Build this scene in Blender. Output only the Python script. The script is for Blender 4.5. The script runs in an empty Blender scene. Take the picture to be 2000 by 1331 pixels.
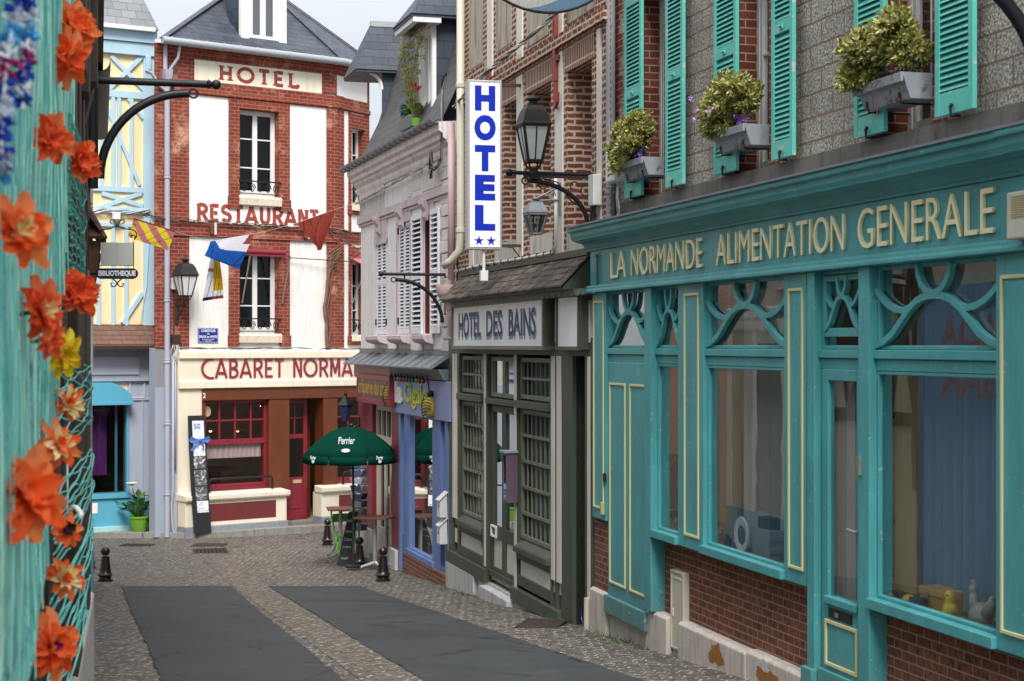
import bpy, bmesh, math, random
from math import sin, cos, pi, hypot, radians
from mathutils import Vector, Matrix, Euler
rnd = random.Random(11)
SC = bpy.context.scene
COL = SC.collection
# ------------------------------------------------------------------ camera, sky, sun, exposure
cam = bpy.data.objects.new("camera", bpy.data.cameras.new("camera"))
COL.objects.link(cam)
cam.location = (0, 0, 1.88)
cam.rotation_euler = (radians(90), 0, 0)
cam.data.sensor_width = 36
cam.data.lens = 58.86
cam.data.shift_y = 0.00375
cam.data.clip_end = 2000
cam.data.dof.use_dof = True
cam.data.dof.focus_distance = 21
cam.data.dof.aperture_fstop = 5.6
SC.camera = cam
SUN = Vector((.07, -.70, .84)).normalized()          # towards the sun
W = bpy.data.worlds.new("World"); SC.world = W; W.use_nodes = True
nt = W.node_tree; nt.nodes.clear()
def wn(t, **k):
    n = nt.nodes.new(t)
    for a, b in k.items(): setattr(n, a, b)
    return n
sky = wn('ShaderNodeTexSky', sky_type='NISHITA', sun_disc=False, sun_elevation=math.asin(SUN.z),
         sun_rotation=math.atan2(SUN.x, SUN.y), dust_density=2.0, ozone_density=1.0)
tc = wn('ShaderNodeTexCoord'); mp = wn('ShaderNodeMapping'); mp.inputs['Scale'].default_value = (1.4, 1.4, 4.0)
no = wn('ShaderNodeTexNoise'); no.inputs['Scale'].default_value = 1.6; no.inputs['Detail'].default_value = 7; no.inputs['Roughness'].default_value = .55
cr = wn('ShaderNodeValToRGB'); cr.color_ramp.elements[0].position = .30; cr.color_ramp.elements[0].color = (.72, .72, .72, 1)
cr.color_ramp.elements[1].position = .62; cr.color_ramp.elements[1].color = (.97, .97, .97, 1)
mx = wn('ShaderNodeMix', data_type='RGBA')
# overcast sheet, brighter towards the zenith as a real overcast sky is: L = Lz (1 + 2 sin e) / 3
sx = wn('ShaderNodeSeparateXYZ'); gm = wn('ShaderNodeMath', operation='MULTIPLY_ADD', use_clamp=False); gm.inputs[1].default_value = 1.25; gm.inputs[2].default_value = .75
mz = wn('ShaderNodeMath', operation='MAXIMUM'); mz.inputs[1].default_value = 0.
vm = wn('ShaderNodeVectorMath', operation='SCALE'); vm.inputs[0].default_value = (8.3, 8.7, 9.2)
bg = wn('ShaderNodeBackground'); bg.inputs['Strength'].default_value = .073
ou = wn('ShaderNodeOutputWorld')
L = nt.links.new
L(tc.outputs['Generated'], mp.inputs['Vector']); L(tc.outputs['Generated'], sx.inputs[0]); L(sx.outputs[2], mz.inputs[0]); L(mz.outputs[0], gm.inputs[0]); L(gm.outputs[0], vm.inputs['Scale']); L(vm.outputs[0], mx.inputs['B']); L(mp.outputs[0], no.inputs['Vector']); L(no.outputs['Fac'], cr.inputs['Fac'])
L(cr.outputs['Color'], mx.inputs['Factor']); L(sky.outputs[0], mx.inputs['A']); L(mx.outputs['Result'], bg.inputs['Color']); L(bg.outputs[0], ou.inputs[0])
sl = bpy.data.lights.new("sun", 'SUN'); sl.energy = 3.0; sl.angle = radians(24); sl.color = (1, .955, .9)
so = bpy.data.objects.new("sun", sl); COL.objects.link(so)
so.rotation_euler = (-SUN).to_track_quat('-Z', 'Y').to_euler(); so.location = SUN * 50
SC.view_settings.view_transform = 'Standard'; SC.view_settings.look = 'None'
SC.view_settings.exposure = 0.6; SC.view_settings.gamma = 1.0
SC.cycles.max_bounces = 8; SC.cycles.transparent_max_bounces = 16
# ------------------------------------------------------------------ geometry helpers
FP = 3270.0; HY = 673.0; CZ = 1.88                   # focal length in photo pixels, horizon row, eye height
class Fac:
    """A street front: local x runs left to right as seen from the street, y into the building, z up."""
    def __init__(s, px0, Y0, ux, uy, zb):
        l = hypot(ux, uy); s.u = (ux / l, uy / l); s.n = (s.u[1], -s.u[0]); s.A = ((px0 - 1000) / FP * Y0, Y0); s.zb = zb
        s.rot = math.atan2(s.u[1], s.u[0])
    def t(s, px, off):
        d = ((px - 1000) / FP, 1.)
        return ((s.A[0] + s.n[0] * off) * s.n[0] + (s.A[1] + s.n[1] * off) * s.n[1]) / (d[0] * s.n[0] + d[1] * s.n[1])
    def x(s, px, off=0.):
        t = s.t(px, off); return ((px - 1000) / FP * t - s.A[0]) * s.u[0] + (t - s.A[1]) * s.u[1]
    def z(s, px, py, off=0.): return CZ - (py - HY) / FP * s.t(px, off) - s.zb
    def w(s, x, y=0., z=0.):
        return Vector((s.A[0] + s.u[0] * x - s.n[0] * y, s.A[1] + s.u[1] * x - s.n[1] * y, s.zb + z))
def P(px, py, Y): return Vector(((px - 1000) / FP * Y, Y, CZ - (py - HY) / FP * Y))
ORG = {}
def setp(o, label=None, cat=None, group=None, kind=None):
    if label: o['label'] = label
    if cat: o['category'] = cat
    if group: o['group'] = group
    if kind: o['kind'] = kind
    return o
def thing(name, label, cat, loc=(0, 0, 0), rz=0., group=None, rot=None):
    o = bpy.data.objects.new(name, None); COL.objects.link(o); o.empty_display_size = .2
    o.location = loc; o.rotation_euler = rot or (0, 0, rz)
    return setp(o, label, cat, group)
def fthing(f, name, label, cat, x=0, y=0, z=0, group=None):
    o = thing(name, label, cat, f.w(x, y, z), f.rot, group); ORG[o.name] = (x, y, z); return o
def copy_tree(o, parent=None):
    c = o.copy(); COL.objects.link(c)
    if parent: c.parent = parent
    for ch in o.children: copy_tree(ch, c)
    return c
def org(o):
    while o is not None:
        if o.name in ORG: return ORG[o.name]
        o = o.parent
    return (0, 0, 0)
def each(boxes, name, mat, par, bevel=0.):
    for b in boxes: MB().box(*b).build(name, mat, par, bevel=bevel)
class MB:
    def __init__(s): s.v = []; s.f = []; s.m = []
    def add(s, pts, faces, mi=0):
        o = len(s.v); s.v += [tuple(p) for p in pts]; s.f += [[i + o for i in f] for f in faces]; s.m += [mi] * len(faces); return s
    def poly(s, pts, mi=0): return s.add(pts, [list(range(len(pts)))], mi)
    def box(s, x0, x1, y0, y1, z0, z1, mi=0):
        return s.add([(x0, y0, z0), (x1, y0, z0), (x1, y1, z0), (x0, y1, z0), (x0, y0, z1), (x1, y0, z1), (x1, y1, z1), (x0, y1, z1)],
                     [(0, 1, 5, 4), (1, 2, 6, 5), (2, 3, 7, 6), (3, 0, 4, 7), (4, 5, 6, 7), (3, 2, 1, 0)], mi)
    def prism(s, a, b, mi=0):
        n = len(a); f = [list(range(n)), list(range(2 * n - 1, n - 1, -1))]
        for i in range(n): f.append((i, (i + 1) % n, n + (i + 1) % n, n + i))
        return s.add(list(a) + list(b), f, mi)
    def px(s, prof, x0, x1, mi=0): return s.prism([(x0, y, z) for y, z in prof], [(x1, y, z) for y, z in prof], mi)
    def py(s, prof, y0, y1, mi=0): return s.prism([(x, y0, z) for x, z in prof], [(x, y1, z) for x, z in prof], mi)
    def pz(s, prof, z0, z1, mi=0): return s.prism([(x, y, z0) for x, y in prof], [(x, y, z1) for x, y in prof], mi)
    def tube(s, pts, r, n=8, mi=0, closed=False):
        pts = [Vector(p) for p in pts]; m = len(pts); rr = r if isinstance(r, (list, tuple)) else [r] * m
        rings = []; up = None
        for i, p in enumerate(pts):
            if closed: t = pts[(i + 1) % m] - pts[i - 1]
            else: t = pts[min(i + 1, m - 1)] - pts[max(i - 1, 0)]
            if t.length < 1e-9: t = Vector((0, 0, 1))
            t.normalize()
            if up is None:
                up = Vector((0, 0, 1)) if abs(t.z) < .9 else Vector((1, 0, 0))
            a = t.cross(up)
            if a.length < 1e-4: a = t.cross(Vector((1, .3, 0)))
            a.normalize(); b = a.cross(t).normalized(); up = b
            rings.append([p + (a * cos(2 * pi * k / n) + b * sin(2 * pi * k / n)) * rr[i] for k in range(n)])
        f = []
        for i in range(m if closed else m - 1):
            j = (i + 1) % m
            for k in range(n): f.append((i * n + k, i * n + (k + 1) % n, j * n + (k + 1) % n, j * n + k))
        if not closed: f += [list(range(n))[::-1], [(m - 1) * n + k for k in range(n)]]
        return s.add([q for r_ in rings for q in r_], f, mi)
    def bar(s, a, b, w, h, mi=0, up=(0, 0, 1)):
        a = Vector(a); b = Vector(b); t = (b - a).normalized(); u = Vector(up); x = t.cross(u)
        if x.length < 1e-4: x = t.cross(Vector((1, 0, 0)))
        x.normalize(); u = x.cross(t).normalized(); q = [(-w / 2, -h / 2), (w / 2, -h / 2), (w / 2, h / 2), (-w / 2, h / 2)]
        return s.prism([a + x * i + u * j for i, j in q], [b + x * i + u * j for i, j in q], mi)
    def lathe(s, prof, c=(0, 0, 0), n=20, mi=0, sx=1., sy=1., ph=0.):
        o = []; f = []; c = Vector(c); m = len(prof)
        for r, z in prof:
            for k in range(n):
                a = 2 * pi * k / n + ph; o.append(c + Vector((r * cos(a) * sx, r * sin(a) * sy, z)))
        for i in range(m - 1):
            for k in range(n): f.append((i * n + k, i * n + (k + 1) % n, (i + 1) * n + (k + 1) % n, (i + 1) * n + k))
        f += [list(range(n))[::-1], [(m - 1) * n + k for k in range(n)]]
        return s.add(o, f, mi)
    def ball(s, c, r, n=10, mi=0, sz=1.):
        return s.lathe([(max(r * sin(pi * i / n), 1e-4), -r * cos(pi * i / n) * sz) for i in range(n + 1)], c, n + 4, mi)
    def ribbon(s, pts, t, y0, y1, mi=0, closed=False):
        """flat stroke of width t in the x-z plane, from depth y0 (front) to y1"""
        m = len(pts); Lp = []; Rp = []
        for i in range(m):
            if closed: a = pts[i - 1]; b = pts[i]; c = pts[(i + 1) % m]
            else: a = pts[max(i - 1, 0)]; b = pts[i]; c = pts[min(i + 1, m - 1)]
            d1 = Vector((b[0] - a[0], b[1] - a[1])); d2 = Vector((c[0] - b[0], c[1] - b[1]))
            if d1.length < 1e-9: d1 = d2
            if d2.length < 1e-9: d2 = d1
            d1.normalize(); d2.normalize(); n1 = Vector((-d1.y, d1.x)); n2 = Vector((-d2.y, d2.x)); mm = n1 + n2
            if mm.length < 1e-3: mm = n1
            mm.normalize(); k = t / 2 / max(mm.dot(n1), .45)
            Lp.append((b[0] + mm.x * k, b[1] + mm.y * k)); Rp.append((b[0] - mm.x * k, b[1] - mm.y * k))
        v = []; f = []
        for i in range(m): v += [(Lp[i][0], y0, Lp[i][1]), (Rp[i][0], y0, Rp[i][1]), (Lp[i][0], y1, Lp[i][1]), (Rp[i][0], y1, Rp[i][1])]
        for i in range(m if closed else m - 1):
            a = 4 * i; b = 4 * ((i + 1) % m)
            f += [(a, a + 1, b + 1, b), (a + 2, b + 2, b + 3, a + 3), (a, b, b + 2, a + 2), (a + 1, a + 3, b + 3, b + 1)]
        if not closed: f += [(0, 2, 3, 1), (4 * m - 4, 4 * m - 3, 4 * m - 1, 4 * m - 2)]
        return s.add(v, f, mi)
    def frame(s, x0, x1, z0, z1, w, y0, y1, mi=0, wb=None, wt=None):
        wb = w if wb is None else wb; wt = w if wt is None else wt
        s.box(x0, x0 + w, y0, y1, z0, z1, mi); s.box(x1 - w, x1, y0, y1, z0, z1, mi)
        s.box(x0 + w, x1 - w, y0, y1, z0, z0 + wb, mi); return s.box(x0 + w, x1 - w, y0, y1, z1 - wt, z1, mi)
    def wall(s, x0, x1, z0, z1, holes, y=0., rev=.25, mi=0, mrev=None):
        xs = sorted({x0, x1} | {min(max(h[i], x0), x1) for h in holes for i in (0, 1)})
        zs = sorted({z0, z1} | {min(max(h[i], z0), z1) for h in holes for i in (2, 3)})
        for i in range(len(xs) - 1):
            for j in range(len(zs) - 1):
                cx = (xs[i] + xs[i + 1]) / 2; cz = (zs[j] + zs[j + 1]) / 2
                if not any(h[0] < cx < h[1] and h[2] < cz < h[3] for h in holes):
                    s.poly([(xs[i], y, zs[j]), (xs[i + 1], y, zs[j]), (xs[i + 1], y, zs[j + 1]), (xs[i], y, zs[j + 1])], mi)
        k = mi if mrev is None else mrev
        for h in holes:
            a, b, c, d = h[:4]; r = y + rev
            s.poly([(a, y, c), (a, r, c), (a, r, d), (a, y, d)], k); s.poly([(b, y, c), (b, y, d), (b, r, d), (b, r, c)], k)
            s.poly([(a, y, c), (b, y, c), (b, r, c), (a, r, c)], k); s.poly([(a, y, d), (a, r, d), (b, r, d), (b, y, d)], k)
        return s
    def room(s, x0, x1, y0, y1, z0, z1, mi=0):
        s.poly([(x0, y1, z0), (x1, y1, z0), (x1, y1, z1), (x0, y1, z1)], mi); s.poly([(x0, y0, z0), (x0, y1, z0), (x0, y1, z1), (x0, y0, z1)], mi)
        s.poly([(x1, y0, z0), (x1, y1, z0), (x1, y1, z1), (x1, y0, z1)], mi); s.poly([(x0, y0, z0), (x1, y0, z0), (x1, y1, z0), (x0, y1, z0)], mi)
        return s.poly([(x0, y0, z1), (x1, y0, z1), (x1, y1, z1), (x0, y1, z1)], mi)
    def build(s, name, mats, parent=None, smooth=False, bevel=0., recalc=True, solid=0., sub=0):
        me = bpy.data.meshes.new(name)
        a, b, c = org(parent)
        if a or b or c: s.v = [(x - a, y - b, z - c) for x, y, z in s.v]
        me.from_pydata(s.v, [], s.f); mats = mats if isinstance(mats, (list, tuple)) else [mats]
        for m in mats: me.materials.append(m)
        me.polygons.foreach_set('material_index', s.m)
        if recalc:
            bm = bmesh.new(); bm.from_mesh(me); bmesh.ops.recalc_face_normals(bm, faces=bm.faces); bm.to_mesh(me); bm.free()
        if smooth is True: me.polygons.foreach_set('use_smooth', [True] * len(me.polygons))
        elif smooth:
            me.polygons.foreach_set('use_smooth', [True] * len(me.polygons)); me.set_sharp_from_angle(angle=radians(smooth))
        me.update()
        o = bpy.data.objects.new(name, me); COL.objects.link(o)
        if parent is not None:
            o.parent = parent
        if solid: md = o.modifiers.new('solid', 'SOLIDIFY'); md.thickness = solid; md.offset = 0
        if bevel: md = o.modifiers.new('bevel', 'BEVEL'); md.width = bevel; md.segments = 2; md.limit_method = 'ANGLE'; md.angle_limit = radians(40)
        if sub: md = o.modifiers.new('sub', 'SUBSURF'); md.levels = md.render_levels = sub
        return o
def text(body, mat, parent, x, z, w, h, y0, depth=.004, name='lettering', bold=0., shear=0., fx=None, back=None):
    """raised lettering fitted to a w x h box whose lower left corner is x, z; front face at y0 - depth"""
    cu = bpy.data.curves.new(name, 'FONT'); cu.body = body; cu.size = 1; cu.offset = bold; cu.extrude = .5; cu.shear = shear; cu.resolution_u = 4
    ob = bpy.data.objects.new(name, cu); me = bpy.data.meshes.new_from_object(ob); bpy.data.objects.remove(ob); bpy.data.curves.remove(cu)
    xs = [v.co.x for v in me.vertices]; ys = [v.co.y for v in me.vertices]
    a, b, c, d = min(xs), max(xs), min(ys), max(ys); o = org(parent)
    for v in me.vertices:
        qx = x + (v.co.x - a) / (b - a) * w; qz = z + (v.co.y - c) / (d - c) * h
        if fx: qx, qz = fx(qx, qz)
        v.co = (qx - o[0], y0 - (v.co.z + .5) * depth - o[1], qz - o[2])
    me.name = name; me.materials.clear(); me.materials.append(mat); me.update()
    ob = bpy.data.objects.new(name, me); COL.objects.link(ob); ob.parent = parent
    return ob
def arc(cx, cz, r, a0, a1, n=10, rz=None):
    rz = r if rz is None else rz
    return [(cx + r * cos(radians(a0 + (a1 - a0) * i / n)), cz + rz * sin(radians(a0 + (a1 - a0) * i / n))) for i in range(n + 1)]
GL = {  # stroke letters, unit height, (advance width, strokes)
 'C': (.62, [arc(.52, .5, .5, 75, 285, 14, .5)]), 'A': (.62, [[(.02, 0), (.31, 1)], [(.31, 1), (.60, 0)], [(.13, .27), (.50, .27)]]),
 'B': (.5, [[(.07, 0), (.07, 1)], [(.07, .95)] + arc(.22, .74, .21, 90, -90, 8) + [(.07, .53)], [(.07, .5)] + arc(.22, .27, .25, 90, -90, 8, .235) + [(.07, .04)]]),
 'R': (.52, [[(.07, 0), (.07, 1)], [(.07, .95)] + arc(.22, .72, .24, 90, -90, 8) + [(.07, .48)], [(.25, .48), (.50, 0)]]),
 'E': (.46, [[(.07, 0), (.07, 1)], [(.07, .94), (.44, .94)], [(.07, .5), (.38, .5)], [(.07, .06), (.44, .06)]]),
 'T': (.5, [[(.25, 0), (.25, 1)], [(0, .94), (.50, .94)]]), 'N': (.5, [[(.07, 0), (.07, 1)], [(.09, 1), (.45, 0)], [(.46, 0), (.46, 1)]]),
 'O': (.8, [arc(.4, .5, .36, 0, 345, 22, .45) + [(.76, .5)]]), 'M': (.6, [[(.07, 0), (.07, 1)], [(.09, 1), (.31, .2)], [(.31, .2), (.53, 1)], [(.55, 0), (.55, 1)]]),
 'D': (.6, [[(.07, 0), (.07, 1)], [(.07, .94)] + arc(.17, .5, .36, 90, -90, 10, .44) + [(.07, .06)]]),
 'H': (.62, [[(.1, 0), (.1, 1)], [(.52, 0), (.52, 1)], [(.1, .5), (.52, .5)]]), 'L': (.52, [[(.1, 0), (.1, 1)], [(.1, .06), (.5, .06)], [(.48, .04), (.48, .25)]]),
 'S': (.5, [arc(.25, .72, .2, 20, 200, 8, .23) + [(.12, .56), (.36, .46)] + arc(.25, .28, .2, 30, -160, 8, .23)]),
 'U': (.6, [[(.1, 1), (.1, .3)] + arc(.3, .3, .2, 180, 360, 8, .25) + [(.5, 1)]])}
def strokes(body, mat, parent, x, z, w, h, y0, t, depth, name='lettering', serif=0., gap=.12, space=.55, clip=None):
    adv = sum((GL[c][0] + gap) if c != ' ' else space for c in body) - gap; k = w / adv; mb = MB(); cx = 0; q = 0
    for c in body:
        if c == ' ': cx += space; continue
        gw, st = GL[c]
        for pl in st:
            q += 1; e = (q % 7) * .0004
            p2 = [(x + (cx + a) * k, z + b * h) for a, b in pl]
            mb.ribbon(p2, t, y0 - depth - e, y0 + .001 * (q % 3))
            if serif:
                for (a, b) in (pl[0], pl[-1]):
                    if b in (0, 1) and len(pl) == 2:
                        zz = z + h * b + (t * .2 if b == 0 else -t * .2); xx = x + (cx + a) * k
                        mb.box(xx - serif, xx + serif, y0 - depth - e - .0003, y0 + .001, zz - t * .2, zz + t * .2)
        cx += gw + gap
    return mb.build(name, mat, parent)
# ------------------------------------------------------------------ materials
def C(h, k=1.):
    h = h.lstrip('#'); o = []
    for i in (0, 2, 4):
        c = int(h[i:i + 2], 16) / 255; o.append((c / 12.92 if c <= .04045 else ((c + .055) / 1.055) ** 2.4) * k)
    return (*o, 1)
class NT:
    def __init__(s, name):
        s.m = bpy.data.materials.new(name); s.m.use_nodes = True; s.t = s.m.node_tree; s.t.nodes.clear()
        s.out = s.n('ShaderNodeOutputMaterial')
    def n(s, ty, ins=None, **k):
        q = s.t.nodes.new(ty)
        for a, b in k.items(): setattr(q, a, b)
        for a, b in (ins or {}).items(): s.put(q.inputs[a], b)
        return q
    def put(s, sock, v):
        if isinstance(v, bpy.types.NodeSocket): s.t.links.new(v, sock)
        else: sock.default_value = v
    def math(s, op, a, b=0., c=None):
        q = s.n('ShaderNodeMath', operation=op); s.put(q.inputs[0], a); s.put(q.inputs[1], b)
        if c is not None: s.put(q.inputs[2], c)
        return q.outputs[0]
    def mix(s, f, a, b, bt='MIX'):
        q = s.n('ShaderNodeMix', data_type='RGBA', blend_type=bt); s.put(q.inputs['Factor'], f); s.put(q.inputs['A'], a); s.put(q.inputs['B'], b); return q.outputs['Result']
    def vec(s, f, a, b):
        q = s.n('ShaderNodeMix', data_type='VECTOR'); s.put(q.inputs['Factor'], f); s.put(q.inputs['A'], a); s.put(q.inputs['B'], b); return q.outputs['Result']
    def noise(s, v, sc, det=4., ro=.55, dist=0.):
        q = s.n('ShaderNodeTexNoise', {'Scale': sc, 'Detail': det, 'Roughness': ro, 'Distortion': dist}); s.put(q.inputs['Vector'], v); return q.outputs['Fac']
    def ramp(s, f, *st):
        q = s.n('ShaderNodeValToRGB'); r = q.color_ramp
        while len(r.elements) < len(st): r.elements.new(.5)
        for e, (p, c) in zip(r.elements, st): e.position = p; e.color = c if isinstance(c, tuple) else (c, c, c, 1)
        s.put(q.inputs['Fac'], f); return q.outputs['Color']
    def obj(s): return s.n('ShaderNodeTexCoord').outputs['Object']
    def scale(s, v, sc, loc=(0, 0, 0), rot=(0, 0, 0)):
        q = s.n('ShaderNodeMapping'); s.put(q.inputs['Vector'], v); q.inputs['Scale'].default_value = sc; q.inputs['Location'].default_value = loc; q.inputs['Rotation'].default_value = rot; return q.outputs[0]
    def fuv(s, wob=0., wsc=6.):
        """x-z on fronts, y-z on reveals, x-y on tops: so courses turn corners"""
        o = s.obj(); g = s.n('ShaderNodeNewGeometry')
        vt = s.n('ShaderNodeVectorTransform', vector_type='NORMAL', convert_from='WORLD', convert_to='OBJECT'); s.put(vt.inputs[0], g.outputs['Normal'])
        a = s.n('ShaderNodeSeparateXYZ'); s.put(a.inputs[0], o); b = s.n('ShaderNodeSeparateXYZ'); s.put(b.inputs[0], vt.outputs[0])
        fx = s.math('GREATER_THAN', s.math('ABSOLUTE', b.outputs[0]), .7); fz = s.math('GREATER_THAN', s.math('ABSOLUTE', b.outputs[2]), .8)
        u = s.math('ADD', s.math('MULTIPLY', a.outputs[0], s.math('SUBTRACT', 1., fx)), s.math('MULTIPLY', a.outputs[1], fx))
        v = s.math('ADD', s.math('MULTIPLY', a.outputs[2], s.math('SUBTRACT', 1., fz)), s.math('MULTIPLY', a.outputs[1], fz))
        c = s.n('ShaderNodeCombineXYZ', {0: u, 1: v}); r = c.outputs[0]
        if wob:
            q = s.n('ShaderNodeTexNoise', {'Scale': wsc, 'Detail': 2}); s.put(q.inputs['Vector'], r)
            w = s.n('ShaderNodeVectorMath', operation='SUBTRACT'); s.put(w.inputs[0], q.outputs['Color']); w.inputs[1].default_value = (.5, .5, .5)
            w2 = s.n('ShaderNodeVectorMath', operation='SCALE'); s.put(w2.inputs[0], w.outputs[0]); w2.inputs['Scale'].default_value = wob
            w3 = s.n('ShaderNodeVectorMath', operation='ADD'); s.put(w3.inputs[0], r); s.put(w3.inputs[1], w2.outputs[0]); r = w3.outputs[0]
        return r
    def bricks(s, v, c1, c2, mo, bw, rh, ms, off=.5, smooth=.1, bias=0.):
        q = s.n('ShaderNodeTexBrick', {'Color1': c1, 'Color2': c2, 'Mortar': mo, 'Scale': 1., 'Mortar Size': ms, 'Mortar Smooth': smooth, 'Bias': bias, 'Brick Width': bw, 'Row Height': rh}, offset=off)
        s.put(q.inputs['Vector'], v); return q
    def bump(s, h, st=.3, d=.01):
        q = s.n('ShaderNodeBump', {'Strength': st, 'Distance': d}); s.put(q.inputs['Height'], h); return q.outputs[0]
    def end(s, col, rough=.6, bump=None, spec=.5, metal=0., **kw):
        b = s.n('ShaderNodeBsdfPrincipled'); s.put(b.inputs['Base Color'], col); s.put(b.inputs['Roughness'], rough); s.put(b.inputs['Metallic'], metal)
        s.put(b.inputs['Specular IOR Level'], spec)
        for a, c in kw.items(): s.put(b.inputs[a.replace('_', ' ')], c)
        if bump is not None: s.put(b.inputs['Normal'], bump)
        s.t.links.new(b.outputs[0], s.out.inputs[0]); return s.m
def vary(c, k): return (min(c[0] * k, 1), min(c[1] * k, 1), min(c[2] * k, 1), 1)
def paint(name, col, rough=.45, wear=None, wearamt=.0, dirt=.25, scale=1., bump=.12, streak=True, grime=0.):
    """painted wood or plaster: uneven tone, vertical rain streaks, chips"""
    s = NT(name); o = s.obj()
    n1 = s.noise(s.scale(o, (1.3 * scale, 1.3 * scale, .5 * scale)), 1.7, 6); n2 = s.noise(s.scale(o, (14 * scale, 14 * scale, 1.2 * scale)), 1.5, 5)
    n3 = s.noise(o, 34 * scale, 5, .65); n4 = s.noise(o, 160 * scale, 2)
    c = s.mix(s.ramp(n1, (.3, 0.), (.75, 1.)), vary(col, 1 - dirt * .45), vary(col, 1 + dirt * .18))
    if streak: c = s.mix(s.math('MULTIPLY', s.ramp(n2, (.52, 0.), (.75, 1.)), dirt), c, vary(col, .55))
    c = s.mix(s.math('MULTIPLY', s.ramp(n3, (.45, 0.), (.8, 1.)), dirt * .5), c, vary(col, .6))
    if grime:                                        # splashed dirt and damp towards the pavement, on the object's own height
        sp = s.n('ShaderNodeSeparateXYZ'); s.put(sp.inputs[0], o); g = s.math('SUBTRACT', 1.0, s.math('MULTIPLY', s.math('SUBTRACT', sp.outputs[2], grime), 1.1)); c = s.mix(s.ramp(s.math('ADD', s.math('MULTIPLY', g, .5), s.math('MULTIPLY', n3, .55)), (.50, 0.), (.95, .65)), c, C('#5a5348'))
    if wearamt:
        k = s.noise(o, 9 * scale, 8, .7); k2 = s.ramp(k, (.70 - wearamt * .25, 0.), (.72 - wearamt * .25, 1.)); c = s.mix(k2, c, wear)
    h = s.math('ADD', n3, s.math('MULTIPLY', n4, .4))
    return s.end(c, s.math('ADD', rough - .08, s.math('MULTIPLY', n3, .2)), s.bump(h, bump, .006))
def plain(name, col, rough=.5, metal=0., spec=.5, var=.15, sc=12., bump=.0):
    s = NT(name); o = s.obj(); n = s.noise(o, sc, 5, .6)
    c = s.mix(n, vary(col, 1 - var), vary(col, 1 + var))
    return s.end(c, s.math('ADD', rough - .08, s.math('MULTIPLY', n, .16)), s.bump(n, bump, .004) if bump else None, spec, metal)
def brickmat(name, c1, c2, mo, bw, rh, ms, off=.5, wob=.01, spots=None, worn=None, wornamt=.5, bump=.6, pal=.35):
    s = NT(name); v = s.fuv(wob, 7.); b = s.bricks(v, c1, c2, mo, bw, rh, ms, off, .15)
    n = s.noise(s.obj(), 26, 6, .65); big = s.noise(s.obj(), 1.3, 5, .6)
    body = s.mix(s.math('MULTIPLY', n, pal), b.outputs['Color'], vary(c2, .35)); body = s.mix(s.ramp(big, (.35, 0.), (.7, .35)), body, vary(c1, .5))
    if spots:
        w = s.bricks(s.scale(v, (1, 1, 1), (bw * .25, 0, 0)), (1, 1, 1, 1), (0, 0, 0, 1), (0, 0, 0, 1), bw * .5, rh, .012, .5, .4)
        k = s.math('MULTIPLY', s.ramp(s.noise(s.scale(v, (34, 11, 1)), 1.0, 2), (.52, 0.), (.60, 1.)), .72); body = s.mix(k, body, spots)
    if worn:
        k = s.noise(s.obj(), .95, 10, .78); k2 = s.noise(s.obj(), 40, 4, .7)
        kk = s.ramp(s.math('ADD', k, s.math('MULTIPLY', k2, .28)), (.72 - wornamt * .1, 0.), (.84 - wornamt * .1, .9)); body = s.mix(kk, body, worn)
    c = s.mix(b.outputs['Fac'], body, s.mix(n, vary(mo, .7), vary(mo, 1.15)))
    h = s.math('ADD', s.math('SUBTRACT', 1., b.outputs['Fac']), s.math('MULTIPLY', n, .5))
    return s.end(c, .85, s.bump(h, bump, .008), .25)
def slate(name, c1, c2, bw, rh, line, bump=.7, lich=None, rough=.5):
    s = NT(name); v = s.fuv(.01, 5.); b = s.bricks(v, c1, c2, line, bw, rh, .004, .5, .1)
    sp = s.n('ShaderNodeSeparateXYZ'); s.put(sp.inputs[0], v); saw = s.math('FRACT', s.math('DIVIDE', sp.outputs[1], rh))
    n = s.noise(s.obj(), 9, 7, .65); n2 = s.noise(s.obj(), 55, 4)
    c = s.mix(s.math('MULTIPLY', n, .5), b.outputs['Color'], vary(c1, .55)); c = s.mix(s.ramp(n2, (.5, 0.), (.9, .5)), c, vary(c2, 1.5))
    if lich:
        k = s.noise(s.obj(), 16, 6, .7); c = s.mix(s.ramp(k, (.66, 0.), (.7, .9)), c, lich)
    c = s.mix(b.outputs['Fac'], c, line); h = s.math('ADD', s.math('MULTIPLY', s.math('SUBTRACT', 1., saw), 1.), s.math('MULTIPLY', s.math('SUBTRACT', 1., b.outputs['Fac']), .5))
    return s.end(c, s.math('ADD', rough - .1, s.math('MULTIPLY', n, .25)), s.bump(h, bump, .014), .45)
def glassmat(name, tint=(.86, .9, .9, 1), k=1.35, rough=.0, wave=.006):
    s = NT(name); t = s.n('ShaderNodeBsdfTransparent', {'Color': tint}); g = s.n('ShaderNodeBsdfGlossy', {'Roughness': rough, 'Color': (1, 1, 1, 1)})
    bp = s.bump(s.noise(s.obj(), 1.6, 2), wave, .12); s.put(g.inputs['Normal'], bp)
    f = s.n('ShaderNodeLayerWeight', {'Blend': .5}); s.put(f.inputs['Normal'], bp); m = s.n('ShaderNodeMixShader')
    sch = s.math('ADD', s.math('MULTIPLY', s.math('POWER', f.outputs['Facing'], 5.), .957), .043)      # Schlick, the same from both sides
    fac = s.math('MINIMUM', s.math('MULTIPLY', sch, k), 1.)
    s.put(m.inputs[0], fac); s.put(m.inputs[1], t.outputs[0]); s.put(m.inputs[2], g.outputs[0]); s.t.links.new(m.outputs[0], s.out.inputs[0]); return s.m
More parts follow.
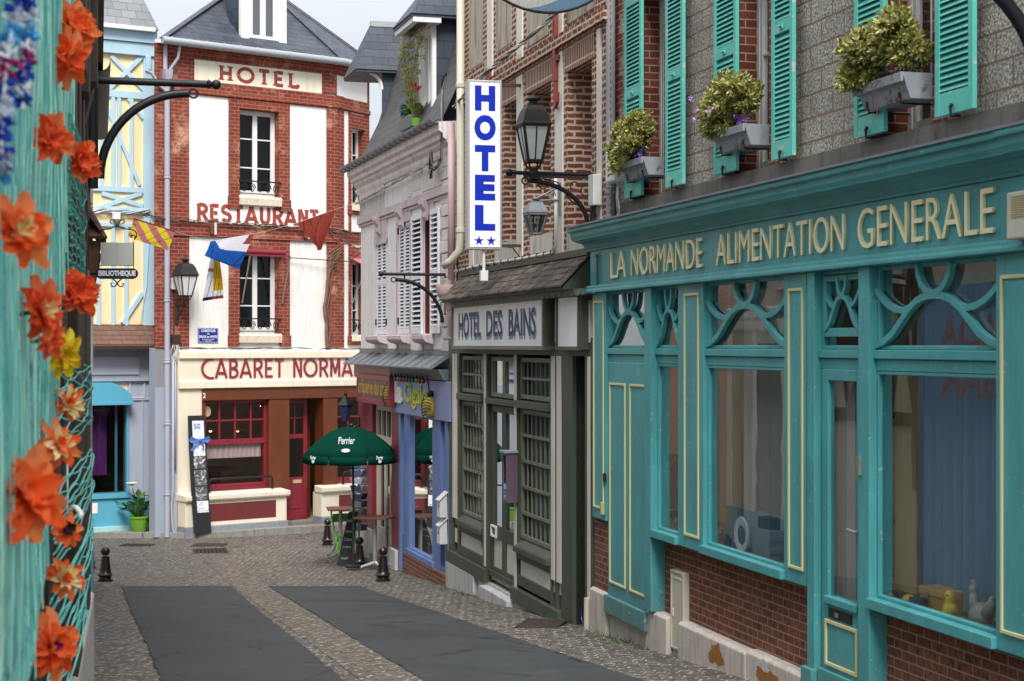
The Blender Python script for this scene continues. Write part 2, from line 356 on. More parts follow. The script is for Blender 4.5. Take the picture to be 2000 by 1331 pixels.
def clothmat(name, col, transl=.35, rough=.8):
    s = NT(name); n = s.noise(s.obj(), 18, 5); c = s.mix(n, vary(col, .82), vary(col, 1.1))
    d = s.n('ShaderNodeBsdfDiffuse', {'Color': c}); t = s.n('ShaderNodeBsdfTranslucent', {'Color': c}); m = s.n('ShaderNodeMixShader', {0: transl})
    s.put(m.inputs[1], d.outputs[0]); s.put(m.inputs[2], t.outputs[0]); s.t.links.new(m.outputs[0], s.out.inputs[0]); return s.m
def leafmat(name, a, b, c=None, transl=.25, rough=.5):
    s = NT(name); g = s.n('ShaderNodeNewGeometry'); col = s.ramp(g.outputs['Random Per Island'], (0., a), (.55, b), (1., c or b))
    p = s.n('ShaderNodeBsdfPrincipled', {'Base Color': col, 'Roughness': rough, 'Specular IOR Level': .35}); t = s.n('ShaderNodeBsdfTranslucent', {'Color': col}); m = s.n('ShaderNodeMixShader', {0: transl})
    s.put(m.inputs[1], p.outputs[0]); s.put(m.inputs[2], t.outputs[0]); s.t.links.new(m.outputs[0], s.out.inputs[0]); return s.m
def emis(name, col, st):
    s = NT(name); e = s.n('ShaderNodeEmission', {'Color': col, 'Strength': st}); s.t.links.new(e.outputs[0], s.out.inputs[0]); return s.m
def metalm(name, col, rough=.45, metal=.7, rust=0.):
    s = NT(name); o = s.obj(); n = s.noise(o, 22, 6, .65); c = s.mix(n, vary(col, .75), vary(col, 1.2))
    if rust: c = s.mix(s.ramp(s.noise(o, 7, 7, .7), (.68 - rust * .2, 0.), (.74 - rust * .2, 1.)), c, C('#6a3a22'))
    return s.end(c, s.math('ADD', rough - .1, s.math('MULTIPLY', n, .25)), s.bump(n, .1, .004), .5, metal)
M = {}
teal = C('#50a5a9'); cream = C('#d8cf9c')
M['teal'] = paint('teal_paint', teal, .42, C('#93aca2'), .30, .55, 1.3, bump=.3, grime=.6)
M['teal_worn'] = paint('worn_teal_paint', C('#5bbfb2'), .5, C('#b9bcb0'), .42, .3, 1.4)
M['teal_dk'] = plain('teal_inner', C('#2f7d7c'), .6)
M['cream'] = paint('cream_trim', cream, .45, dirt=.2)
M['letters'] = paint('cream_letters', C('#fff2c4'), .5, dirt=.1, streak=False)
M['glass'] = glassmat('window_glass', (.96, .98, .98, 1), 2.6); M['glass_black'] = glassmat('dark_pane', (.45, .48, .5, 1), .5); M['glass_bar'] = glassmat('bar_pane', (.85, .86, .85, 1), .55); M['glass_dark'] = glassmat('old_glass', (.55, .6, .62, 1), .75)
M['glass_lamp'] = None
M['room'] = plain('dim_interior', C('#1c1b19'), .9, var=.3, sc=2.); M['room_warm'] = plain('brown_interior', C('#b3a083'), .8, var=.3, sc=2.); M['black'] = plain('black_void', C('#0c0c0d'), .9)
M['brick_base'] = brickmat('wirecut_brick', C('#955d47'), C('#7a4939'), C('#958a7d'), .225, .075, .006, .5, .006, spots=C('#3b2823'), bump=.5)
M['brick_old'] = brickmat('old_red_brick', C('#925847'), C('#6f4034'), C('#c9b9a4'), .225, .078, .015, .5, .042, worn=C('#c8b7a0'), wornamt=.1, bump=.9)
M['brick_head'] = brickmat('soldier_brick', C('#925847'), C('#6f4034'), C('#c9b9a4'), .075, .225, .012, .0, .02, bump=.9)
M['brick_quoin'] = brickmat('quoin_brick', C('#8c4a3a'), C('#6f382d'), C('#a29384'), .225, .08, .007, .5, .008, bump=.5)
M['brick_red'] = brickmat('painted_red_brick', C('#8d4334'), C('#76372b'), C('#b07f6e'), .22, .085, .005, .5, .006, worn=C('#cfa385'), wornamt=.45, bump=.45, pal=.2)
M['red_paint'] = paint('dark_red_paint', C('#8e2b1f'), .6, C('#cf9a78'), .22, .3)
s = NT('pebbledash_block'); v = s.fuv(.022, 9.); b = s.bricks(v, (1, 1, 1, 1), (.6, .6, .6, 1), (0, 0, 0, 1), .42, .20, .010, .5, .3)
vo = s.n('ShaderNodeTexVoronoi', {'Scale': 60.}); s.put(vo.inputs['Vector'], s.obj()); n = s.noise(s.obj(), 42, 5, .75); big = s.noise(s.obj(), 3.5, 6, .65)
peb = s.mix(s.ramp(n, (.42, 0.), (.60, 1.)), C('#46443f'), C('#e0dccf')); peb = s.mix(s.math('MULTIPLY', vo.outputs['Distance'], .5), peb, C('#8f877b')); peb = s.mix(s.ramp(big, (.42, 0.), (.7, .55)), peb, C('#6b6862')); peb = s.mix(.22, peb, b.outputs['Color'], 'MULTIPLY')
c = s.mix(b.outputs['Fac'], peb, C('#7f6a5d')); h = s.math('ADD', s.math('MULTIPLY', n, .8), s.math('MULTIPLY', s.math('SUBTRACT', 1., b.outputs['Fac']), 1.1))
M['pebble'] = s.end(c, .9, s.bump(h, .9, .012), .2)
def plaster(name, col, stain, amt=.5, sc=1., bump=.25, low=None):
    s = NT(name); o = s.obj(); n = s.noise(s.scale(o, (2.2, 2.2, .55)), 1.3 * sc, 8, .65); n2 = s.noise(s.scale(o, (9, 9, .8)), 1.5 * sc, 6, .6); n3 = s.noise(o, 45, 4)
    c = s.mix(s.math('MULTIPLY', s.ramp(n, (.48, 0.), (.78, 1.)), amt), col, stain); c = s.mix(s.math('MULTIPLY', s.ramp(n2, (.50, 0.), (.74, 1.)), amt), c, vary(stain, .85))
    c = s.mix(s.math('MULTIPLY', s.ramp(n3, (.5, 0.), (.8, 1.)), amt * .25), c, vary(stain, .6))
    return s.end(c, .85, s.bump(s.math('ADD', n3, n), bump, .008), .25)
M['white_wall'] = plaster('white_render', C('#efedea'), C('#bba9a1'), .16); M['white_low'] = plaster('weathered_white_render', C('#e9e6e2'), C('#a8958e'), .4, 1.3)
M['cream_wall'] = plaster('cream_render', C('#e8dfca'), C('#b9a88a'), .3, 1., .12); M['plinth'] = plaster('grey_plinth', C('#c4bcb4'), C('#6a5e54'), .55, 1.8, .5); M['plinth_white'] = plaster('chalky_plinth', C('#c3c3c4'), C('#62605c'), .6, 2.2, .5)
M['grey_band'] = plaster('grey_cement_band', C('#6f6a66'), C('#47413d'), .6, 1.4, .3); M['patch'] = plaster('bare_patch', C('#9a6a35'), C('#7a4f28'), .6, 3., .5); M['plaster_grey'] = plaster('grey_stained_plaster', C('#b3ab9b'), C('#4e4a45'), .95, 1.2, .3)
M['pinkwall'] = plaster('pale_grey_wall', C('#e6e3e1'), C('#9f9897'), .5, 1.4); M['pink'] = plaster('pale_pink_trim', C('#c8bbbd'), C('#8f7c7c'), .5, 1.6); M['cornice_grey'] = plaster('pale_cornice', C('#e2dcda'), C('#948c8a'), .6, 1.8); M['plaster_low'] = plaster('pale_stained_plaster', C('#d2ccbe'), C('#75706a'), .8, 1.4, .4); M['rough_white'] = plaster('rough_white_block', C('#dcd8d3'), C('#8b857d'), .6, 2.5, 1.)
M['timber_white'] = paint('white_timber', C('#dedacd'), .6, C('#8d8778'), .18, .3); M['green'] = paint('olive_green_paint', C('#4a5244'), .5, dirt=.4, grime=.1); M['green_lt'] = paint('pale_green_paint', C('#757c6c'), .5, dirt=.3); M['panel_white'] = paint('off_white_panel', C('#d6d2c7'), .5, dirt=.3)
M['slate'] = slate('blue_slate', C('#2f3742'), C('#454f5d'), .32, .17, C('#1a1e25'), lich=None); M['slate_brown'] = slate('worn_slate', C('#434448'), C('#5a5857'), .30, .15, C('#232323'), lich=C('#8a8458')); M['slate_cheek'] = slate('cheek_slate', C('#2b3542'), C('#3d4856'), .40, .30, C('#12161c'))
M['slate_hotel'] = slate('grey_blue_slate', C('#333a44'), C('#4a515d'), .27, .13, C('#1b1f27'), lich=C('#94905e')); M['slate_blue_house'] = slate('pale_grey_slate', C('#72767b'), C('#8d8f92'), .34, .2, C('#3e4042'))
M['tile'] = slate('weathered_wood_tile', C('#4c463f'), C('#645c52'), .26, .2, C('#15120f'), 1., C('#8a7a45'), .7); M['tile_red'] = slate('brown_clay_tile', C('#7a5c4d'), C('#63483d'), .3, .11, C('#2a1e19'), 1., C('#8b8052'), .7)
M['zinc'] = metalm('zinc_sheet', C('#7a8188'), .5, .35); M['zinc_lt'] = metalm('light_zinc', C('#a9afb3'), .5, .3); M['iron'] = metalm('black_iron', C('#15171c'), .5, .2); M['iron_rust'] = metalm('rusty_iron', C('#3a2f2b'), .6, .2, .5); M['bollard'] = plain('brown_black_cast_iron', C('#1d1311'), .3, .0, .6, .25, 30., .2)
M['lampiron'] = metalm('dark_brown_lamp_iron', C('#2c2827'), .5, .3); M['steel'] = metalm('brushed_steel', C('#a5a49e'), .4, .6); M['chrome'] = metalm('polished_steel', C('#c9cdd2'), .2, .9); M['grey_pipe'] = paint('grey_pipe_paint', C('#9b9da3'), .5, C('#7d5f60'), .25, .3); M['lav_pipe'] = paint('lavender_grey_paint', C('#a9adbd'), .5, C('#8c7d82'), .2, .22); M['white_pipe'] = paint('old_white_pipe', C('#c9c4b4'), .5, C('#8c8468'), .2, .3); M['pink_pipe'] = paint('pink_pipe_paint', C('#c3a6a6'), .5, dirt=.3)
M['wht'] = paint('white_paint', C('#ebebe9'), .45, C('#a79e93'), .12, .18); M['plastic'] = plain('white_plastic', C('#d9dad8'), .4, var=.05); M['shut_white'] = paint('white_shutter', C('#dedfe6'), .5, C('#9a9490'), .1, .2); M['darkred'] = plain('dark_red_reveal', C('#5a1712'), .6)
M['blue'] = paint('lavender_blue_paint', C('#6780b5'), .4, dirt=.25); M['blue_lt'] = paint('light_blue_sign_paint', C('#8494bf'), .45, dirt=.3); M['crimson'] = paint('crimson_paint', C('#862434'), .4, dirt=.22); M['magenta'] = paint('dull_rose_paint', C('#6c3542'), .45, dirt=.25)
M['cab_letters'] = paint('burgundy_letters', C('#8c2b3e'), .5, dirt=.2, streak=False); M['cab_wood'] = paint('brown_varnish', C('#6b371d'), .4, dirt=.55, bump=.25); M['sand'] = paint('pale_gold', C('#c6b489'), .5); M['panel_red'] = paint('brick_red_panel', C('#6f2b2b'), .55, dirt=.3); M['skirt'] = plaster('grey_skirting', C('#8b9099'), C('#6d7078'), .4, 2., .15)
M['sign_red_letters'] = paint('faded_red_sign_paint', C('#9a4136'), .8, C('#e4d3c4'), .34, .4, 2.2); M['sign_white'] = plain('sign_white', C('#f0f2f6'), .35, var=.05); M['sign_blue'] = plain('sign_blue', C('#0a2bb0'), .35, var=.08); M['alu'] = metalm('aluminium_edge', C('#b9bcbf'), .35, .5)
M['navy'] = paint('navy_letters', C('#2f3c63'), .5, C('#8c9aba'), .25, .2, 3.); M['sky_letters'] = paint('pale_blue_letters', C('#7f9fc9'), .5, C('#c5cdd8'), .2, .2, 3.); M['plaque'] = plain('enamel_blue', C('#1d2c86'), .25, var=.06); M['plaque_w'] = plain('enamel_white', C('#e6e8ee'), .3, var=.04)
M['bib_blue'] = paint('pastel_blue_timber', C('#b4d3e4'), .5, C('#d7e2e6'), .1, .2); M['bib_yellow'] = plaster('pale_yellow_render', C('#f0dcae'), C('#d3b98a'), .3, 1.5, .3); M['lav'] = paint('lavender_grey_front', C('#a2aaba'), .5, C('#bcc3cf'), .1, .2); M['lav_lt'] = paint('pale_lavender', C('#b7bccb'), .5, dirt=.2); M['cyan'] = paint('turquoise_blue_paint', C('#5aa9c4'), .4, dirt=.2); M['cyan_lt'] = paint('pale_turquoise', C('#a2cfd6'), .5, dirt=.25)
M['wood_dark'] = paint('dark_brown_timber', C('#3b2a21'), .6, C('#5c4a3e'), .3, .6, 1., .5); M['wood'] = paint('brown_wood', C('#6b4430'), .5, dirt=.5); M['board'] = plain('blackboard', C('#1b1b1d'), .6, var=.3, sc=30.); M['chalk'] = plain('chalk', C('#c9c9c7'), .9); M['paper'] = plain('paper', C('#d9dbe2'), .7, var=.06)
M['umb'] = clothmat('dark_green_canvas', C('#0d3a30'), .08); M['umb_w'] = plain('printed_white', C('#e4e9e6'), .7, var=.03); M['lime'] = plain('lime_green_plastic', C('#6a9c30'), .4); M['lime_frame'] = plain('bright_green_frame', C('#4fb02c'), .4); M['soil'] = plain('soil', C('#3a2a1e'), .95, var=.4, sc=60., bump=.5)
M['leaf_var'] = leafmat('variegated_leaf', C('#5d642a'), C('#98964c'), C('#d2cd90')); M['leaf_dark'] = leafmat('dark_leaf', C('#23401d'), C('#3d6a2a'), C('#557f3a')); M['leaf_olive'] = leafmat('olive_leaf', C('#5d6430'), C('#8b8a45'), C('#a9a45a')); M['violet'] = leafmat('violet_petal', C('#3d2a86'), C('#5c3fb0'), C('#8a6fd0')); M['redpet'] = leafmat('red_petal', C('#a8341f'), C('#c9553a')); M['lilac'] = leafmat('lilac_petal', C('#b48ac0'), C('#cda9d6')); M['whitepet'] = plain('white_petal', C('#eeeae0'), .5)
M['planter'] = metalm('galvanised_planter', C('#8e959d'), .55, .2, .6); M['stone'] = plaster('kerb_stone', C('#8b8a84'), C('#5a5852'), .7, 2., .5)
M['lampglass'] = None
s = NT('frosted_lamp_glass'); n = s.noise(s.obj(), 6, 4); c = s.mix(n, C('#f2f5f6'), C('#fbfcfc')); p = s.n('ShaderNodeBsdfPrincipled', {'Base Color': c, 'Roughness': .3}); t = s.n('ShaderNodeBsdfTranslucent', {'Color': c}); m_ = s.n('ShaderNodeMixShader', {0: .3}); s.put(m_.inputs[1], p.outputs[0]); s.put(m_.inputs[2], t.outputs[0]); s.t.links.new(m_.outputs[0], s.out.inputs[0]); M['lampglass'] = s.m
M['curtain'] = clothmat('sheer_curtain', C('#e2e2df'), .5); M['curtain_check'] = clothmat('red_check_curtain', C('#e0c6c8'), .4); M['curtain_pat'] = clothmat('patterned_curtain', C('#b49d86'), .4); M['curtain_blue'] = clothmat('blue_curtain', C('#a3b9cc'), .5)
M['cable'] = plain('grey_cable', C('#8b8883'), .6, var=.3, sc=40.); M['cable_dk'] = plain('black_cable', C('#1d1c1c'), .6); M['cable_w'] = plain('white_conduit', C('#d0d0cc'), .45)
M['door_cream'] = paint('cream_metal_door', C('#c8c2b4'), .45, dirt=.25); M['purple'] = paint('dull_purple_case', C('#6d5b6b'), .5, dirt=.3)
M['asphalt'] = None
def groundmat(name, c1, c2, mo, bw, rh, ms, rot, spots=True):
    s = NT(name); o = s.obj(); v = s.scale(o, (1, 1, 1), rot=(0, 0, rot))
    q = s.n('ShaderNodeTexNoise', {'Scale': 5., 'Detail': 3}); s.put(q.inputs['Vector'], v); w = s.n('ShaderNodeVectorMath', operation='MULTIPLY_ADD'); s.put(w.inputs[0], q.outputs['Color']); w.inputs[1].default_value = (.022, .022, 0); s.put(w.inputs[2], v); v = w.outputs[0]
    b = s.bricks(v, c1, c2, mo, bw, rh, ms, .5, .2); n = s.noise(o, 30, 6, .7); big = s.noise(o, .55, 6, .6); mid = s.noise(o, 7, 5, .7)
    c = s.mix(s.math('MULTIPLY', n, .3), b.outputs['Color'], vary(c2, .6)); c = s.mix(s.ramp(big, (.35, 0.), (.7, .5)), c, vary(c1, .62)); c = s.mix(s.ramp(mid, (.55, 0.), (.8, .35)), c, C('#8b7f70'))
    mcol = s.mix(s.ramp(s.noise(o, 11, 3, .7), (.46, 0.), (.60, 1.)), vary(c2, .5), mo)
    c = s.mix(b.outputs['Fac'], c, mcol); h = s.math('ADD', s.math('SUBTRACT', 1., b.outputs['Fac']), s.math('MULTIPLY', n, .5))
    return s.end(c, s.math('ADD', .5, s.math('MULTIPLY', mid, .4)), s.bump(h, .8, .012), .4)
M['setts'] = groundmat('stone_setts', C('#67605a'), C('#4a453f'), C('#b5ada1'), .115, .20, .011, radians(15))
M['setts_strip'] = groundmat('long_setts', C('#6a625a'), C('#554e47'), C('#a69d90'), .26, .14, .016, radians(105))
M['flag'] = groundmat('pavement_setts', C('#7c7469'), C('#6a6258'), C('#948b7d'), .3, .16, .01, radians(-35))
s = NT('asphalt'); o = s.obj(); n = s.noise(o, 75, 6, .85); big = s.noise(o, .7, 7, .6, 1.); st = s.noise(s.scale(o, (.7, 1.5, 1)), 1.1, 7, .65); vo = s.n('ShaderNodeTexVoronoi', {'Scale': 3.2}); s.put(vo.inputs['Vector'], o); sp = s.noise(o, 14, 3, .5)
c = s.mix(n, C('#24272a'), C('#4b4f52')); c = s.mix(s.ramp(big, (.38, 0.), (.66, .8)), c, C('#2f3032')); c = s.mix(s.ramp(st, (.54, 0.), (.70, .30)), c, C('#1b1c1d')); c = s.mix(s.ramp(s.noise(o, 1.9, 5, .65), (.58, 0.), (.72, .5)), c, C('#4a4d4c'))
c = s.mix(s.ramp(s.math('ADD', vo.outputs['Distance'], s.math('MULTIPLY', sp, .03)), (.034, .85), (.042, 0.)), c, C('#b5b2a8'))
ve = s.n('ShaderNodeTexVoronoi', {'Scale': .55}, feature='DISTANCE_TO_EDGE'); wv = s.n('ShaderNodeVectorMath', operation='MULTIPLY_ADD'); nz_ = s.n('ShaderNodeTexNoise', {'Scale': 3., 'Detail': 5}); s.put(nz_.inputs['Vector'], o); s.put(wv.inputs[0], nz_.outputs['Color']); wv.inputs[1].default_value = (.5, .5, 0); s.put(wv.inputs[2], o); s.put(ve.inputs['Vector'], wv.outputs[0])
c = s.mix(s.math('MULTIPLY', s.ramp(ve.outputs['Distance'], (.004, .8), (.012, 0.)), s.ramp(s.noise(o, .8, 3), (.45, 0.), (.55, 1.))), c, C('#141516'))
M['asphalt'] = s.end(c, s.math('SUBTRACT', .8, s.math('MULTIPLY', s.ramp(big, (.4, 0.), (.7, 1.)), .15)), s.bump(n, .35, .006), .35)
# ------------------------------------------------------------------ ground
def lerp(k, t):
    for (a, b), (c, d) in zip(k, k[1:]):
        if t <= c: return b + (d - b) * max(0., (t - a)) / (c - a)
    return k[-1][1]
GK = [(-10, .75), (26.5, -1.99), (31.2, -2.28), (36, -2.44), (38.5, -2.55), (60, -2.7), (500, -2.7)]
def gz(Y): return lerp(GK, Y)
def sheet(name, xs, ys, mat, dz=0., kind='structure', fx=None):
    mb = MB(); n = len(xs); v = []
    for y in ys:
        for x in xs:
            X = fx(x, y) if fx else x
            v.append((X, y, gz(y) + dz))
    mb.add(v, [(j * n + i, j * n + i + 1, (j + 1) * n + i + 1, (j + 1) * n + i) for j in range(len(ys) - 1) for i in range(n - 1)])
    return setp(mb.build(name, mat), kind=kind)
ys = [-400, -10] + [i * 1.0 for i in range(-8, 45)] + [48, 52, 60, 100, 400]
sheet('ground', [-400, -60, -20, -12, -6, 0, 6, 12, 60, 400], ys, M['setts'])
ay = [i * .125 for i in range(-32, 216)] + [26.92]
rr = random.Random(5)
ej = {y: rr.uniform(-.024, .024) for y in ay}
a1 = sheet('asphalt_road', [0, 1], ay, M['asphalt'], .012, fx=lambda x, y: (.80 - .2632 * y + ej[y]) + x * (1.77 - .012 * (27 - y)))
a2 = sheet('asphalt_road', [0, 1], ay, M['asphalt'], .012, fx=lambda x, y: (3.10 - .2607 * y - ej[y]) + x * (1.47 + .04 * (27 - y)))
sheet('stone_channel', [0, 1], [i * 1. for i in range(-6, 35)], M['setts_strip'], .006, fx=lambda x, y: (2.56 - .2615 * y) + x * .56)
# far pavement with its kerb
kb = [(-14, 38.6), (-9.64, 38.1), (-7.15, 38.0), (-5.95, 38.65), (-4.37, 39.65), (-3.2, 40.6), (0, 43.5)]
pz = -2.41
mb = MB(); bk = [(x - .6, y + 8) for x, y in kb]
for i in range(len(kb) - 1):
    a, b = kb[i], kb[i + 1]; mb.poly([(a[0], a[1], pz), (b[0], b[1], pz), (bk[i + 1][0], bk[i + 1][1], pz), (bk[i][0], bk[i][1], pz)])
pav = setp(mb.build('pavement', M['flag']), kind='structure')
mb = MB()
for i in range(len(kb) - 1):
    a = Vector(kb[i]); b = Vector(kb[i + 1]); d = (b - a); n = max(1, int(d.length / .95)); t = d.normalized(); nn = Vector((-t.y, t.x))
    for k in range(n):
        p = a + d * (k / n) + t * .006; q = a + d * ((k + 1) / n) - t * .006; j = rr.uniform(-.008, .008)
        mb.pz([(p.x, p.y), (q.x, q.y), (q.x + nn.x * .28, q.y + nn.y * .28), (p.x + nn.x * .28, p.y + nn.y * .28)], pz - .5, pz + .012 + j)
kerb = mb.build('kerb', M['stone'], None, bevel=.012); setp(kerb, kind='structure')
def grate(name, label, px, py, w, d, rz, holes=True):
    Y = 30.
    for _ in range(30): Y = (CZ - gz(Y)) / ((py - HY) / FP)
    t = thing(name, label, 'drain cover', ((px - 1000) / FP * Y, Y, gz(Y) + .014), rz)
    mb = MB(); mb.box(-w / 2 - .03, w / 2 + .03, -d / 2 - .03, d / 2 + .03, -.03, -.004); mb.build('pit', M['black'], t)
    mb = MB(); mb.frame(-w / 2 - .04, w / 2 + .04, -d / 2 - .04, d / 2 + .04, .04, -.02, .006); mb.v = [(x, z, y) for x, y, z in mb.v]
    if holes:
        for i in range(9): x = -w / 2 + w * i / 8; mb.box(x - .012, x + .012, -d / 2, d / 2, -.02, .004)
        for i in range(1, 4): y = -d / 2 + d * i / 4; mb.box(-w / 2, w / 2, y - .012, y + .012, -.02, .003)
    else: mb.box(-w / 2, w / 2, -d / 2, d / 2, -.02, .002)
    mb.build('grating', M['iron_rust'], t); return t
grate('drain_grate', 'square iron drain grating in the setts below the cabaret window', 411, 1078, .62, .75, radians(12))
grate('drain_grate', 'flat dark gully cover by the kerb in front of the blue shop', 268, 1066, .6, .3, 0)
grate('iron_cover', 'round worn manhole plate right beside the iron drain grating', 408, 1066, .62, .4, 0, False)
grate('door_mat', 'flat rusty cover plate on the pavement before the dark doorway', 1052, 1224, .8, .42, radians(75), False)
# ------------------------------------------------------------------ shared parts of buildings
def window(par, x0, x1, z0, z1, y, mat, rows=3, leaves=2, w=.06, mw=.03, name='window', glass='glass', rail=None, dep=.06):
    mb = MB(); mb.frame(x0, x1, z0, z1, w * .7, y, y + dep + .02)
    lw = (x1 - x0 - 1.4 * w) / leaves
    for i in range(leaves):
        a = x0 + .7 * w + i * lw; b = a + lw; mb.frame(a + .001, b - .001, z0 + w * .7, z1 - w * .7, w * .8, y + .008, y + dep, wb=w * 1.2)
        for r in range(1, rows): z = z0 + (z1 - z0) * r / rows; mb.box(a + w * .7, b - w * .7, y + .014, y + dep - .01, z - mw / 2, z + mw / 2)
    o = mb.build(name, mat, par, bevel=.004)
    g = MB(); g.poly([(x0 + w, y + dep * .6, z0 + w), (x1 - w, y + dep * .6, z0 + w), (x1 - w, y + dep * .6, z1 - w), (x0 + w, y + dep * .6, z1 - w)]); g.build('pane', M[glass], o)
    return o
def shutter(par, x0, x1, z0, z1, y, mat, pitch=.045, rails=(1.14,), hw=True, th=.035, bot=.16):
    mb = MB(); st = .062; mb.box(x0, x0 + st, y, y + th, z0, z1); mb.box(x1 - st, x1, y, y + th, z0, z1)
    rl = [(z0, z0 + bot), (z1 - .09, z1)] + [(z0 + r - .05, z0 + r + .06) for r in rails if z0 + r < z1]
    for a, b in rl: mb.box(x0 + st, x1 - st, y + .002, y + th - .002, a, b)
    z = z0 + bot + .008
    while z < z1 - .1:
        if not any(a - .03 < z < b + .0 for a, b in rl[1:]):
            mb.add([(x0 + st, y + .003, z), (x1 - st, y + .003, z), (x1 - st, y + th - .004, z + .036), (x0 + st, y + th - .004, z + .036), (x0 + st, y + .003, z + .009), (x1 - st, y + .003, z + .009), (x1 - st, y + th - .004, z + .045), (x0 + st, y + th - .004, z + .045)],
                   [(0, 1, 2, 3), (4, 7, 6, 5), (0, 4, 5, 1), (3, 2, 6, 7), (0, 3, 7, 4), (1, 5, 6, 2)])
        z += pitch
    o = mb.build('shutter', mat, par, bevel=.003)
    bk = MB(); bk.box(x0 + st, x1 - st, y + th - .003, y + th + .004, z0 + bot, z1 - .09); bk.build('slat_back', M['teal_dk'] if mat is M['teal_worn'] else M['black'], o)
    if hw:
        h = MB()
        for r in rails: xc = (x0 + x1) / 2; h.box(xc - .03, xc + .035, y - .012, y, z0 + r - .02, z0 + r + .015); h.tube([(xc - .07, y - .02, z0 + r + .01), (xc + .04, y - .018, z0 + r)], .007, 6)
        h.build('latch', mat, o)
        h = MB(); xc = (x0 + x1) / 2; h.tube([(xc, y + .05, z0 - .015), (xc, y - .02, z0 - .02), (xc, y - .022, z0 + .05)], .011, 6); h.tube([(xc - .012, y - .018, z0 + .035), (xc + .012, y - .018, z0 + .06)], .014, 6); h.build('shutter_catch', M['iron'], o)
    return o
def curtain(par, x0, x1, z0, z1, y, mat, folds=9, amp=.03, name='curtain'):
    n = folds * 6; v = []; f = []; r0 = random.Random(int(x0 * 100)); ph = r0.uniform(0, 6)
    for i in range(n + 1):
        t = i / n; d = amp * (sin(t * folds * 2 * pi + ph + .9 * sin(t * 9)) + .4 * sin(t * folds * 4.7 + ph)); v += [(x0 + (x1 - x0) * t, y + d, z0), (x0 + (x1 - x0) * t, y + d * .6, z1)]
    f = [(2 * i, 2 * i + 2, 2 * i + 3, 2 * i + 1) for i in range(n)]
    mb = MB(); mb.add(v, f); return mb.build(name, mat, par, smooth=True)
def downpipe(f, par, x, y, z0, z1, r, mat, name='downpipe', collars=()):
    mb = MB(); mb.tube([(x, y, z0), (x, y, z1)], r, 12)
    for z in collars: mb.lathe([(r + .002, z - .05), (r + .016, z - .045), (r + .016, z - .02), (r + .006, z - .012), (r + .006, z + .02), (r + .016, z + .03), (r + .002, z + .04)], (x, y, 0), 12)
    return mb.build(name, mat, par, smooth=35)
def trim(mb, x0, x1, z0, z1, y, w=.026, h=.014):
    mb.frame(x0, x1, z0, z1, w, y - h, y + .002)
    return mb
def foliage(mb, c, sx, sy, sz, n, leaf, lw, seed, per=9, droop=0., mi=0, yk=None):
    r0 = random.Random(seed)
    for _ in range(n):
        a = r0.uniform(0, 2 * pi); b = math.acos(r0.uniform(-.9, 1)); k = r0.uniform(.55, 1.0) ** .6
        ax = Vector((sin(b) * cos(a), sin(b) * sin(a), cos(b))); p = Vector((c[0] + ax.x * sx * k, c[1] + ax.y * sy * k, c[2] + ax.z * sz * k + r0.uniform(-.02, .02)))
        if yk is not None and p.y > yk: continue
        ax = (ax + Vector((r0.uniform(-.5, .5), r0.uniform(-.5, .5), r0.uniform(-.1, .7) - droop))).normalized(); u = ax.orthogonal().normalized(); w = ax.cross(u)
        for i in range(per):
            t = i / per; th = i * 2.4; sp = .25 + .75 * t; d = (ax * (1 - sp * .75) + (u * cos(th) + w * sin(th)) * sp).normalized(); q = p - ax * t * leaf * .9
            L = leaf * r0.uniform(.75, 1.15); sd = d.cross(ax)
            if sd.length < 1e-3: sd = u
            sd = sd.normalized() * lw * .5; m_ = q + d * L * .5 + ax * L * .05
            mb.add([q, m_ + sd, q + d * L, m_ - sd, m_ - ax * L * .04], [(0, 1, 4), (1, 2, 4), (2, 3, 4), (3, 0, 4)], mi)
    return mb
# ------------------------------------------------------------------ the turquoise grocer's shop (right, nearest)
RC = 6.2
T = Fac(1150, RC * FP / 1020, .266, -1, -1.6)
tb = fthing(T, 'grocery_shop', 'turquoise shop with grey pebbledash upper storey, louvred shutters and cream lettering', 'shop building')
TX = lambda p, o=0: T.x(p, o)
TE = 12.2                                            # right-hand end of the house, out of the frame
zb_, zst, zct = 1.48, 1.56, 4.82
# upper storey
UY = .12; HL = 7.35
ops = []
for a, b in ((1251, 1298), (1436, 1503), (1724, 1822)): ops.append((TX(a, -UY), TX(b, -UY)))
zw0, zw1 = 5.02, HL
mb = MB(); mb.wall(.62, TE, 4.5, 9.6, [(a, b, zw0, zw1) for a, b in ops], UY, .02); mb.box(.62, TE, UY + .5, 6, 4.5, 9.6); mb.build('wall', M['pebble'], tb)
for a, b in ops:
    mb = MB(); mb.poly([(a, UY + .0, zw0), (a, UY + .3, zw0), (a, UY + .3, zw1), (a, UY, zw1)]); mb.poly([(b, UY, zw0), (b, UY + .3, zw0), (b, UY + .3, zw1), (b, UY, zw1)]); mb.poly([(a, UY, zw1), (b, UY, zw1), (b, UY + .3, zw1), (a, UY + .3, zw1)])
    for sx, e in ((-1, a), (1, b)):
        for k in range(14):
            w = .34 if k % 2 else .22; z = zw0 + k * .24; q = sorted((e, e + sx * w)); mb.box(q[0], q[1], UY - .006, UY + .05, z, min(z + .24, zw1 + .2))
    mb.build('brick_surround', M['brick_quoin'], tb)
mb = MB()
for k in range(19):
    w = .30 if k % 2 else .19; z = 5.1 + .24 * k; mb.box(.30, .62 + w, UY - .005, UY + .06, z, z + .24)
mb.box(.30, .63, UY, UY + .5, 4.5, 9.6); mb.build('brick_quoins', M['brick_quoin'], tb)
mb = MB(); mb.box(.30, TE, UY - .03, UY + .1, 4.6, 5.08)
for a, b in ops: mb.box(a - .05, b + .1, UY - .04, UY + .32, 4.9, 5.02)
mb.build('cement_band', M['grey_band'], tb)
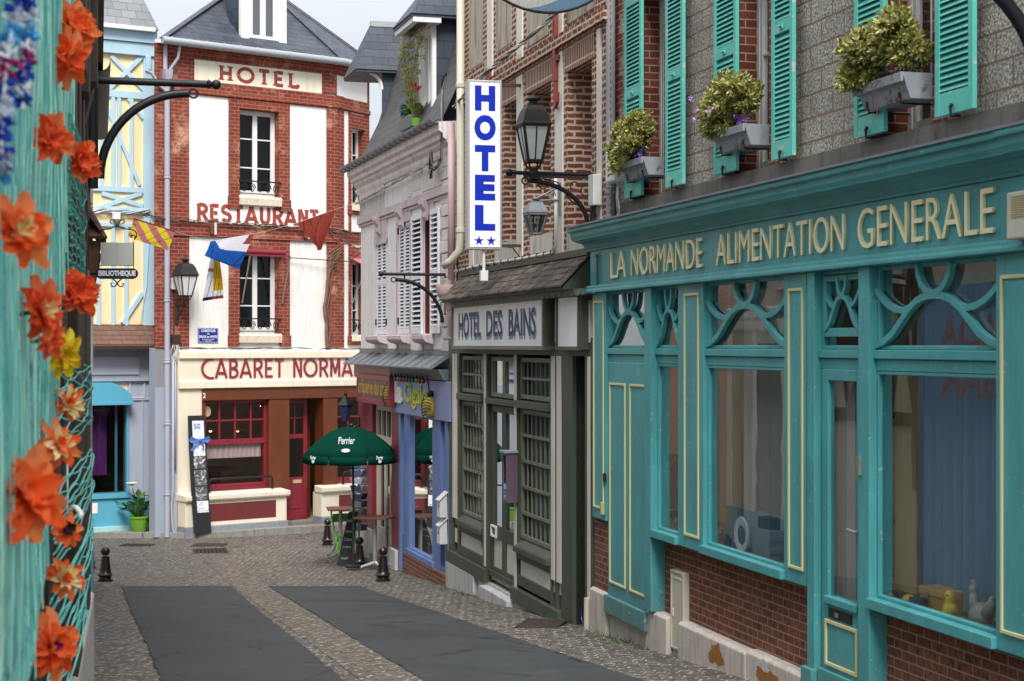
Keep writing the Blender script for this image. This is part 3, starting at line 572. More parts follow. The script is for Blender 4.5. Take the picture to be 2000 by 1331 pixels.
mb = MB(); mb.room(.7, TE - .1, UY + .3, 5, 4.7, 9.4); mb.build('upper_room', M['room'], tb)
for a, b in ops:
    window(tb, a, b, zw0 + .04, zw1, UY + .22, M['wht'], 2, 2, .075)
    curtain(tb, a + .05, b - .05, zw0 + .1, zw1, UY + .42, M['curtain'], 6)
for a, b in ((1217.5, 1250), (1297, 1331), (1391.5, 1435), (1504, 1545.5), (1665, 1723.5), (1823, 1897)):
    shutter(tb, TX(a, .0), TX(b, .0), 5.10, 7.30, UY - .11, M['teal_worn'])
# ground floor walls
xd0, xd1 = TX(1182, .1), TX(1257, .1); xm = TX(1271, .12); xj0, xj1 = TX(1575, .1), TX(1694, .1); XL = TX(1152, .1)
mb = MB(); mb.box(XL + .04, xd0, -.055, .4, .6, 1.475); mb.build('brick_base', M['brick_base'], tb); mb = MB(); mb.box(xm - .02, xj0, .03, .4, .55, 1.52); mb.box(xj1, TE, .03, .4, .4, 1.52); mb.build('brick_base', M['brick_base'], tb)
mb = MB()
xc0, xc1 = TX(1306, .06), TX(1329, .06)
def plseg(a, b, za, zb2, p=.07): mb.px([(-p, -.6), (-p, za - .025), (-p + .03, za), (.3, za), (.3, -.6)], a, b)
plseg(XL, xd0 - .0, .66, .66, .1); plseg(xd0 + .001, xd1 + .02, .455, .455, .05); plseg(xd1 + .022, xc0, .70, .7, .09); plseg(xc0 + .001, xc1, .40, .4, .02); plseg(xc1 + .001, TX(1455, .09), .715, .7, .09); plseg(TX(1455, .09) + .001, xj0 - .02, .735, .73, .085); plseg(xj0 - .019, xj1 + .05, .62, .6, .1); plseg(xj1 + .051, TE, .8, .8, .08)
pl = mb.build('plinth', M['plinth'], tb, bevel=.012)
mb = MB()
def blotch(cx, cz, rx, rz, seed, y):
    r0 = random.Random(seed); pts = []
    ph = [r0.uniform(0, 6.3) for _ in range(5)]
    for i in range(44): a = 2 * pi * i / 44; k = .8 + .22 * sin(2 * a + ph[0]) + .14 * sin(3 * a + ph[1]) + .10 * sin(5 * a + ph[2]) + .07 * sin(9 * a + ph[3]) + r0.uniform(-.05, .05); pts.append((cx + rx * k * cos(a), cz + rz * k * sin(a)))
    mb.py(pts, y - .002, y + .004)
blotch(TX(1399, .09), .56, .17, .15, 3, -.09); mb.build('bare_patch', M['patch'], pl); mb = MB(); blotch(TX(1497, .09), .55, .22, .14, 8, -.085); mb.build('bare_patch', M['patch'], pl)
mb = MB(); blotch(TX(1412, .09), .60, .10, .11, 13, -.0885); mb.build('pale_filler', M['plinth_white'], pl); mb = MB(); blotch(TX(1487, .09), .63, .17, .10, 18, -.0835); mb.build('pale_filler', M['plinth_white'], pl)
mb = MB(); mb.box(xc0 + .02, xc1 - .01, -.03, .04, .4, 1.16); mb.frame(xc0 - .005, xc1 + .015, .39, 1.19, .025, -.04, .03); mb.box(xc0 + .05, xc0 + .07, -.045, -.02, .72, .80); mb.box(xc0 + .05, xc1 - .04, -.036, -.02, 1.10, 1.125); mb.build('meter_cupboard', M['door_cream'], tb, bevel=.004)
# timber shopfront
mb = MB()
zt0, zt1 = 3.44, 4.07                                # transom lights
def post(a, b, z0, y=-.10, d=.14): mb.box(a, b, y, y + d, z0, 4.07)
XF = lambda a, b, o=.1: (TX(a, o), TX(b, o))
XS = dict(p1=XF(1157, 1183), m1=XF(1258, 1270.5, .13), p2=XF(1324, 1373), p3=XF(1531, 1574.5), j1=XF(1576, 1590, .12), m2=XF(1676, 1697, .12), p4=XF(1945, 2060))
post(*XS['p1'], zb_); post(XS['m1'][0], XS['m1'][1], .70, -.13, .2); post(*XS['p2'], zb_); post(*XS['p3'], zb_); post(XS['j1'][0], XS['j1'][1], .62, -.12, .2); post(XS['m2'][0], XS['m2'][1], .6, -.12, .2); post(*XS['p4'], zb_)
mb.box(XS['j1'][0] - .05, XS['j1'][1] + .01, -.155, -.10, .58, .84); mb.box(XS['m2'][0] - .01, XS['m2'][1] + .03, -.15, -.10, .55, .72)
bays = [(XS['p1'][1], XS['m1'][0]), (XS['m1'][1], XS['p2'][0]), (XS['p2'][1], XS['p3'][0]), (XS['j1'][1], XS['m2'][0]), (XS['m2'][1], XS['p4'][0])]
for i, (a, b) in enumerate(bays):
    mb.box(a, b, -.085, .03, zt0 - .07, zt0 - .002); mb.box(a, b, -.06, .03, 3.28, zt0 - .072)
    if i in (1, 2, 4):
        mb.box(a - .01, b + .01, -.14, .03, zb_ + .001, zst); mb.frame(a, b, zst, 3.28, .028, -.055, .0)
    mb.frame(a, b, zt0, zt1 - .001, .032, -.05, .0)
mb.build('shopfront_frame', M['teal'], tb, bevel=.006)
for q in ((XS['p1'][0] + .06, XS['p1'][1] - .06, 1.60, 3.98), (XS['p2'][0] + .19, XS['p2'][1] - .10, 1.60, 3.98), (XS['p3'][0] + .10, XS['p3'][1] - .05, 1.60, 3.95), (TX(1953, .11), TX(1953, .11) + 1.2, 1.60, 3.93)): trim(MB(), *q, -.10).build('cream_trim', M['cream'], tb, bevel=.004)
def tracery(a, b, z0, z1):
    W_, H_ = b - a, z1 - z0; t = .034 + .012 * W_; q = lambda l: [(a + u * W_, z0 + v * H_) for u, v in l]; m2 = MB()
    arch = [(-.03, -.01), (.06, .05), (.14, .15), (.22, .32), (.29, .47), (.36, .57), (.43, .62), (.5, .63)]; full = arch + [(1 - u, v) for u, v in arch[-2::-1]]
    m2.ribbon(q(full), t, -.075, -.03)
    sd = [(-.02, .74), (.04, .62), (.1, .53), (.17, .47), (.24, .45), (.30, .49)]
    m2.ribbon(q(sd), t * .9, -.073, -.031); m2.ribbon(q([(1 - u, v) for u, v in sd]), t * .9, -.073, -.031)
    uu = [(.36, 1.02), (.375, .88), (.40, .77), (.44, .69), (.5, .64), (.56, .69), (.6, .77), (.625, .88), (.64, 1.02)]
    m2.ribbon(q(uu), t * .95, -.077, -.0305)
    return m2
mb = MB()
for i, (a, b) in enumerate(bays):
    e = .032
    m2 = tracery(a + e, b - e, zt0 + e, zt1 - e) if i != 3 else tracery(a + .1, b - .1, zt0 + .16, zt1 - .06)
    m2.build('tracery', M['teal'], tb, bevel=.004)
    g = MB(); g.poly([(a, -.02, zt0), (b, -.02, zt0), (b, -.02, zt1), (a, -.02, zt1)]); g.build('transom_pane', M['glass'], tb)
    if i in (1, 2, 4): g = MB(); g.poly([(a, -.022, zst), (b, -.022, zst), (b, -.022, 3.28), (a, -.022, 3.28)]); g.build('shop_window_pane', M['glass'], tb)
a, b = bays[3]; mb = MB(); mb.frame(a + .06, b - .05, zt0 + .1, zt1 - .04, .045, -.065, -.005, wb=.07); mb.build('fanlight_frame', M['teal'], tb, bevel=.004)
# pair of blind doors
a, b = bays[0]; mid = (a + b) / 2
for k, (x0, x1) in enumerate(((a + .003, mid - .004), (mid + .004, b - .003))):
    d = MB(); d.box(x0, x1, -.075, -.02, .66, 3.28); d.box(x0 - .0, x1 + .0, -.125, -.02, .46, .658); do = d.build('door', M['teal'], tb, bevel=.006)
    d = MB(); trim(d, x0 + .075, x1 - .06, .80, 3.05, -.075); d.build('cream_trim', M['cream'], do, bevel=.004)
d = MB(); d.box(XS['p1'][1] - .03, XS['p1'][1] + .03, -.125, -.10, 1.93, 2.02); d.build('bell_box', M['lampiron'], tb); d = MB(); d.box(XS['p1'][1] - .09, XS['p1'][1] - .03, -.14, -.10, 1.55, 1.69); d.build('switch_box', M['sand'], tb, bevel=.006)
# glazed shop door
a, b = bays[3]; d = MB(); zd0, zd1 = .80, 3.28
d.frame(a + .04, b - .02, zd0, zd1, .11, -.07, -.01, wb=.62, wt=.09); d.box(a + .02, b - .0, -.10, -.01, .70, zd0 + .06); d.box(a + .12, b - .10, -.10, -.01, 1.40, 1.46); do = d.build('shop_door', M['teal'], tb, bevel=.006)
d = MB(); trim(d, a + .11, b - .10, .90, 1.27, -.07, .03); d.build('cream_trim', M['cream'], do, bevel=.004)
d = MB(); d.box(a + .18, b - .20, -.082, -.06, 1.29, 1.37); d.build('letter_slot', M['lampiron'], do, bevel=.004); d = MB(); d.box(a + .3, a + .36, -.085, -.08, 1.31, 1.345); d.build('letter_flap', M['steel'], do)
d = MB(); d.poly([(a + .1, -.04, 1.4), (b - .1, -.04, 1.4), (b - .1, -.04, 3.2), (a + .1, -.04, 3.2)]); d.build('pane', M['glass'], do)
d = MB(); d.tube([(b - .075, -.07, 2.03), (b - .075, -.12, 2.03), (b - .18, -.125, 2.04)], .012, 8); d.box(b - .09, b - .06, -.078, -.06, 1.95, 2.1); d.box(XS['m2'][0] + .02, XS['m2'][0] + .06, -.145, -.12, 2.48, 2.62); d.build('door_handle', M['steel'], do, smooth=35)
# fascia, cornice, lettering
mb = MB(); mb.px([(-.10, 4.16), (-.10, 4.56), (.1, 4.56), (.1, 4.16)], XL + .02, TE); mb.px([(-.10, 4.07), (-.17, 4.075), (-.17, 4.10), (-.145, 4.12), (-.145, 4.14), (-.125, 4.16), (.06, 4.16), (.06, 4.07)], XL - .02, TE); mb.build('fascia', M['teal'], tb, bevel=.004)
prof = [(.05, 4.561), (-.12, 4.561), (-.125, 4.585), (-.135, 4.588), (-.15, 4.62), (-.18, 4.65), (-.24, 4.662), (-.245, 4.672), (-.295, 4.676), (-.30, 4.69), (-.318, 4.72), (-.325, 4.765), (-.332, 4.772), (-.358, 4.776), (-.362, 4.79), (-.36, 4.84), (.05, 4.86)]
mb = MB(); mb.px(prof, TX(1107, .36), TX(1944, .36)); mb.px([(y - .012, z + .004) for y, z in prof[1:-1]] + [(.05, 4.867), (.05, 4.56)], TX(1944, .36), TE); co = mb.build('cornice', M['teal'], tb)
mb = MB(); mb.px([(-.385, 4.822), (-.385, 4.842), (.1, 4.95), (.1, 4.93)], TX(1106, .38), TE); mb.build('zinc_flashing', M['zinc'], co)
lx0, lx1 = TX(1189, .13), TX(1936, .13)
zl0, zl1 = 4.215, 4.505
def word(wd, a, b, z0=zl0, z1=zl1): text(wd, M['letters'], tb, TX(a, .14), z0, TX(b, .14) - TX(a, .14), z1 - z0, -.102, .022, 'lettering', -.006)
word('LA', 1189, 1219); word('NORMANDE', 1229, 1367); word('ALIMENTATION', 1395, 1644); word('GENERALE', 1671, 1935, zl0 - .005, zl1 + .01)
# what stands inside
mb = MB(); mb.room(XL + .05, TE - .2, .06, 1.7, 1.30, 4.4); mb.box(xm, xj0, .05, .5, 1.44, 1.50); mb.box(xj1 + .0, XS['p4'][1], .05, .5, 1.44, 1.50); mb.build('shop_room', M['room_warm'], tb)
def cur(pa, pb, z0, z1, y, m, n, amp=.02): curtain(tb, TX(pa, -y), TX(pb, -y), z0, z1, y, M[m], n, amp)
cur(1703, 1716, 1.6, 3.3, .10, 'curtain', 2); cur(1806, 1962, 1.55, 4.0, .30, 'curtain_blue', 8, .035); cur(1452, 1534, 1.55, 4.0, .28, 'curtain', 6, .03); cur(1276, 1326, 2.35, 3.3, .08, 'curtain_pat', 6); cur(1376, 1400, 1.6, 3.3, .2, 'curtain', 4); cur(1614, 1668, 1.42, 3.2, .10, 'curtain', 7)
mb = MB(); mb.box(TX(1405, -.5), TX(1440, -.5), .5, .54, 1.5, 3.2); mb.box(TX(1748, -.5), TX(1790, -.5), .5, .56, 1.5, 3.3); mb.build('partition', M['sand'], tb)
mb = MB()
for k in range(4): mb.box(TX(1716, -.8), TX(1750, -.8), .8, 1.0, 1.5 + .45 * k, 1.54 + .45 * k)
mb.build('shelf', M['wood'], tb)
s_ = NT('painted_window_poster'); o_ = s_.obj(); n_ = s_.noise(o_, 3.2, 5, .6, .8); c_ = s_.ramp(n_, (.36, C('#1c4f8f')), (.45, C('#2f8f7a')), (.52, C('#3f7f3f')), (.60, C('#c9d4dc'))); M['poster'] = s_.end(c_, .5)
mb = MB(); mb.box(TX(1272, -.16), TX(1327, -.16), .16, .18, 1.5, 2.33); mb.build('window_poster', M['poster'], tb)
# things on the window boards
IY = {}
def item(name, label, cat, px, y=.15, z=1.505): IY['x'] = TX(px, -y); return fthing(T, name, label, cat, IY['x'], y, z)
t = item('display_plate', 'white oval plate with a dark floral centre standing in the shop window', 'plate', 1449); X0 = IY['x']
mb = MB(); mb.lathe([(.17, 0), (.165, .012), (.11, .004), (.10, -.004), (.001, -.004)], (0, 0, 0), 24); mb.v = [(X0 + x, .15 + -z * 1. , 1.51 + .18 + y) for x, y, z in mb.v]; mb.build('rim', M['wht'], t, smooth=40)
mb = MB(); mb.lathe([(.09, 0), (.001, .002)], (0, 0, 0), 14); mb.v = [(X0 + x, .143 - z, 1.69 + y) for x, y, z in mb.v]; mb.build('floral_centre', plain('floral', C('#57493a'), .6, var=.9, sc=40.), t)
t = item('teapot', 'small dark metal teapot on the window board beside the plate', 'teapot', 1412); X0 = IY['x']
mb = MB(); mb.lathe([(.05, 0), (.085, .04), (.09, .09), (.06, .13), (.03, .145), (.012, .16), (.018, .175), (.001, .185)], (X0, .15, 1.505), 16); mb.build('pot', M['iron'], t, smooth=40)
mb = MB(); mb.tube([(X0 + .08, .15, 1.56), (X0 + .12, .15, 1.59), (X0 + .14, .15, 1.64)], [.02, .014, .01], 8); mb.build('spout', M['iron'], t, smooth=True); mb = MB(); mb.tube([(X0 - .07, .15, 1.62), (X0 - .13, .15, 1.63), (X0 - .13, .15, 1.56), (X0 - .08, .15, 1.54)], .009, 8); mb.build('handle', M['iron'], t, smooth=True)
t = item('metal_jug', 'squat pewter sugar pot at the left end of the shop window', 'pot', 1391); X0 = IY['x']; mb = MB(); mb.lathe([(.05, 0), (.09, .03), (.085, .09), (.05, .11), (.02, .125), (.001, .13)], (X0, .16, 1.505), 16); mb.build('pot', M['steel'], t, smooth=40); mb = MB(); mb.tube(arc(X0 - .1, .16, .03, 60, 300, 8) and [(X0 - .08 - .035 * sin(pi * i / 6), .16, 1.59 - .05 * i / 6) for i in range(7)], .008, 6); mb.build('handle', M['steel'], t)
t = item('box_stack', 'stack of grey boxes and books beside the net curtain', 'boxes', 1492); X0 = IY['x']
mb = MB()
for k, (w, h) in enumerate(((.42, .05), (.40, .04), (.44, .05), (.38, .06), (.41, .04), (.4, .05))): z = 1.505 + sum(((.05, .04, .05, .06, .04, .05))[:k]); mb.box(X0 - w / 2 + .01 * (k % 3), X0 + w / 2, .12, .4, z + .001, z + h)
mb.build('boxes', plain('grey_card', C('#8a8a88'), .8, var=.4, sc=8.), t); mb = MB(); mb.box(X0 - .16, X0 + .1, .16, .34, 1.796, 1.90); mb.build('tin', M['cable_dk'], t)
t = item('wooden_box', 'small yellow wooden chest with a brass clasp behind the chick', 'box', 1836, .2); X0 = IY['x']; mb = MB(); mb.box(X0 - .2, X0 + .2, .14, .36, 1.505, 1.63); mb.build('chest', plain('pale_pine', C('#b98f45'), .5, sc=6.), t, bevel=.006); mb = MB(); mb.box(X0 - .205, X0 + .205, .135, .365, 1.632, 1.69); mb.build('lid', plain('pine_lid', C('#c09a52'), .5, sc=6.), t, bevel=.006); mb = MB(); mb.box(X0 - .09, X0 - .05, .125, .135, 1.60, 1.66); mb.build('clasp', M['steel'], t)
t = item('chick_figurine', 'yellow china chick standing in front of the wooden chest', 'figurine', 1855, .06); X0 = IY['x']
mb = MB(); mb.lathe([(.001, 0), (.03, .005), (.05, .04), (.056, .08), (.046, .12), (.034, .14), (.042, .165), (.040, .195), (.022, .22), (.001, .226)], (X0, .06, 1.515), 16); mb.build('body', plain('yellow_glaze', C('#d9c23c'), .25, sc=20.), t, smooth=True)
mb = MB(); mb.lathe([(.013, 0), (.001, .03)], (0, 0, 0), 8); mb.v = [(X0 + y, .06 - .035 - z, 1.69 + x) for x, y, z in mb.v]; mb.build('beak', plain('orange_beak', C('#c9702a'), .4), t); mb = MB(); mb.ball((X0 - .022, .028, 1.705), .006, 6); mb.ball((X0 + .022, .028, 1.705), .006, 6); mb.build('eye', M['black'], t)
mb = MB(); mb.ball((X0 - .05, .065, 1.60), .028, 8, 0, 1.5); mb.ball((X0 + .05, .065, 1.60), .028, 8, 0, 1.5); mb.build('wing', plain('yellow_wing', C('#c7a92e'), .3), t, smooth=True); mb = MB(); mb.box(X0 - .035, X0 - .01, .02, .07, 1.505, 1.52); mb.box(X0 + .01, X0 + .035, .02, .07, 1.505, 1.52); mb.build('feet', plain('orange_feet', C('#b5752c'), .5), t)
t = item('hen_figurine', 'grey speckled china hen at the right end of the shop window', 'figurine', 1916, .1); X0 = IY['x']
mb = MB(); mb.lathe([(.03, 0), (.05, .02), (.085, .07), (.095, .11), (.07, .16), (.04, .19), (.001, .2)], (X0, .1, 1.505), 16, 0, 1.25, .8); mb.tube([(X0 - .07, .1, 1.62), (X0 - .09, .1, 1.70), (X0 - .095, .1, 1.76)], [.05, .035, .03], 10); mb.ball((X0 - .10, .1, 1.775), .036, 8); mb.tube([(X0 + .07, .1, 1.62), (X0 + .13, .1, 1.70), (X0 + .15, .1, 1.76)], [.05, .04, .015], 10); mb.build('body', plain('speckled_glaze', C('#9a9a93'), .3, var=.5, sc=60.), t, smooth=True)
mb = MB(); mb.py([(X0 - .13, 1.80), (X0 - .12, 1.84), (X0 - .105, 1.82), (X0 - .09, 1.85), (X0 - .075, 1.815), (X0 - .07, 1.79)], .094, .106); mb.build('comb', plain('dull_comb', C('#b0aaa2'), .5), t); mb = MB(); mb.lathe([(.01, 0), (.001, .03)], (0, 0, 0), 6); mb.v = [(X0 - .13 - z, .1 + y, 1.775 + x) for x, y, z in mb.v]; mb.build('beak', M['sand'], t)
for nm, lb, pxx, r, h, cc in (('yellow_ball', 'round yellow ornament on the window board left of the chest', 1776, .06, 1., '#cdb53a'), ('coconut', 'round brown husk on the window board beside the white cone', 1742, .06, .95, '#5a3320'), ('glass_egg', 'green glass egg lying beside the grey hen', 1931, .05, .7, '#2f6b58'), ('green_pebble', 'small green egg standing left of the grey hen', 1882, .03, 1.3, '#3f7f5f')):
    t = item(nm, lb, 'ornament', pxx, .06); X0 = IY['x']; mb = MB(); mb.ball((X0, .06, 1.507 + r * h), r, 10, 0, h); mb.build('body', plain(nm + '_glaze', C(cc), .3, var=.3), t, smooth=True)
t = item('paper_cone', 'white crumpled cone like a little yacht sail in the shop window', 'ornament', 1731, .1); X0 = IY['x']; mb = MB(); mb.lathe([(.055, 0), (.045, .09), (.03, .17), (.012, .26), (.001, .27)], (X0, .1, 1.505), 9); mb.build('cone', M['wht'], t)
t = item('blue_cup', 'grey-blue cup between the yellow ball and the chest', 'cup', 1792, .06); X0 = IY['x']; mb = MB(); mb.lathe([(.045, 0), (.06, .02), (.065, .11), (.06, .11), (.05, .02), (.001, .015)], (X0, .06, 1.505), 16); mb.build('cup', plain('bluegrey', C('#49606f'), .4), t, smooth=40)
# flower troughs in the three windows
def trough(i, a, b, pa, pb, pz0, pz1, label, plabel, seed, n):
    x0, x1 = a + .02, b - .0; xc = (x0 + x1) / 2; t = fthing(T, 'flower_trough', label, 'planter', xc, UY - .12, 5.25, 'flower troughs in the upstairs windows')
    mb = MB(); y0, y1 = UY - .25, UY + .06; zb0, zt = 5.27, 5.46
    mb.add([(x0 + .05, y0 + .07, zb0), (x1, y0 + .07, zb0), (x1, y1, zb0), (x0 + .05, y1, zb0), (x0, y0, zt), (x1 + .005, y0, zt), (x1 + .005, y1, zt), (x0, y1, zt)], [(0, 1, 5, 4), (1, 2, 6, 5), (2, 3, 7, 6), (3, 0, 4, 7), (3, 2, 1, 0)])
    mb.box(x0 - .012, x1 + .008, y0 - .012, y0 + .01, zt - .07, zt); mb.box(x0 - .012, x0 + .01, y0 + .011, y1, zt - .07, zt)
    mb.build('trough', M['planter'], t, bevel=.004)
    mb = MB()
    for xx in (x0 + .12, x1 - .12): mb.tube([(xx, y1 + .1, 5.25), (xx, y0 + .06, 5.25), (xx, y0 + .04, 5.33)], .008, 6)
    mb.build('bracket', M['iron'], t); mb = MB(); mb.box(x0 + .03, x1, y0 + .02, y1 - .01, zt - .06, zt - .02); mb.build('soil', M['soil'], t)
    p = fthing(T, 'trough_plant', plabel, 'plant', xc, UY - .12, 5.44, 'bushy plants in the flower troughs')
    w = x1 - x0; lf = MB(); rq = random.Random(seed + 70)
    for q in range(9):                              # separate leaning stems, each its own spray of rosettes
        u_ = rq.uniform(-.08, .88); hh = rq.uniform(.08, .28) + .12 * (1 - abs(u_ - .5)); foliage(lf, (x0 + w * u_, UY - rq.uniform(.08, .30), 5.46 + hh), w * rq.uniform(.16, .26), rq.uniform(.10, .16), rq.uniform(.11, .18), int(n * .36), rq.uniform(.045, .062), .024, seed + q, 9, rq.uniform(-.2, .2), 0, UY + .02)
    for q in range(4): foliage(lf, (x0 + w * rq.uniform(-.12, .4), UY - rq.uniform(.22, .34), 5.50 - .03 * q + rq.uniform(0, .1)), w * .17, .09, rq.uniform(.08, .15), int(n * .2), .052, .024, seed + 30 + q, 8, .6, 0, UY - .06)
    lf.build('foliage', M['leaf_var'], p, recalc=False)
    fl = MB(); r0 = random.Random(seed + 9)
    for _ in range(5): foliage(fl, (x0 + w * r0.uniform(.65, .98), UY - .27 + r0.uniform(0, .1), 5.47 + r0.uniform(0, .07)), .02, .02, .02, 1, .035, .03, seed + _, 6)
    fl.build('violet_flowers', M['violet'], p, recalc=False)
    if i == 1:
        f2 = MB()
        for q in range(4): foliage(f2, (x0 + w * r0.uniform(-.1, .6), UY - .45, 5.45 + r0.uniform(0, .45)), .02, .02, .02, 2, .035, .02, seed + 40 + q, 7)
        f2.build('lilac_flowers', M['lilac'], p, recalc=False)
    st = MB()
    for q in range(2 if i == 2 else 0): xx = x0 + w * (.55 + .06 * q); st.tube([(xx, UY - .25, 5.46), (xx - .03, UY - .3, 5.42 - .02 * q), (xx - .02 + .02 * (q % 2), UY - .29, 5.22 - .05 * (q % 3))], .004, 4)
    if st.v: st.build('dry_stems', M['wood'], p)
trough(0, *ops[0], 0, 0, 0, 0, 'grey metal flower trough in the far upstairs window by the downpipe', 'variegated bushy plant in the farthest turquoise window trough', 21, 190)
trough(1, *ops[1], 0, 0, 0, 0, 'grey metal flower trough in the middle upstairs window, half hidden by its plant', 'variegated bush dotted with lilac flowers in the middle trough', 52, 230)
trough(2, *ops[2], 0, 0, 0, 0, 'rust-streaked metal flower trough in the nearest upstairs window', 'biggest dense variegated bush, in the nearest window trough', 83, 330)
# boxes and pipes on the turquoise house
t = fthing(T, 'alarm_box', 'cream louvred siren box on the turquoise fascia at the right edge', 'alarm box', TX(1990), -.1, 4.2); mb = MB(); xa = TX(1976, .2); mb.box(xa, xa + .3, -.24, -.10, 4.14, 4.44); mb.build('housing', M['door_cream'], t, bevel=.012); mb = MB()
for k in range(10): mb.box(xa + .06, xa + .26, -.246, -.238, 4.28 + k * .014, 4.287 + k * .014)
mb.build('louvres', M['sand'], t)
t = fthing(T, 'meter_box', 'white plastic connection box with trailing wires beside the grey downpipe', 'electrical box', TX(1202, .05), .0, 5.0); xa = TX(1190, .05); mb = MB(); mb.box(xa, xa + .30, -.10, .09, 5.30, 5.66); mb.build('housing', M['plastic'], t, bevel=.02); mb = MB()
for k in range(4): mb.tube([(xa + .12 + .03 * k, -.0, 5.30), (xa + .13 + .02 * k, -.01, 5.12), (xa + .08 + .03 * k, .02, 4.98 + .03 * k)], .006, 5)
mb.tube([(xa + .2, -.01, 5.12), (xa + .27, -.02, 5.0), (xa + .25, -.02, 4.92), (xa + .2, -.02, 4.94)], .008, 5); mb.build('wires', M['cable_w'], t)
t = fthing(T, 'downpipe', 'grey rainwater pipe between the old brick house and the turquoise shop', 'drainpipe', TX(1186), 0, 4.9); downpipe(T, t, TX(1186, -.0) - .0, .04, 4.9, 9.4, .055, M['grey_pipe'], 'pipe', (5.25, 7.62)); mb = MB(); mb.tube([(TX(1186), .04, 4.9), (TX(1186), .05, 4.75)], .065, 12); mb.build('socket', M['grey_pipe'], t)
t = fthing(T, 'corner_wire', 'thin turquoise-painted pipe bent round the left end of the shop fascia', 'pipe', 0.03, -.1, 4.0); mb = MB(); xa = TX(1166, .12); mb.tube([(xa - .22, -.0, 4.56), (xa - .1, -.11, 4.5), (xa, -.125, 4.5), (xa + .0, -.125, 4.25), (xa + .02, -.13, 4.1), (xa + .08, -.19, 4.06)], .018, 8); mb.build('pipe', M['teal'], t, smooth=True)
# ------------------------------------------------------------------ the half-timbered brick hotel (right, second)
G = Fac(872, RC * FP / 742, .266, -1, -2.1)
gb = fthing(G, 'timbered_hotel', 'old brick and white-timbered hotel with olive green ground floor and small tiled canopy', 'hotel building')
GX = lambda p, o=0: G.x(p, o)
GE = G.x(1190)
nich = [(GX(983), GX(1012)), (GX(1028), GX(1073)), (GX(1105.5), GX(1153))]
GY = .02
mb = MB(); mb.wall(GX(893), GE, 4.4, 11.6, [(a, b, 5.43, 7.36) for a, b in nich], GY, .42); mb.box(GX(893), GE, GY + .6, 6, 4.4, 11.6); mb.build('wall', M['brick_old'], gb)
each([(a - .1, b + .12, GY - .012, GY + .05, 7.362, 7.66) for a, b in nich], 'soldier_lintel', M['brick_head'], gb)
mb = MB(); mb.box(GX(895), GE - .05, GY - .075, GY + .02, 7.70, 7.86); mb.box(GX(895), GE - .05, GY - .045, GY + .02, 7.665, 7.70); mb.build('brick_string_course', M['brick_old'], gb, bevel=.008)
each([(GX(a), GX(b), GY - .022, GY + .04, z0, z1) for a, b, z0, z1 in ((951, 961, 7.87, 11.5), (1008.5, 1019.5, 4.9, 7.66), (1008.5, 1019.5, 7.87, 11.5), (1083.5, 1098, 4.9, 7.66), (1083.5, 1098, 7.87, 11.5), (1165, 1173, 4.9, 7.66), (916, 924, 4.9, 7.6), (966, 972, 4.9, 7.6))], 'white_timber', M['timber_white'], gb, .005)
each([(GX(a), GX(b), GY - .010, GY + .04, z0, z1) for a, b, z0, z1 in ((915, 941, 8.2, 11.4), (967, 997, 8.2, 11.4), (1027, 1068, 7.98, 11.4), (1105, 1160, 7.95, 11.4), (944, 951, 7.98, 8.2))], 'plaster_infill', M['plaster_grey'], gb)
each([(GX(a), GX(b), GY - .010, GY + .04, 4.9, z) for a, b, z in ((915, 941, 5.5), (971, 1006, 5.43), (1033, 1077, 5.42), (1105, 1160, 5.41))], 'low_infill', M['plaster_low'], gb)
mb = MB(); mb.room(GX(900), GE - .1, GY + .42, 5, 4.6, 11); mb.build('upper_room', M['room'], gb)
for a, b in nich: window(gb, a, b, 5.43, 7.36, GY + .34, M['wht'], 3, 2, .07)
mb = MB(); xa = GX(1083.5)
mb.bar((xa + .12, GY - .05, 8.75), (xa + .12, GY - .05, 7.30), .10, .05, up=(0, 1, 0)); mb.box(xa + .02, xa + .24, GY - .06, GY - .02, 7.55, 7.62); mb.tube([(xa + .14, GY - .06, 7.1), (xa + .14, GY - .06, 7.0), (xa + .22, GY - .07, 6.96), (xa + .30, GY - .07, 7.02), (xa + .31, GY - .07, 7.14)], .022, 8); mb.bar((xa + .13, GY - .05, 7.30), (xa + .13, GY - .05, 6.95), .06, .04, up=(0, 1, 0)); mb.box(GX(953), GX(953) + .22, GY - .06, GY, 7.86, 8.02); mb.build('red_iron_tie', paint('red_iron_paint', C('#8a3a2e'), .55, dirt=.4), gb, bevel=.004)
# canopy
cz0, cz1, cp = 4.66, 5.06, .40
mb = MB(); x0, x1 = GX(868, .3), GX(1156)
nrow = 5
for k in range(nrow):
    a = k / nrow; b = (k + 1.12) / nrow; ya, za = -cp + (cp) * a, cz0 + (cz1 - cz0) * a; yb, zb3 = -cp + cp * b, cz0 + (cz1 - cz0) * b; r0 = random.Random(k); x = x0 - (.1 if k % 2 else 0)
    while x < x1:
        w = r0.uniform(.16, .27); e = r0.uniform(-.012, .012); j = r0.uniform(0, .012)
        if x + w > x0 and x < x1: mb.prism([(max(x, x0) + .004, ya + e, za + .012 + j), (min(x + w, x1) - .004, ya + e, za + .012 + j), (min(x + w, x1) - .004, min(yb, .0), zb3 + .004), (max(x, x0) + .004, min(yb, .0), zb3 + .004)], [(max(x, x0) + .004, ya + e, za - .012 + j), (min(x + w, x1) - .004, ya + e, za - .012 + j), (min(x + w, x1) - .004, min(yb, .0), zb3 - .02), (max(x, x0) + .004, min(yb, .0), zb3 - .02)])
        x += w
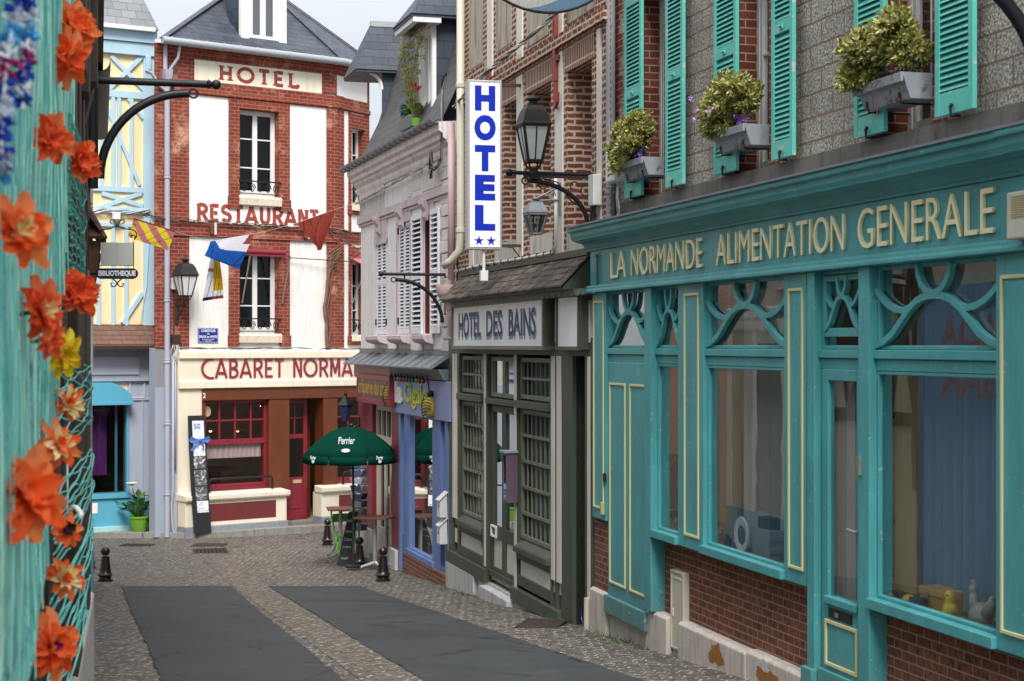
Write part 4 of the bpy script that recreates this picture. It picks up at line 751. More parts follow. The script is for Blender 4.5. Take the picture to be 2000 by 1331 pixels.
s_ = NT('wood_tile'); o_ = s_.obj(); g_ = s_.n('ShaderNodeNewGeometry'); n_ = s_.noise(s_.scale(o_, (30, 4, 4)), 1.5, 5); c_ = s_.ramp(g_.outputs['Random Per Island'], (0., C('#4d473f')), (.5, C('#625a50')), (1., C('#776e62'))); c_ = s_.mix(s_.math('MULTIPLY', n_, .6), c_, C('#2e2924')); c_ = s_.mix(s_.ramp(s_.noise(o_, 12, 6, .7), (.64, 0.), (.7, .6)), c_, C('#8a8450')); M['tile_one'] = s_.end(c_, .85, s_.bump(n_, .5, .006), .3)
mb.build('canopy_tiles', M['tile_one'], gb)
mb = MB(); mb.px([(-cp + .05, cz0 - .03), (-cp + .05, cz0 - .005), (.0, cz1 - .04), (.0, cz0 - .03)], x0 + .03, x1 - .02); mb.box(x0, x1, -.06, GY - .001, 5.04, 5.12)
mb.build('canopy_deck', M['green'], gb)
mb = MB(); n = 27; sx0, sx1 = x0 + .1, GX(1150, .12)
for k in range(n):
    a = sx0 + (sx1 - sx0) * k / n; b = sx0 + (sx1 - sx0) * (k + 1) / n - .012; mb.py([(a, 4.63), (b, 4.63)] + [(q, zq) for q, zq in arc((a + b) / 2, 4.60, (b - a) / 2, 0, -180, 8, .05)], -.22, -.18)
mb.box(sx0, sx1, -.21, -.05, 4.56, 4.63); mb.build('scalloped_board', M['green_lt'], gb)
# ground floor carpentry (front plane at y=-.04)
FY = -.05
def gx(p): return G.x(p, .05)
mb = MB(); zl = .60
P_ = [(876, 884), (893, 897), (942.5, 951), (1005, 1010), (1074.5, 1077), (1083.5, 1088), (1095.5, 1118), (1142, 1148), (1152.5, 1157)]
for a, b in P_: mb.box(gx(a), gx(b), FY, .12, .5 if a > 1090 else .52, 4.02)
mb.box(gx(876), gx(1157), FY + .003, .12, 3.84, 4.06); mb.box(gx(876), gx(1157), FY - .0, .1, 4.50, 4.62)
win1, win2, dr = (gx(897), gx(942.5)), (gx(1010), gx(1074.5)), (gx(951), gx(1005))
for (a, b) in (win1, win2):
    mb.box(a, b, FY + .004, .12, .70, .84); mb.box(a, b, FY + .004, .12, 1.06, 1.20)
    mb.box(a - .03, b, FY - .045, .12, 3.12, 3.22); mb.box(a - .02, b + .01, FY - .06, .12, 1.16, 1.24); mb.px([(FY - .03, 1.24), (FY + .06, 1.33), (.12, 1.33), (.12, 1.24)], a, b)
mb.box(gx(876), gx(951), FY - .05, .12, .50, .695); mb.box(gx(1003), gx(1096), FY - .05, .12, .48, .66)
mb.box(dr[0], dr[1], FY - .03, .12, 3.12, 3.2)
mb.build('timber_front', M['green'], gb, bevel=.006)
each([(gx(a), gx(b), FY - .006, .1, z, 3.835) for a, b, z in ((884, 888, 1.23), (889.5, 893, 1.23), (945.5, 949, .72), (1004.5, 1009, .60), (1076.5, 1084, 1.0), (1087.5, 1096.5, 1.0), (1147.5, 1153, .9))] + [(gx(1079), gx(1085), FY - .006, .1, 4.0, 4.5), (gx(1149), gx(1153), FY - .006, .1, 4.0, 4.5)], 'white_strip', M['timber_white'], gb, .004)
each([(gx(885), gx(936), -.02, .1, .842, 1.058), (gx(1013), gx(1092), -.02, .1, .842, 1.058)], 'white_panel', M['panel_white'], gb)
for (a, b), nb in ((win1, 6), (win2, 6)):
    for z0, z1, rows in ((3.24, 3.80, 2), (1.34, 3.10, 5)):
        m2 = MB(); m2.frame(a, b, z0, z1, .06, -.005, .05); m2.build('window_frame', M['green_lt'], gb, bevel=.005)
        m2 = MB()
        for k in range(1, nb + 1): x = a + .06 + (b - a - .12) * k / (nb + 1); m2.tube([(x, .03, z0 + .04), (x, .03, z1 - .04)], .018, 6)
        for k in range(1, rows): z = z0 + (z1 - z0) * k / rows; m2.box(a + .05, b - .05, -.004, .045, z - .018, z + .018)
        m2.build('window_bars', M['green_lt'], gb); m2 = MB(); m2.poly([(a, .08, z0), (b, .08, z0), (b, .08, z1), (a, .08, z1)]); m2.build('pane', M['glass_dark'], gb)
    curtain(gb, a + .05, b - .05, 1.3, 3.8, .16, M['curtain'], 6, .02)
# double street door
a, b = dr; mid = (a + b) / 2
for x0_, x1_ in ((a + .06, mid - .01), (mid + .01, b - .06)):
    d = MB(); d.frame(x0_, x1_, 3.22, 3.80, .06, .0, .06); d.build('fanlight', M['green_lt'], gb, bevel=.005)
    d = MB(); d.frame(x0_, x1_, .66, 3.10, .10, .0, .06); d.box(x0_ + .1, x1_ - .1, .0, .06, 1.18, 1.36); d.box(x0_, x1_, -.03, .0, .62, .70); do = d.build('door', M['green'], gb, bevel=.006)
    d = MB(); d.box(x0_ + .1, x1_ - .1, .02, .05, .76, 1.18); d.build('door_panel', M['panel_white'], do); d = MB()
    for z0, z1 in ((1.36, 3.02), (3.26, 3.76)): d.poly([(x0_ + .05, .03, z0), (x1_ - .05, .03, z0), (x1_ - .05, .03, z1), (x0_ + .05, .03, z1)])
    d.build('pane', M['glass'], do); curtain(do, x0_ + .08, x1_ - .08, 1.4, 3.8, .12, M['curtain'], 4, .02)
d = MB(); d.frame(a + .12, a + .42, 1.19, 1.36, .03, -.03, .0); d.build('letter_box', M['wht'], gb, bevel=.004); d = MB(); d.tube([(mid - .02, -.01, 1.98), (mid - .02, -.06, 1.98), (mid - .12, -.07, 1.98)], .012, 8); d.box(mid - .05, mid + .0, -.012, .0, 1.8, 2.05); d.build('door_handle', M['lampiron'], gb)
d = MB(); d.box(a - .02, b, .02, .3, .55, .66); d.build('door_sill', M['plinth'], gb)
# recessed dark passage door at the right
xa, xb = gx(1118), gx(1142)
mb = MB(); mb.box(xa - .02, xa + .0, .0, .9, .3, 4.0); mb.box(xb, xb + .02, .0, .9, .3, 4.0); mb.box(xa, xb, .9, .95, .3, 3.05); mb.build('passage_door', M['black'], gb)
mb = MB(); mb.frame(xa, xb, 3.05, 3.84, .09, .55, .63, wb=.14); mb.build('passage_fanlight', M['green'], gb, bevel=.006); mb = MB(); mb.poly([(xa, .6, 3.1), (xb, .6, 3.1), (xb, .6, 3.8), (xa, .6, 3.8)]); mb.build('pane', M['glass_dark'], gb)
mb = MB(); mb.box(gx(876), gx(1097), -.03, .5, .0 - .9, .50); mb.build('lower_wall', M['plinth_white'], gb)
mb = MB(); xq = gx(946); mb.box(gx(876), gx(930), -.10, .1, -.9, .51); mb.box(gx(936), xq + .12, -.07, .1, -.9, .515); mb.box(xq + .121, gx(1004), -.16, .1, -.9, .46); mb.box(gx(1004) + .001, gx(1060), -.06, .1, -.9, .47); mb.box(gx(1060) + .001, gx(1096), -.04, .1, -.9, .465); mb.build('plinth', M['plinth_white'], gb, bevel=.015)
mb = MB(); mb.pz([(gx(935), -.1), (gx(972), -.1), (gx(990), -.2), (gx(970), -.55), (gx(938), -.5)], -.5, .06); mb.build('doorstep', M['stone'], gb, bevel=.01)
mb = MB(); mb.pz([(gx(1093), -.02), (gx(1145), -.02), (gx(1143), -.5), (gx(1110), -.45)], -.1, .41); mb.build('threshold_slab', M['stone'], gb, bevel=.01)
mb = MB(); mb.tube([(gx(1147) + .1, -.08, .2), (gx(1147) + .1, -.07, 1.0)], .05, 10); mb.build('pipe_stub', M['white_pipe'], gb); mb = MB(); mb.tube([(gx(1146) + .06 * cos(i * .6), -.1, .95 - .03 * i + .03 * sin(i * .6)) for i in range(9)], .004, 5); mb.build('blue_cord', M['sign_blue'], gb)
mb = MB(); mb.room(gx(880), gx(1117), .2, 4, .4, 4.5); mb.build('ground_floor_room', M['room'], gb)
# name boards
sb = fthing(G, 'name_board', 'long white board painted HOTEL DES BAINS in faded blue letters', 'sign', GX(970), -.2, 3.95)
x0, x1 = G.x(884.5, .2), G.x(1060, .2); z0, z1 = 3.955, 4.545
mb = MB(); mb.frame(x0 - .06, x1 + .05, z0 - .05, z1 + .05, .055, -.215, -.03); mb.box(x1 - .0, x1 + .05, -.2, -.05, z0, z1); mb.build('frame', M['green_lt'], sb, bevel=.005); mb = MB(); mb.box(x0 - .02, x1 + .02, -.19, -.05, z0, z1); mb.build('board', M['sign_white'], sb)
for w, a, b in (('HOTEL', 894, 938), ('DES', 948, 979.5), ('BAINS', 991.5, 1045)):
    xa_ = G.x(a + 1, .2); wd = G.x(b, .2) - xa_; text(w, M['sky_letters'], sb, xa_ + .0, z0 + .085, wd + .04, .37, -.190, .002, 'letter_shadow', .012); text(w, M['navy'], sb, xa_ + .0, z0 + .135, wd, .37, -.1925, .003, 'lettering', .012)
sb = fthing(G, 'blank_board', 'smaller blank white board in an olive frame over the dark doorway', 'sign', GX(1110), -.15, 3.95)
x0, x1 = G.x(1088, .15), G.x(1128.5, .15); mb = MB(); mb.frame(x0 - .03, x1 + .06, z0 - .05, z1 + .05, .05, -.165, -.03); mb.box(x1 + .06, x1 + .12, -.15, -.03, z0 - .04, z1 + .04); mb.build('frame', M['green'], sb, bevel=.005); mb = MB(); mb.box(x0, x1 + .02, -.145, -.05, z0, z1); mb.build('board', M['sign_white'], sb)
# purple showcase
sc = fthing(G, 'menu_case', 'dull purple glazed menu case fixed beside the olive street door', 'showcase', gx(1008), -.05, 1.8)
x0 = gx(1003); x1 = x0 + .24; mb = MB(); mb.box(x0, x1, -.20, -.05, 1.82, 2.50); mb.build('case', M['purple'], sc, bevel=.006); mb = MB(); mb.box(x0 - .02, x1 + .02, -.25, -.05, 2.501, 2.53); mb.build('lid', M['zinc_lt'], sc); mb = MB(); mb.frame(x0 + .01, x1 - .01, 1.83, 2.49, .03, -.212, -.201); mb.build('door_frame', M['purple'], sc)
mb = MB(); mb.poly([(x0 + .04, -.205, 1.86), (x1 - .04, -.205, 1.86), (x1 - .04, -.205, 2.46), (x0 + .04, -.205, 2.46)]); mb.build('pane', M['glass'], sc)
# HOTEL fin sign
hs = fthing(G, 'projecting_sign', 'tall white illuminated box sign reading HOTEL in blue above two stars', 'hotel sign', GX(1018), -.3, 5.15)
Yh = G.w(GX(1018))[1]; ya, yb_ = -.27, -.75; xs = GX(1018); Yh = G.w(xs, -.5)[1]; zt = CZ - (157 - HY) / FP * Yh - G.zb; zb4 = CZ - (488 - HY) / FP * Yh - G.zb; DX = .16
mb = MB(); mb.box(xs - DX, xs + .0, yb_, ya, zb4, zt); mb.build('box', M['alu'], hs, bevel=.008)
mb = MB(); mb.box(xs + .001, xs + .006, yb_ + .03, ya - .03, zb4 + .035, zt - .035); mb.build('face', M['sign_white'], hs); mb = MB(); mb.box(xs - DX - .006, xs - DX - .001, yb_ + .03, ya - .03, zb4 + .035, zt - .035); mb.build('back_face', M['sign_white'], hs)
def side_text(body, mat, par, yc, z0, w, h, xf, depth=.003, bold=.03, name='lettering'):
    """lettering on a face that looks along +x (towards the viewer of the street)"""
    o = text(body, mat, None, 0, 0, w, h, 0, depth, name, bold); oo = org(par)
    for v in o.data.vertices: v.co = (xf - v.co.y - oo[0], yc - w / 2 + v.co.x - oo[1], z0 + v.co.z - oo[2])
    o.parent = par; return o
yc = (ya + yb_) / 2; Hh = zt - zb4
for ch, a, b in (('H', 168, 217), ('O', 225, 275), ('T', 284, 335), ('E', 342, 392), ('L', 401, 451)):
    zz0 = zt - (b - 157) / 331 * Hh; zz1 = zt - (a - 157) / 331 * Hh; side_text(ch, M['sign_blue'], hs, yc, zz0, .285 if ch != 'O' else .30, zz1 - zz0, xs + .0065, .002, .065)
for q in (-.085, .085):
    m2 = MB(); z = zt - (471 - 157) / 331 * Hh; pts = []
    for i in range(10): r = .072 if i % 2 == 0 else .028; a = pi / 2 + i * pi / 5; pts.append((xs + .0068, yc + q + r * cos(a), z + r * sin(a)))
    m2.prism(pts, [(xs + .0085, y, z_) for _, y, z_ in pts]); m2.build('star', M['sign_blue'], hs)
mb = MB()
for z in (zt - .05, zb4 + .06): mb.bar((xs - .08, ya, z), (xs - .02, .0, z), .05, .04)
mb.build('bracket', M['iron_rust'], hs); mb = MB(); mb.tube([(xs - .06, yc - .0, zb4), (xs - .06, yc, zb4 - .28)], .02, 8); mb.box(xs - .1, xs - .02, yc - .05, yc + .05, zb4 - .42, zb4 - .28); mb.build('junction', M['plastic'], hs)
mb = MB(); mb.tube([(xs - .02, ya + .02, zb4 + .05), (xs, -.12, zb4 + .03), (xs + .02, -.02, zb4 - .1), (xs + .02, -.02, zb4 - .4)], .01, 6); mb.build('lead', M['cable_dk'], hs)
# cables and conduits
def bundle(name, label, cat, pts, n, r, spread, mat, seed, parent=None, hang=0.):
    t = thing(name, label, cat, pts[0]); r0 = random.Random(seed); mb = MB(); o = Vector(pts[0]); pts = [Vector(p) - o for p in pts]
    dense = []
    for a, b in zip(pts, pts[1:]):
        m_ = max(2, int((b - a).length / .12))
        for k in range(m_): q = a.lerp(b, k / m_); q.z -= hang * sin(pi * k / m_); dense.append(q)
    dense.append(pts[-1])
    for i in range(n):
        ph = r0.uniform(0, 6.3); fq = r0.uniform(.5, .9)
        mb.tube([p + Vector((0, 0, 0)) + Vector((spread * .6 * cos(ph + fq * k), spread * .6 * sin(ph + fq * k * .7), spread * sin(ph + fq * k))) for k, p in enumerate(dense)], r, 5, i % len(mat))
    mb.build('strands', mat, t); return t
bundle('cable_bundle', 'thick twisted bundle of grey cables sloping up the brick hotel front', 'cables', [G.w(GX(900), -.12, 7.72), G.w(GX(960), -.12, 7.90), G.w(GX(1020), -.12, 7.98), G.w(GX(1090), -.12, 8.06), G.w(GX(1146), -.12, 8.16), G.w(GX(1185), -.12, 8.4)], 8, .009, .022, [M['cable'], M['cable_dk'], M['cable_w']], 4)
t = fthing(G, 'white_conduit', 'white electric conduit running along the top of the tiled canopy', 'conduit', GX(900), -.05, 5.1); mb = MB(); zc = 5.135
mb.tube([(GX(896), -.06, zc), (GX(960), -.06, zc + .02), (GX(1020), -.06, zc), (GX(1090), -.06, zc), (GX(1094.5), -.06, zc + .05), (GX(1094.5), -.06, 6.1)], .022, 8); mb.build('conduit', M['cable_w'], t, smooth=True); mb = MB()
for p in range(905, 1090, 14): x = GX(p); mb.box(x - .014, x + .014, -.086, -.03, zc - .02, zc + .034)
mb.build('clips', M['cable_dk'], t)
# lanterns
def lantern(par, c, R_, H_, mat, lean=None, n=4, ph=pi / 4, hang=False):
    """c: centre of the base; body tapers down; pieces: roof, cage, panes, finial"""
    x, y, z = c; b = R_ * .52; tp = R_ * .98; h = H_ * .52
    m = MB(); m.lathe([(b, 0), (tp, h)], c, n, 0, 1, 1, ph); m.v = [(p[0] * 1, p[1], p[2]) for p in m.v]; m.f = m.f[:n]; m.m = m.m[:n]; m.build('panes', M['lampglass'] if mat is not M['zinc'] else M['glass_dark'], par, recalc=False)
    m = MB()
    for k in range(n):
        a = 2 * pi * k / n + ph; a2 = 2 * pi * (k + 1) / n + ph; m.bar((x + b * cos(a), y + b * sin(a), z - .005), (x + tp * cos(a), y + tp * sin(a), z + h), .025, .025)
        m.bar((x + b * cos(a), y + b * sin(a), z), (x + b * cos(a2), y + b * sin(a2), z), .028, .03); m.bar((x + tp * cos(a), y + tp * sin(a), z + h), (x + tp * cos(a2), y + tp * sin(a2), z + h), .03, .03)
        m.bar((x + (b * cos(a) + b * cos(a2)) / 2, y + (b * sin(a) + b * sin(a2)) / 2, z), (x + (tp * cos(a) + tp * cos(a2)) / 2, y + (tp * sin(a) + tp * sin(a2)) / 2, z + h), .014, .014)
    m.build('cage', mat, par)
    m = MB(); m.lathe([(tp * 1.12, h), (tp * 1.16, h + .02), (tp * 1.08, h + .045), (tp * .82, h + H_ * .23), (tp * .80, h + H_ * .235), (tp * .62, h + H_ * .30), (.05, h + H_ * .34)], c, n, 0, 1, 1, ph); m.build('roof', mat, par)
    m = MB(); k = H_ / .8; m.lathe([(.05 * k, h + H_ * .33), (.05 * k, h + H_ * .37), (.085 * k, h + H_ * .39), (.09 * k, h + H_ * .41), (.05 * k, h + H_ * .44), (.02 * k, h + H_ * .46), (.001, h + H_ * .48)], c, 12); m.build('finial', mat, par, smooth=40)
    if not hang:
        m = MB()
        for k in range(n): a = 2 * pi * k / n + ph; m.tube([(x + b * cos(a), y + b * sin(a), z), (x + b * .75 * cos(a), y + b * .75 * sin(a), z - H_ * .08), (x + .03 * cos(a), y + .03 * sin(a), z - H_ * .15)], .012, 6)
        m.lathe([(.05, -H_ * .24), (.06, -H_ * .2), (.06, -H_ * .16), (.03, -H_ * .14)], c, 8); m.build('cradle', mat, par)
def banner_arm(par, x, z, Lb, drop, sgn=-1, post=True, y0=0., r=.026):
    m = MB(); m.tube([(x, y0, z), (x, y0 + sgn * Lb, z)], r, 10); m.tube([(x, y0 + sgn * Lb, z), (x, y0 + sgn * (Lb + .02), z), (x, y0 + sgn * (Lb + .05), z)], [r * .8, r * 1.3, r * .8], 10); m.ball((x, y0 + sgn * (Lb + .09), z), .045, 8); m.build('arm', M['iron'], par, smooth=40)
    m = MB(); A = [(x, y0 + sgn * (.06 + (Lb * .82 - .06) * sin(radians(t))), z - drop + (drop - .10) * (1 - (1 - cos(radians(90 - t))) ** 1.0) if 0 else z - drop + (drop - .10) * sin(radians(t)) ** .9 * 1.0) for t in range(0, 1)]
    A = [(x, y0 + sgn * (.06 + (Lb * .84 - .06) * (1 - cos(radians(t)))), z - drop + (drop - .09) * sin(radians(t))) for t in range(0, 91, 6)]
    m.tube(A, r * 1.15, 10); e = A[-1]; m.tube([(x, e[1] + .04 * cos(q * pi / 5) + sgn * .045, e[2] + .04 * sin(q * pi / 5)) for q in range(10)], .010, 6, 0, True); m.tube([(x, y0 + sgn * Lb * .7, z - .01), (x, y0 + sgn * Lb * .7, z - .13)], .014, 6); m.tube([(x, y0, z - drop + .02), (x, y0 + sgn * .09, z - drop + .02)], .014, 6); m.build('curved_stay', M['iron'], par, smooth=40)
    if post: m = MB(); m.box(x - .035, x + .035, y0 - .015 if sgn > 0 else y0 - .02, y0 + .02, z - drop - .1, z + .02); m.build('wall_plate', M['iron'], par, bevel=.004)
xl = GX(1160); zl_ = G.z(1160, 342)
la = fthing(G, 'street_lantern', 'large dark four-sided street lantern on a black curved arm over the brick hotel', 'street lamp', xl, 0, zl_ - .7)
banner_arm(la, xl, zl_, .92, .60, -1, True, -.02, .024); mb = MB(); mb.bar((xl, .0, zl_ - .035), (xl + .0, -.86, zl_ - .035), .03, .03); mb.build('lower_bar', M['iron_rust'], la)
m = MB(); xq = xl + .01
for c_, r_, a0, a1 in (((-.62, zl_ - .13), .07, 90, 400), ((-.25, zl_ - .14), .06, 0, 300), ((-.10, zl_ - .2), .08, 60, 330)): m.tube([(xq, c_[0] + r_ * (1 - .5 * i / 14) * cos(radians(a0 + (a1 - a0) * i / 14)), c_[1] + r_ * (1 - .5 * i / 14) * sin(radians(a0 + (a1 - a0) * i / 14))) for i in range(15)], .008, 5)
m.tube([(xq, -.62, zl_ - .06), (xq, -.45, zl_ - .1), (xq, -.3, zl_ - .3), (xq, -.12, zl_ - .42), (xq, .0, zl_ - .43)], .009, 5); m.build('scrollwork', M['iron_rust'], la)
lantern(la, (xl, -.74, zl_ + .14), .222, .78, M['lampiron'])
m = MB(); m.box(xl - .045, xl + .045, -.785, -.695, zl_ - .07, zl_ + .06); m.build('lamp_foot', M['lampiron'], la)
t = fthing(G, 'ballast_box', 'white finned box on the wall under the arm of the big lantern', 'electrical box', GX(1168), -.05, zl_ - .4); m = MB(); m.box(GX(1166), GX(1166) + .19, -.11, .0, zl_ - .38, zl_ - .02); m.build('housing', M['plastic'], t, bevel=.01); m = MB()
for k in range(5): m.tube([(GX(1168) + .03 * k, -.06, zl_ - .38), (GX(1166) + .02 * k, -.07, zl_ - .52), (GX(1160) + .05 * k, -.05, zl_ - .66)], .012, 5)
m.build('wires', M['cable_dk'], t)
xs_ = GX(1095.5); zs_ = G.z(1095, 391)
la = fthing(G, 'small_lantern', 'small weathered grey lantern hanging under a scrolled bracket left of the big arm', 'wall lantern', xs_, 0, zs_ - .5)
m = MB(); m.tube([(xs_, -.02, zs_), (xs_, -.34, zs_ - .02)], .014, 8); m.box(xs_ - .02, xs_ + .02, -.03, .0, zs_ - .2, zs_ + .22); m.tube([(xs_, -.03, zs_ + .16), (xs_, -.12, zs_ + .12), (xs_, -.22, zs_ + .06), (xs_, -.36, zs_ + .0)], .009, 6); m.tube([(xs_, -.12 + .05 * cos(i * .5), zs_ + .06 + .05 * sin(i * .5)) for i in range(11)], .008, 5); m.build('bracket', M['zinc'], la)
lantern(la, (xs_, -.33, zs_ - .43), .165, .47, M['zinc'], hang=True)
# the near house carries another banner arm, only its curve in view
t = fthing(T, 'banner_bracket', 'black iron stay curving down into the top right corner before the pebbledash wall', 'bracket', TX(2003), 0, 5.0); banner_arm(t, T.x(2030), T.z(2000, 215) + .95, 1.0, .98, -1, True, UY - .03, .04)
# round hanging sign seen from below the top edge
c_ = P(1064, -150, 17.5); t = thing('round_sign', 'round weathered blue-grey disc sign hanging at the top edge, seen in part', 'sign', c_, G.rot)
m = MB(); R0 = .93; m.lathe([(R0, -.025), (R0, .025), (R0 - .03, .03), (.01, .03), (.01, -.03), (R0 - .03, -.03)], (0, 0, 0), 48); m.v = [(z, x, y) for x, y, z in m.v]
s_ = NT('weathered_sign_face'); o_ = s_.obj(); n_ = s_.noise(o_, 30, 6, .7); sp_ = s_.n('ShaderNodeSeparateXYZ'); s_.put(sp_.inputs[0], o_); rr_ = s_.n('ShaderNodeVectorMath', operation='LENGTH'); s_.put(rr_.inputs[0], o_); k_ = s_.math('GREATER_THAN', rr_.outputs['Value'], .84); k2_ = s_.math('MAXIMUM', s_.math('GREATER_THAN', s_.math('ADD', rr_.outputs['Value'], s_.math('MULTIPLY', sp_.outputs[1], .35)), .86), 0.); c_ = s_.mix(n_, C('#5d646a'), C('#c4c3b8')); c_ = s_.mix(s_.math('MULTIPLY', k2_, .8), c_, C('#2c5f80')); M['disc'] = s_.end(c_, .5, s_.bump(n_, .3, .005))
m.build('disc', M['disc'], t, smooth=40); m = MB(); m.tube([(0, R0 * cos(q * pi / 24), R0 * sin(q * pi / 24)) for q in range(48)], .022, 6, 0, True); m.build('rim', M['iron_rust'], t)
m = MB(); m.tube([(0, -.2, R0), (0, -.2, R0 + .5)], .01, 6); m.tube([(0, .2, R0), (0, .2, R0 + .5)], .01, 6); m.tube([(0, -.3, R0 + .5), (0, 1.3, R0 + .5)], .025, 8); m.build('hanger', M['iron'], t)
# white pipe at the far end of the brick hotel
t = fthing(G, 'downpipe', 'old cream rainwater pipe with a bent foot between the brick hotel and the pink house', 'drainpipe', GX(900), -.1, 5.0); m = MB(); xp = GX(899.5, .08)
m.tube([(xp, -.08, 11), (xp, -.08, 5.75), (xp - .0, -.09, 5.45), (xp - .12, -.2, 5.28), (xp - .22, -.3, 5.2)], .062, 12); m.build('pipe', M['white_pipe'], t, smooth=True); m = MB()
for z in (5.75, 8.0, 9.9): m.lathe([(.07, -.04), (.075, -.03), (.075, .03), (.07, .04)], (xp, -.08, z), 12)
m.build('collars', M['white_pipe'], t)
# ------------------------------------------------------------------ the pale pink house with two small shops (right, third)
K = Fac(700, 6.85 * FP / 650, .2905, -1, -2.3)
kb_ = fthing(K, 'pink_house', 'pale pink and grey house with slate mansard roof, white louvred shutters and zinc awning', 'house')
KX = lambda p, o=0: K.x(p, o)
KE = KX(886)
w3 = (KX(829), KX(845.5)); ww = [(KX(735.7), KX(754.6)), (KX(779), KX(800.6)), w3]
mb = MB(); mb.wall(.27, KE, 3.3, 7.4, [(a, b, 4.36, 6.45) for a, b in ww], 0, .22); mb.box(.27, KE, .3, 6, 3.3, 7.4); mb.poly([(.27, 0, 3.3), (.27, .3, 3.3), (.27, .3, 7.4), (.27, 0, 7.4)]); mb.build('wall', M['pinkwall'], kb_)
mb = MB(); mb.room(.4, KE - .05, .22, 4, 3.4, 7.3); mb.build('room', M['black'], kb_)
MQ = [MB() for _ in range(4)]
for k in range(17):
    z = 4.06 + .2 * k; w = .30 if k % 2 else .22
    if z < 7.1: MQ[0].box(KX(862.5) + .06 + (.1 if k % 2 else 0), KE - .0, -.03 - .01 * (k % 3), .05, z + .006, z + .194)
    if z < 4.3 or z > 6.5: MQ[1 if z < 5 else 2].box(KX(803) + .12, KX(826) - .0, -.025, .05, z + .006, z + .194)
for k in range(5): MQ[3].box(KX(797) + .9 * k * .6, KX(797) + .9 * k * .6 + .52, -.02, .05, 6.80, 7.12)
for q_ in MQ: q_.build('rough_stonework', M['rough_white'], kb_, bevel=.012)
mb = MB(); mb.box(.20, KE, -.07, .05, 6.62, 6.76); mb.box(.22, KE, -.04, .05, 6.56, 6.615)
for i, (a, b) in enumerate(ww):
    if i: mb.box(a - .16, a - .02, -.02, .05, 4.05, 6.56); mb.box(b + .02, b + .16, -.02, .05, 4.05, 6.56)
    mb.px([(-.03, 6.10 if i == 0 else 6.38), (-.03, 6.60), (.05, 6.60), (.05, 6.38)], a - .14, b + .14)
    xc = (a + b) / 2; mb.px([(-.05, 6.28), (-.10, 6.34), (-.08, 6.44), (-.16, 6.56), (-.16, 6.64), (-.03, 6.64), (-.03, 6.28)], xc - .12, xc + .12)
    mb.px([(-.03, 4.18), (-.16, 4.22), (-.20, 4.27), (-.20, 4.34), (.05, 4.355), (.05, 4.18)], a - .14, b + .14)
mb.build('pink_trim', M['pink'], kb_, bevel=.008)
mb = MB(); cp_ = [(.05, 7.24), (-.03, 7.24), (-.05, 7.30), (-.05, 7.36), (-.11, 7.42), (-.12, 7.46), (-.17, 7.49), (-.18, 7.56), (-.24, 7.60), (-.25, 7.74), (.05, 7.76)]
mb.px(cp_, .05, KE); mb.px([(y * .55, z) for y, z in cp_[1:4]] + [(-.02, 7.24 - .2), (.03, 7.04)], .16, KX(752)); mb.build('cornice', M['cornice_grey'], kb_)
mb = MB()
for k in range(14): x = .35 + .17 * k; mb.box(x, x + .05, -.04, .02, 6.78, 7.06)
mb.build('fluted_frieze', M['rough_white'], kb_)
mb = MB(); gp = arc(-.30, 7.80, .085, 180, 360, 8); mb.px([(a, b) for a, b in gp] + [(-.225, 7.80), (-.24, 7.79)] + [(a * .9 - .03, b * .985 + .117) for a, b in gp[::-1]][1:-1] + [(-.375, 7.80)], -.12, KE)
for k in range(20): x = -.05 + k * .4; mb.tube([(x, y, z) for y, z in arc(-.30, 7.80, .092, 180, 360, 6)], .010, 5)
mb.build('gutter', M['zinc'], kb_)
# mansard
def ms(z): return .02 + (z - 7.8) * .27
mb = MB(); ze = 12.2; xl_ = .9
mb.add([(xl_, -.18, 7.80), (KE, -.18, 7.80), (KE, ms(ze), ze), (xl_ + .9, ms(ze), ze), (xl_ + .2, .19, 8.6), (KE, .19, 8.6)], [(0, 1, 5, 4), (4, 5, 2, 3)]); mb.build('mansard_roof', M['slate_brown'], kb_, recalc=False)
mb = MB(); mb.add([(xl_, -.18, 7.8), (xl_, 4, 7.8), (xl_ + .9, 4, ze), (xl_ + .9, ms(ze), ze), (xl_ + .2, .19, 8.6)], [(0, 4, 3, 2, 1)]); mb.add([(xl_ + .9, ms(ze), ze), (KE, ms(ze), ze), (KE, 4, ze), (xl_ + .9, 4, ze)], [(0, 1, 2, 3)]); mb.build('roof_end', M['slate'], kb_)
dx0, dx1 = KX(818), KX(844.5); dz0, dz1 = 7.92, 9.66
mb = MB(); mb.box(dx0, dx1, .0, .06, dz0, dz0 + .12); mb.frame(dx0, dx1, dz0 + .12, dz1, .13, -.0, .07); mb.box(dx0 - .05, dx1 + .04, -.04, .0, dz1 - .1, dz1); d1 = mb.build('dormer', M['wht'], kb_, bevel=.005)
mb = MB(); mb.frame(dx0 + .13, dx1 - .13, dz0 + .13, dz1 - .13, .07, .05, .1); mb.box((dx0 + dx1) / 2 - .03, (dx0 + dx1) / 2 + .03, .05, .1, dz0 + .2, dz1 - .2); mb.build('dormer_window', M['wht'], d1); mb = MB(); mb.poly([(dx0 + .1, .08, dz0 + .1), (dx1 - .1, .08, dz0 + .1), (dx1 - .1, .08, dz1 - .1), (dx0 + .1, .08, dz1 - .1)]); mb.build('pane', M['glass'], d1); curtain(d1, dx0 + .15, dx1 - .15, dz0 + .1, dz1 - .1, .13, M['curtain'], 5, .02)
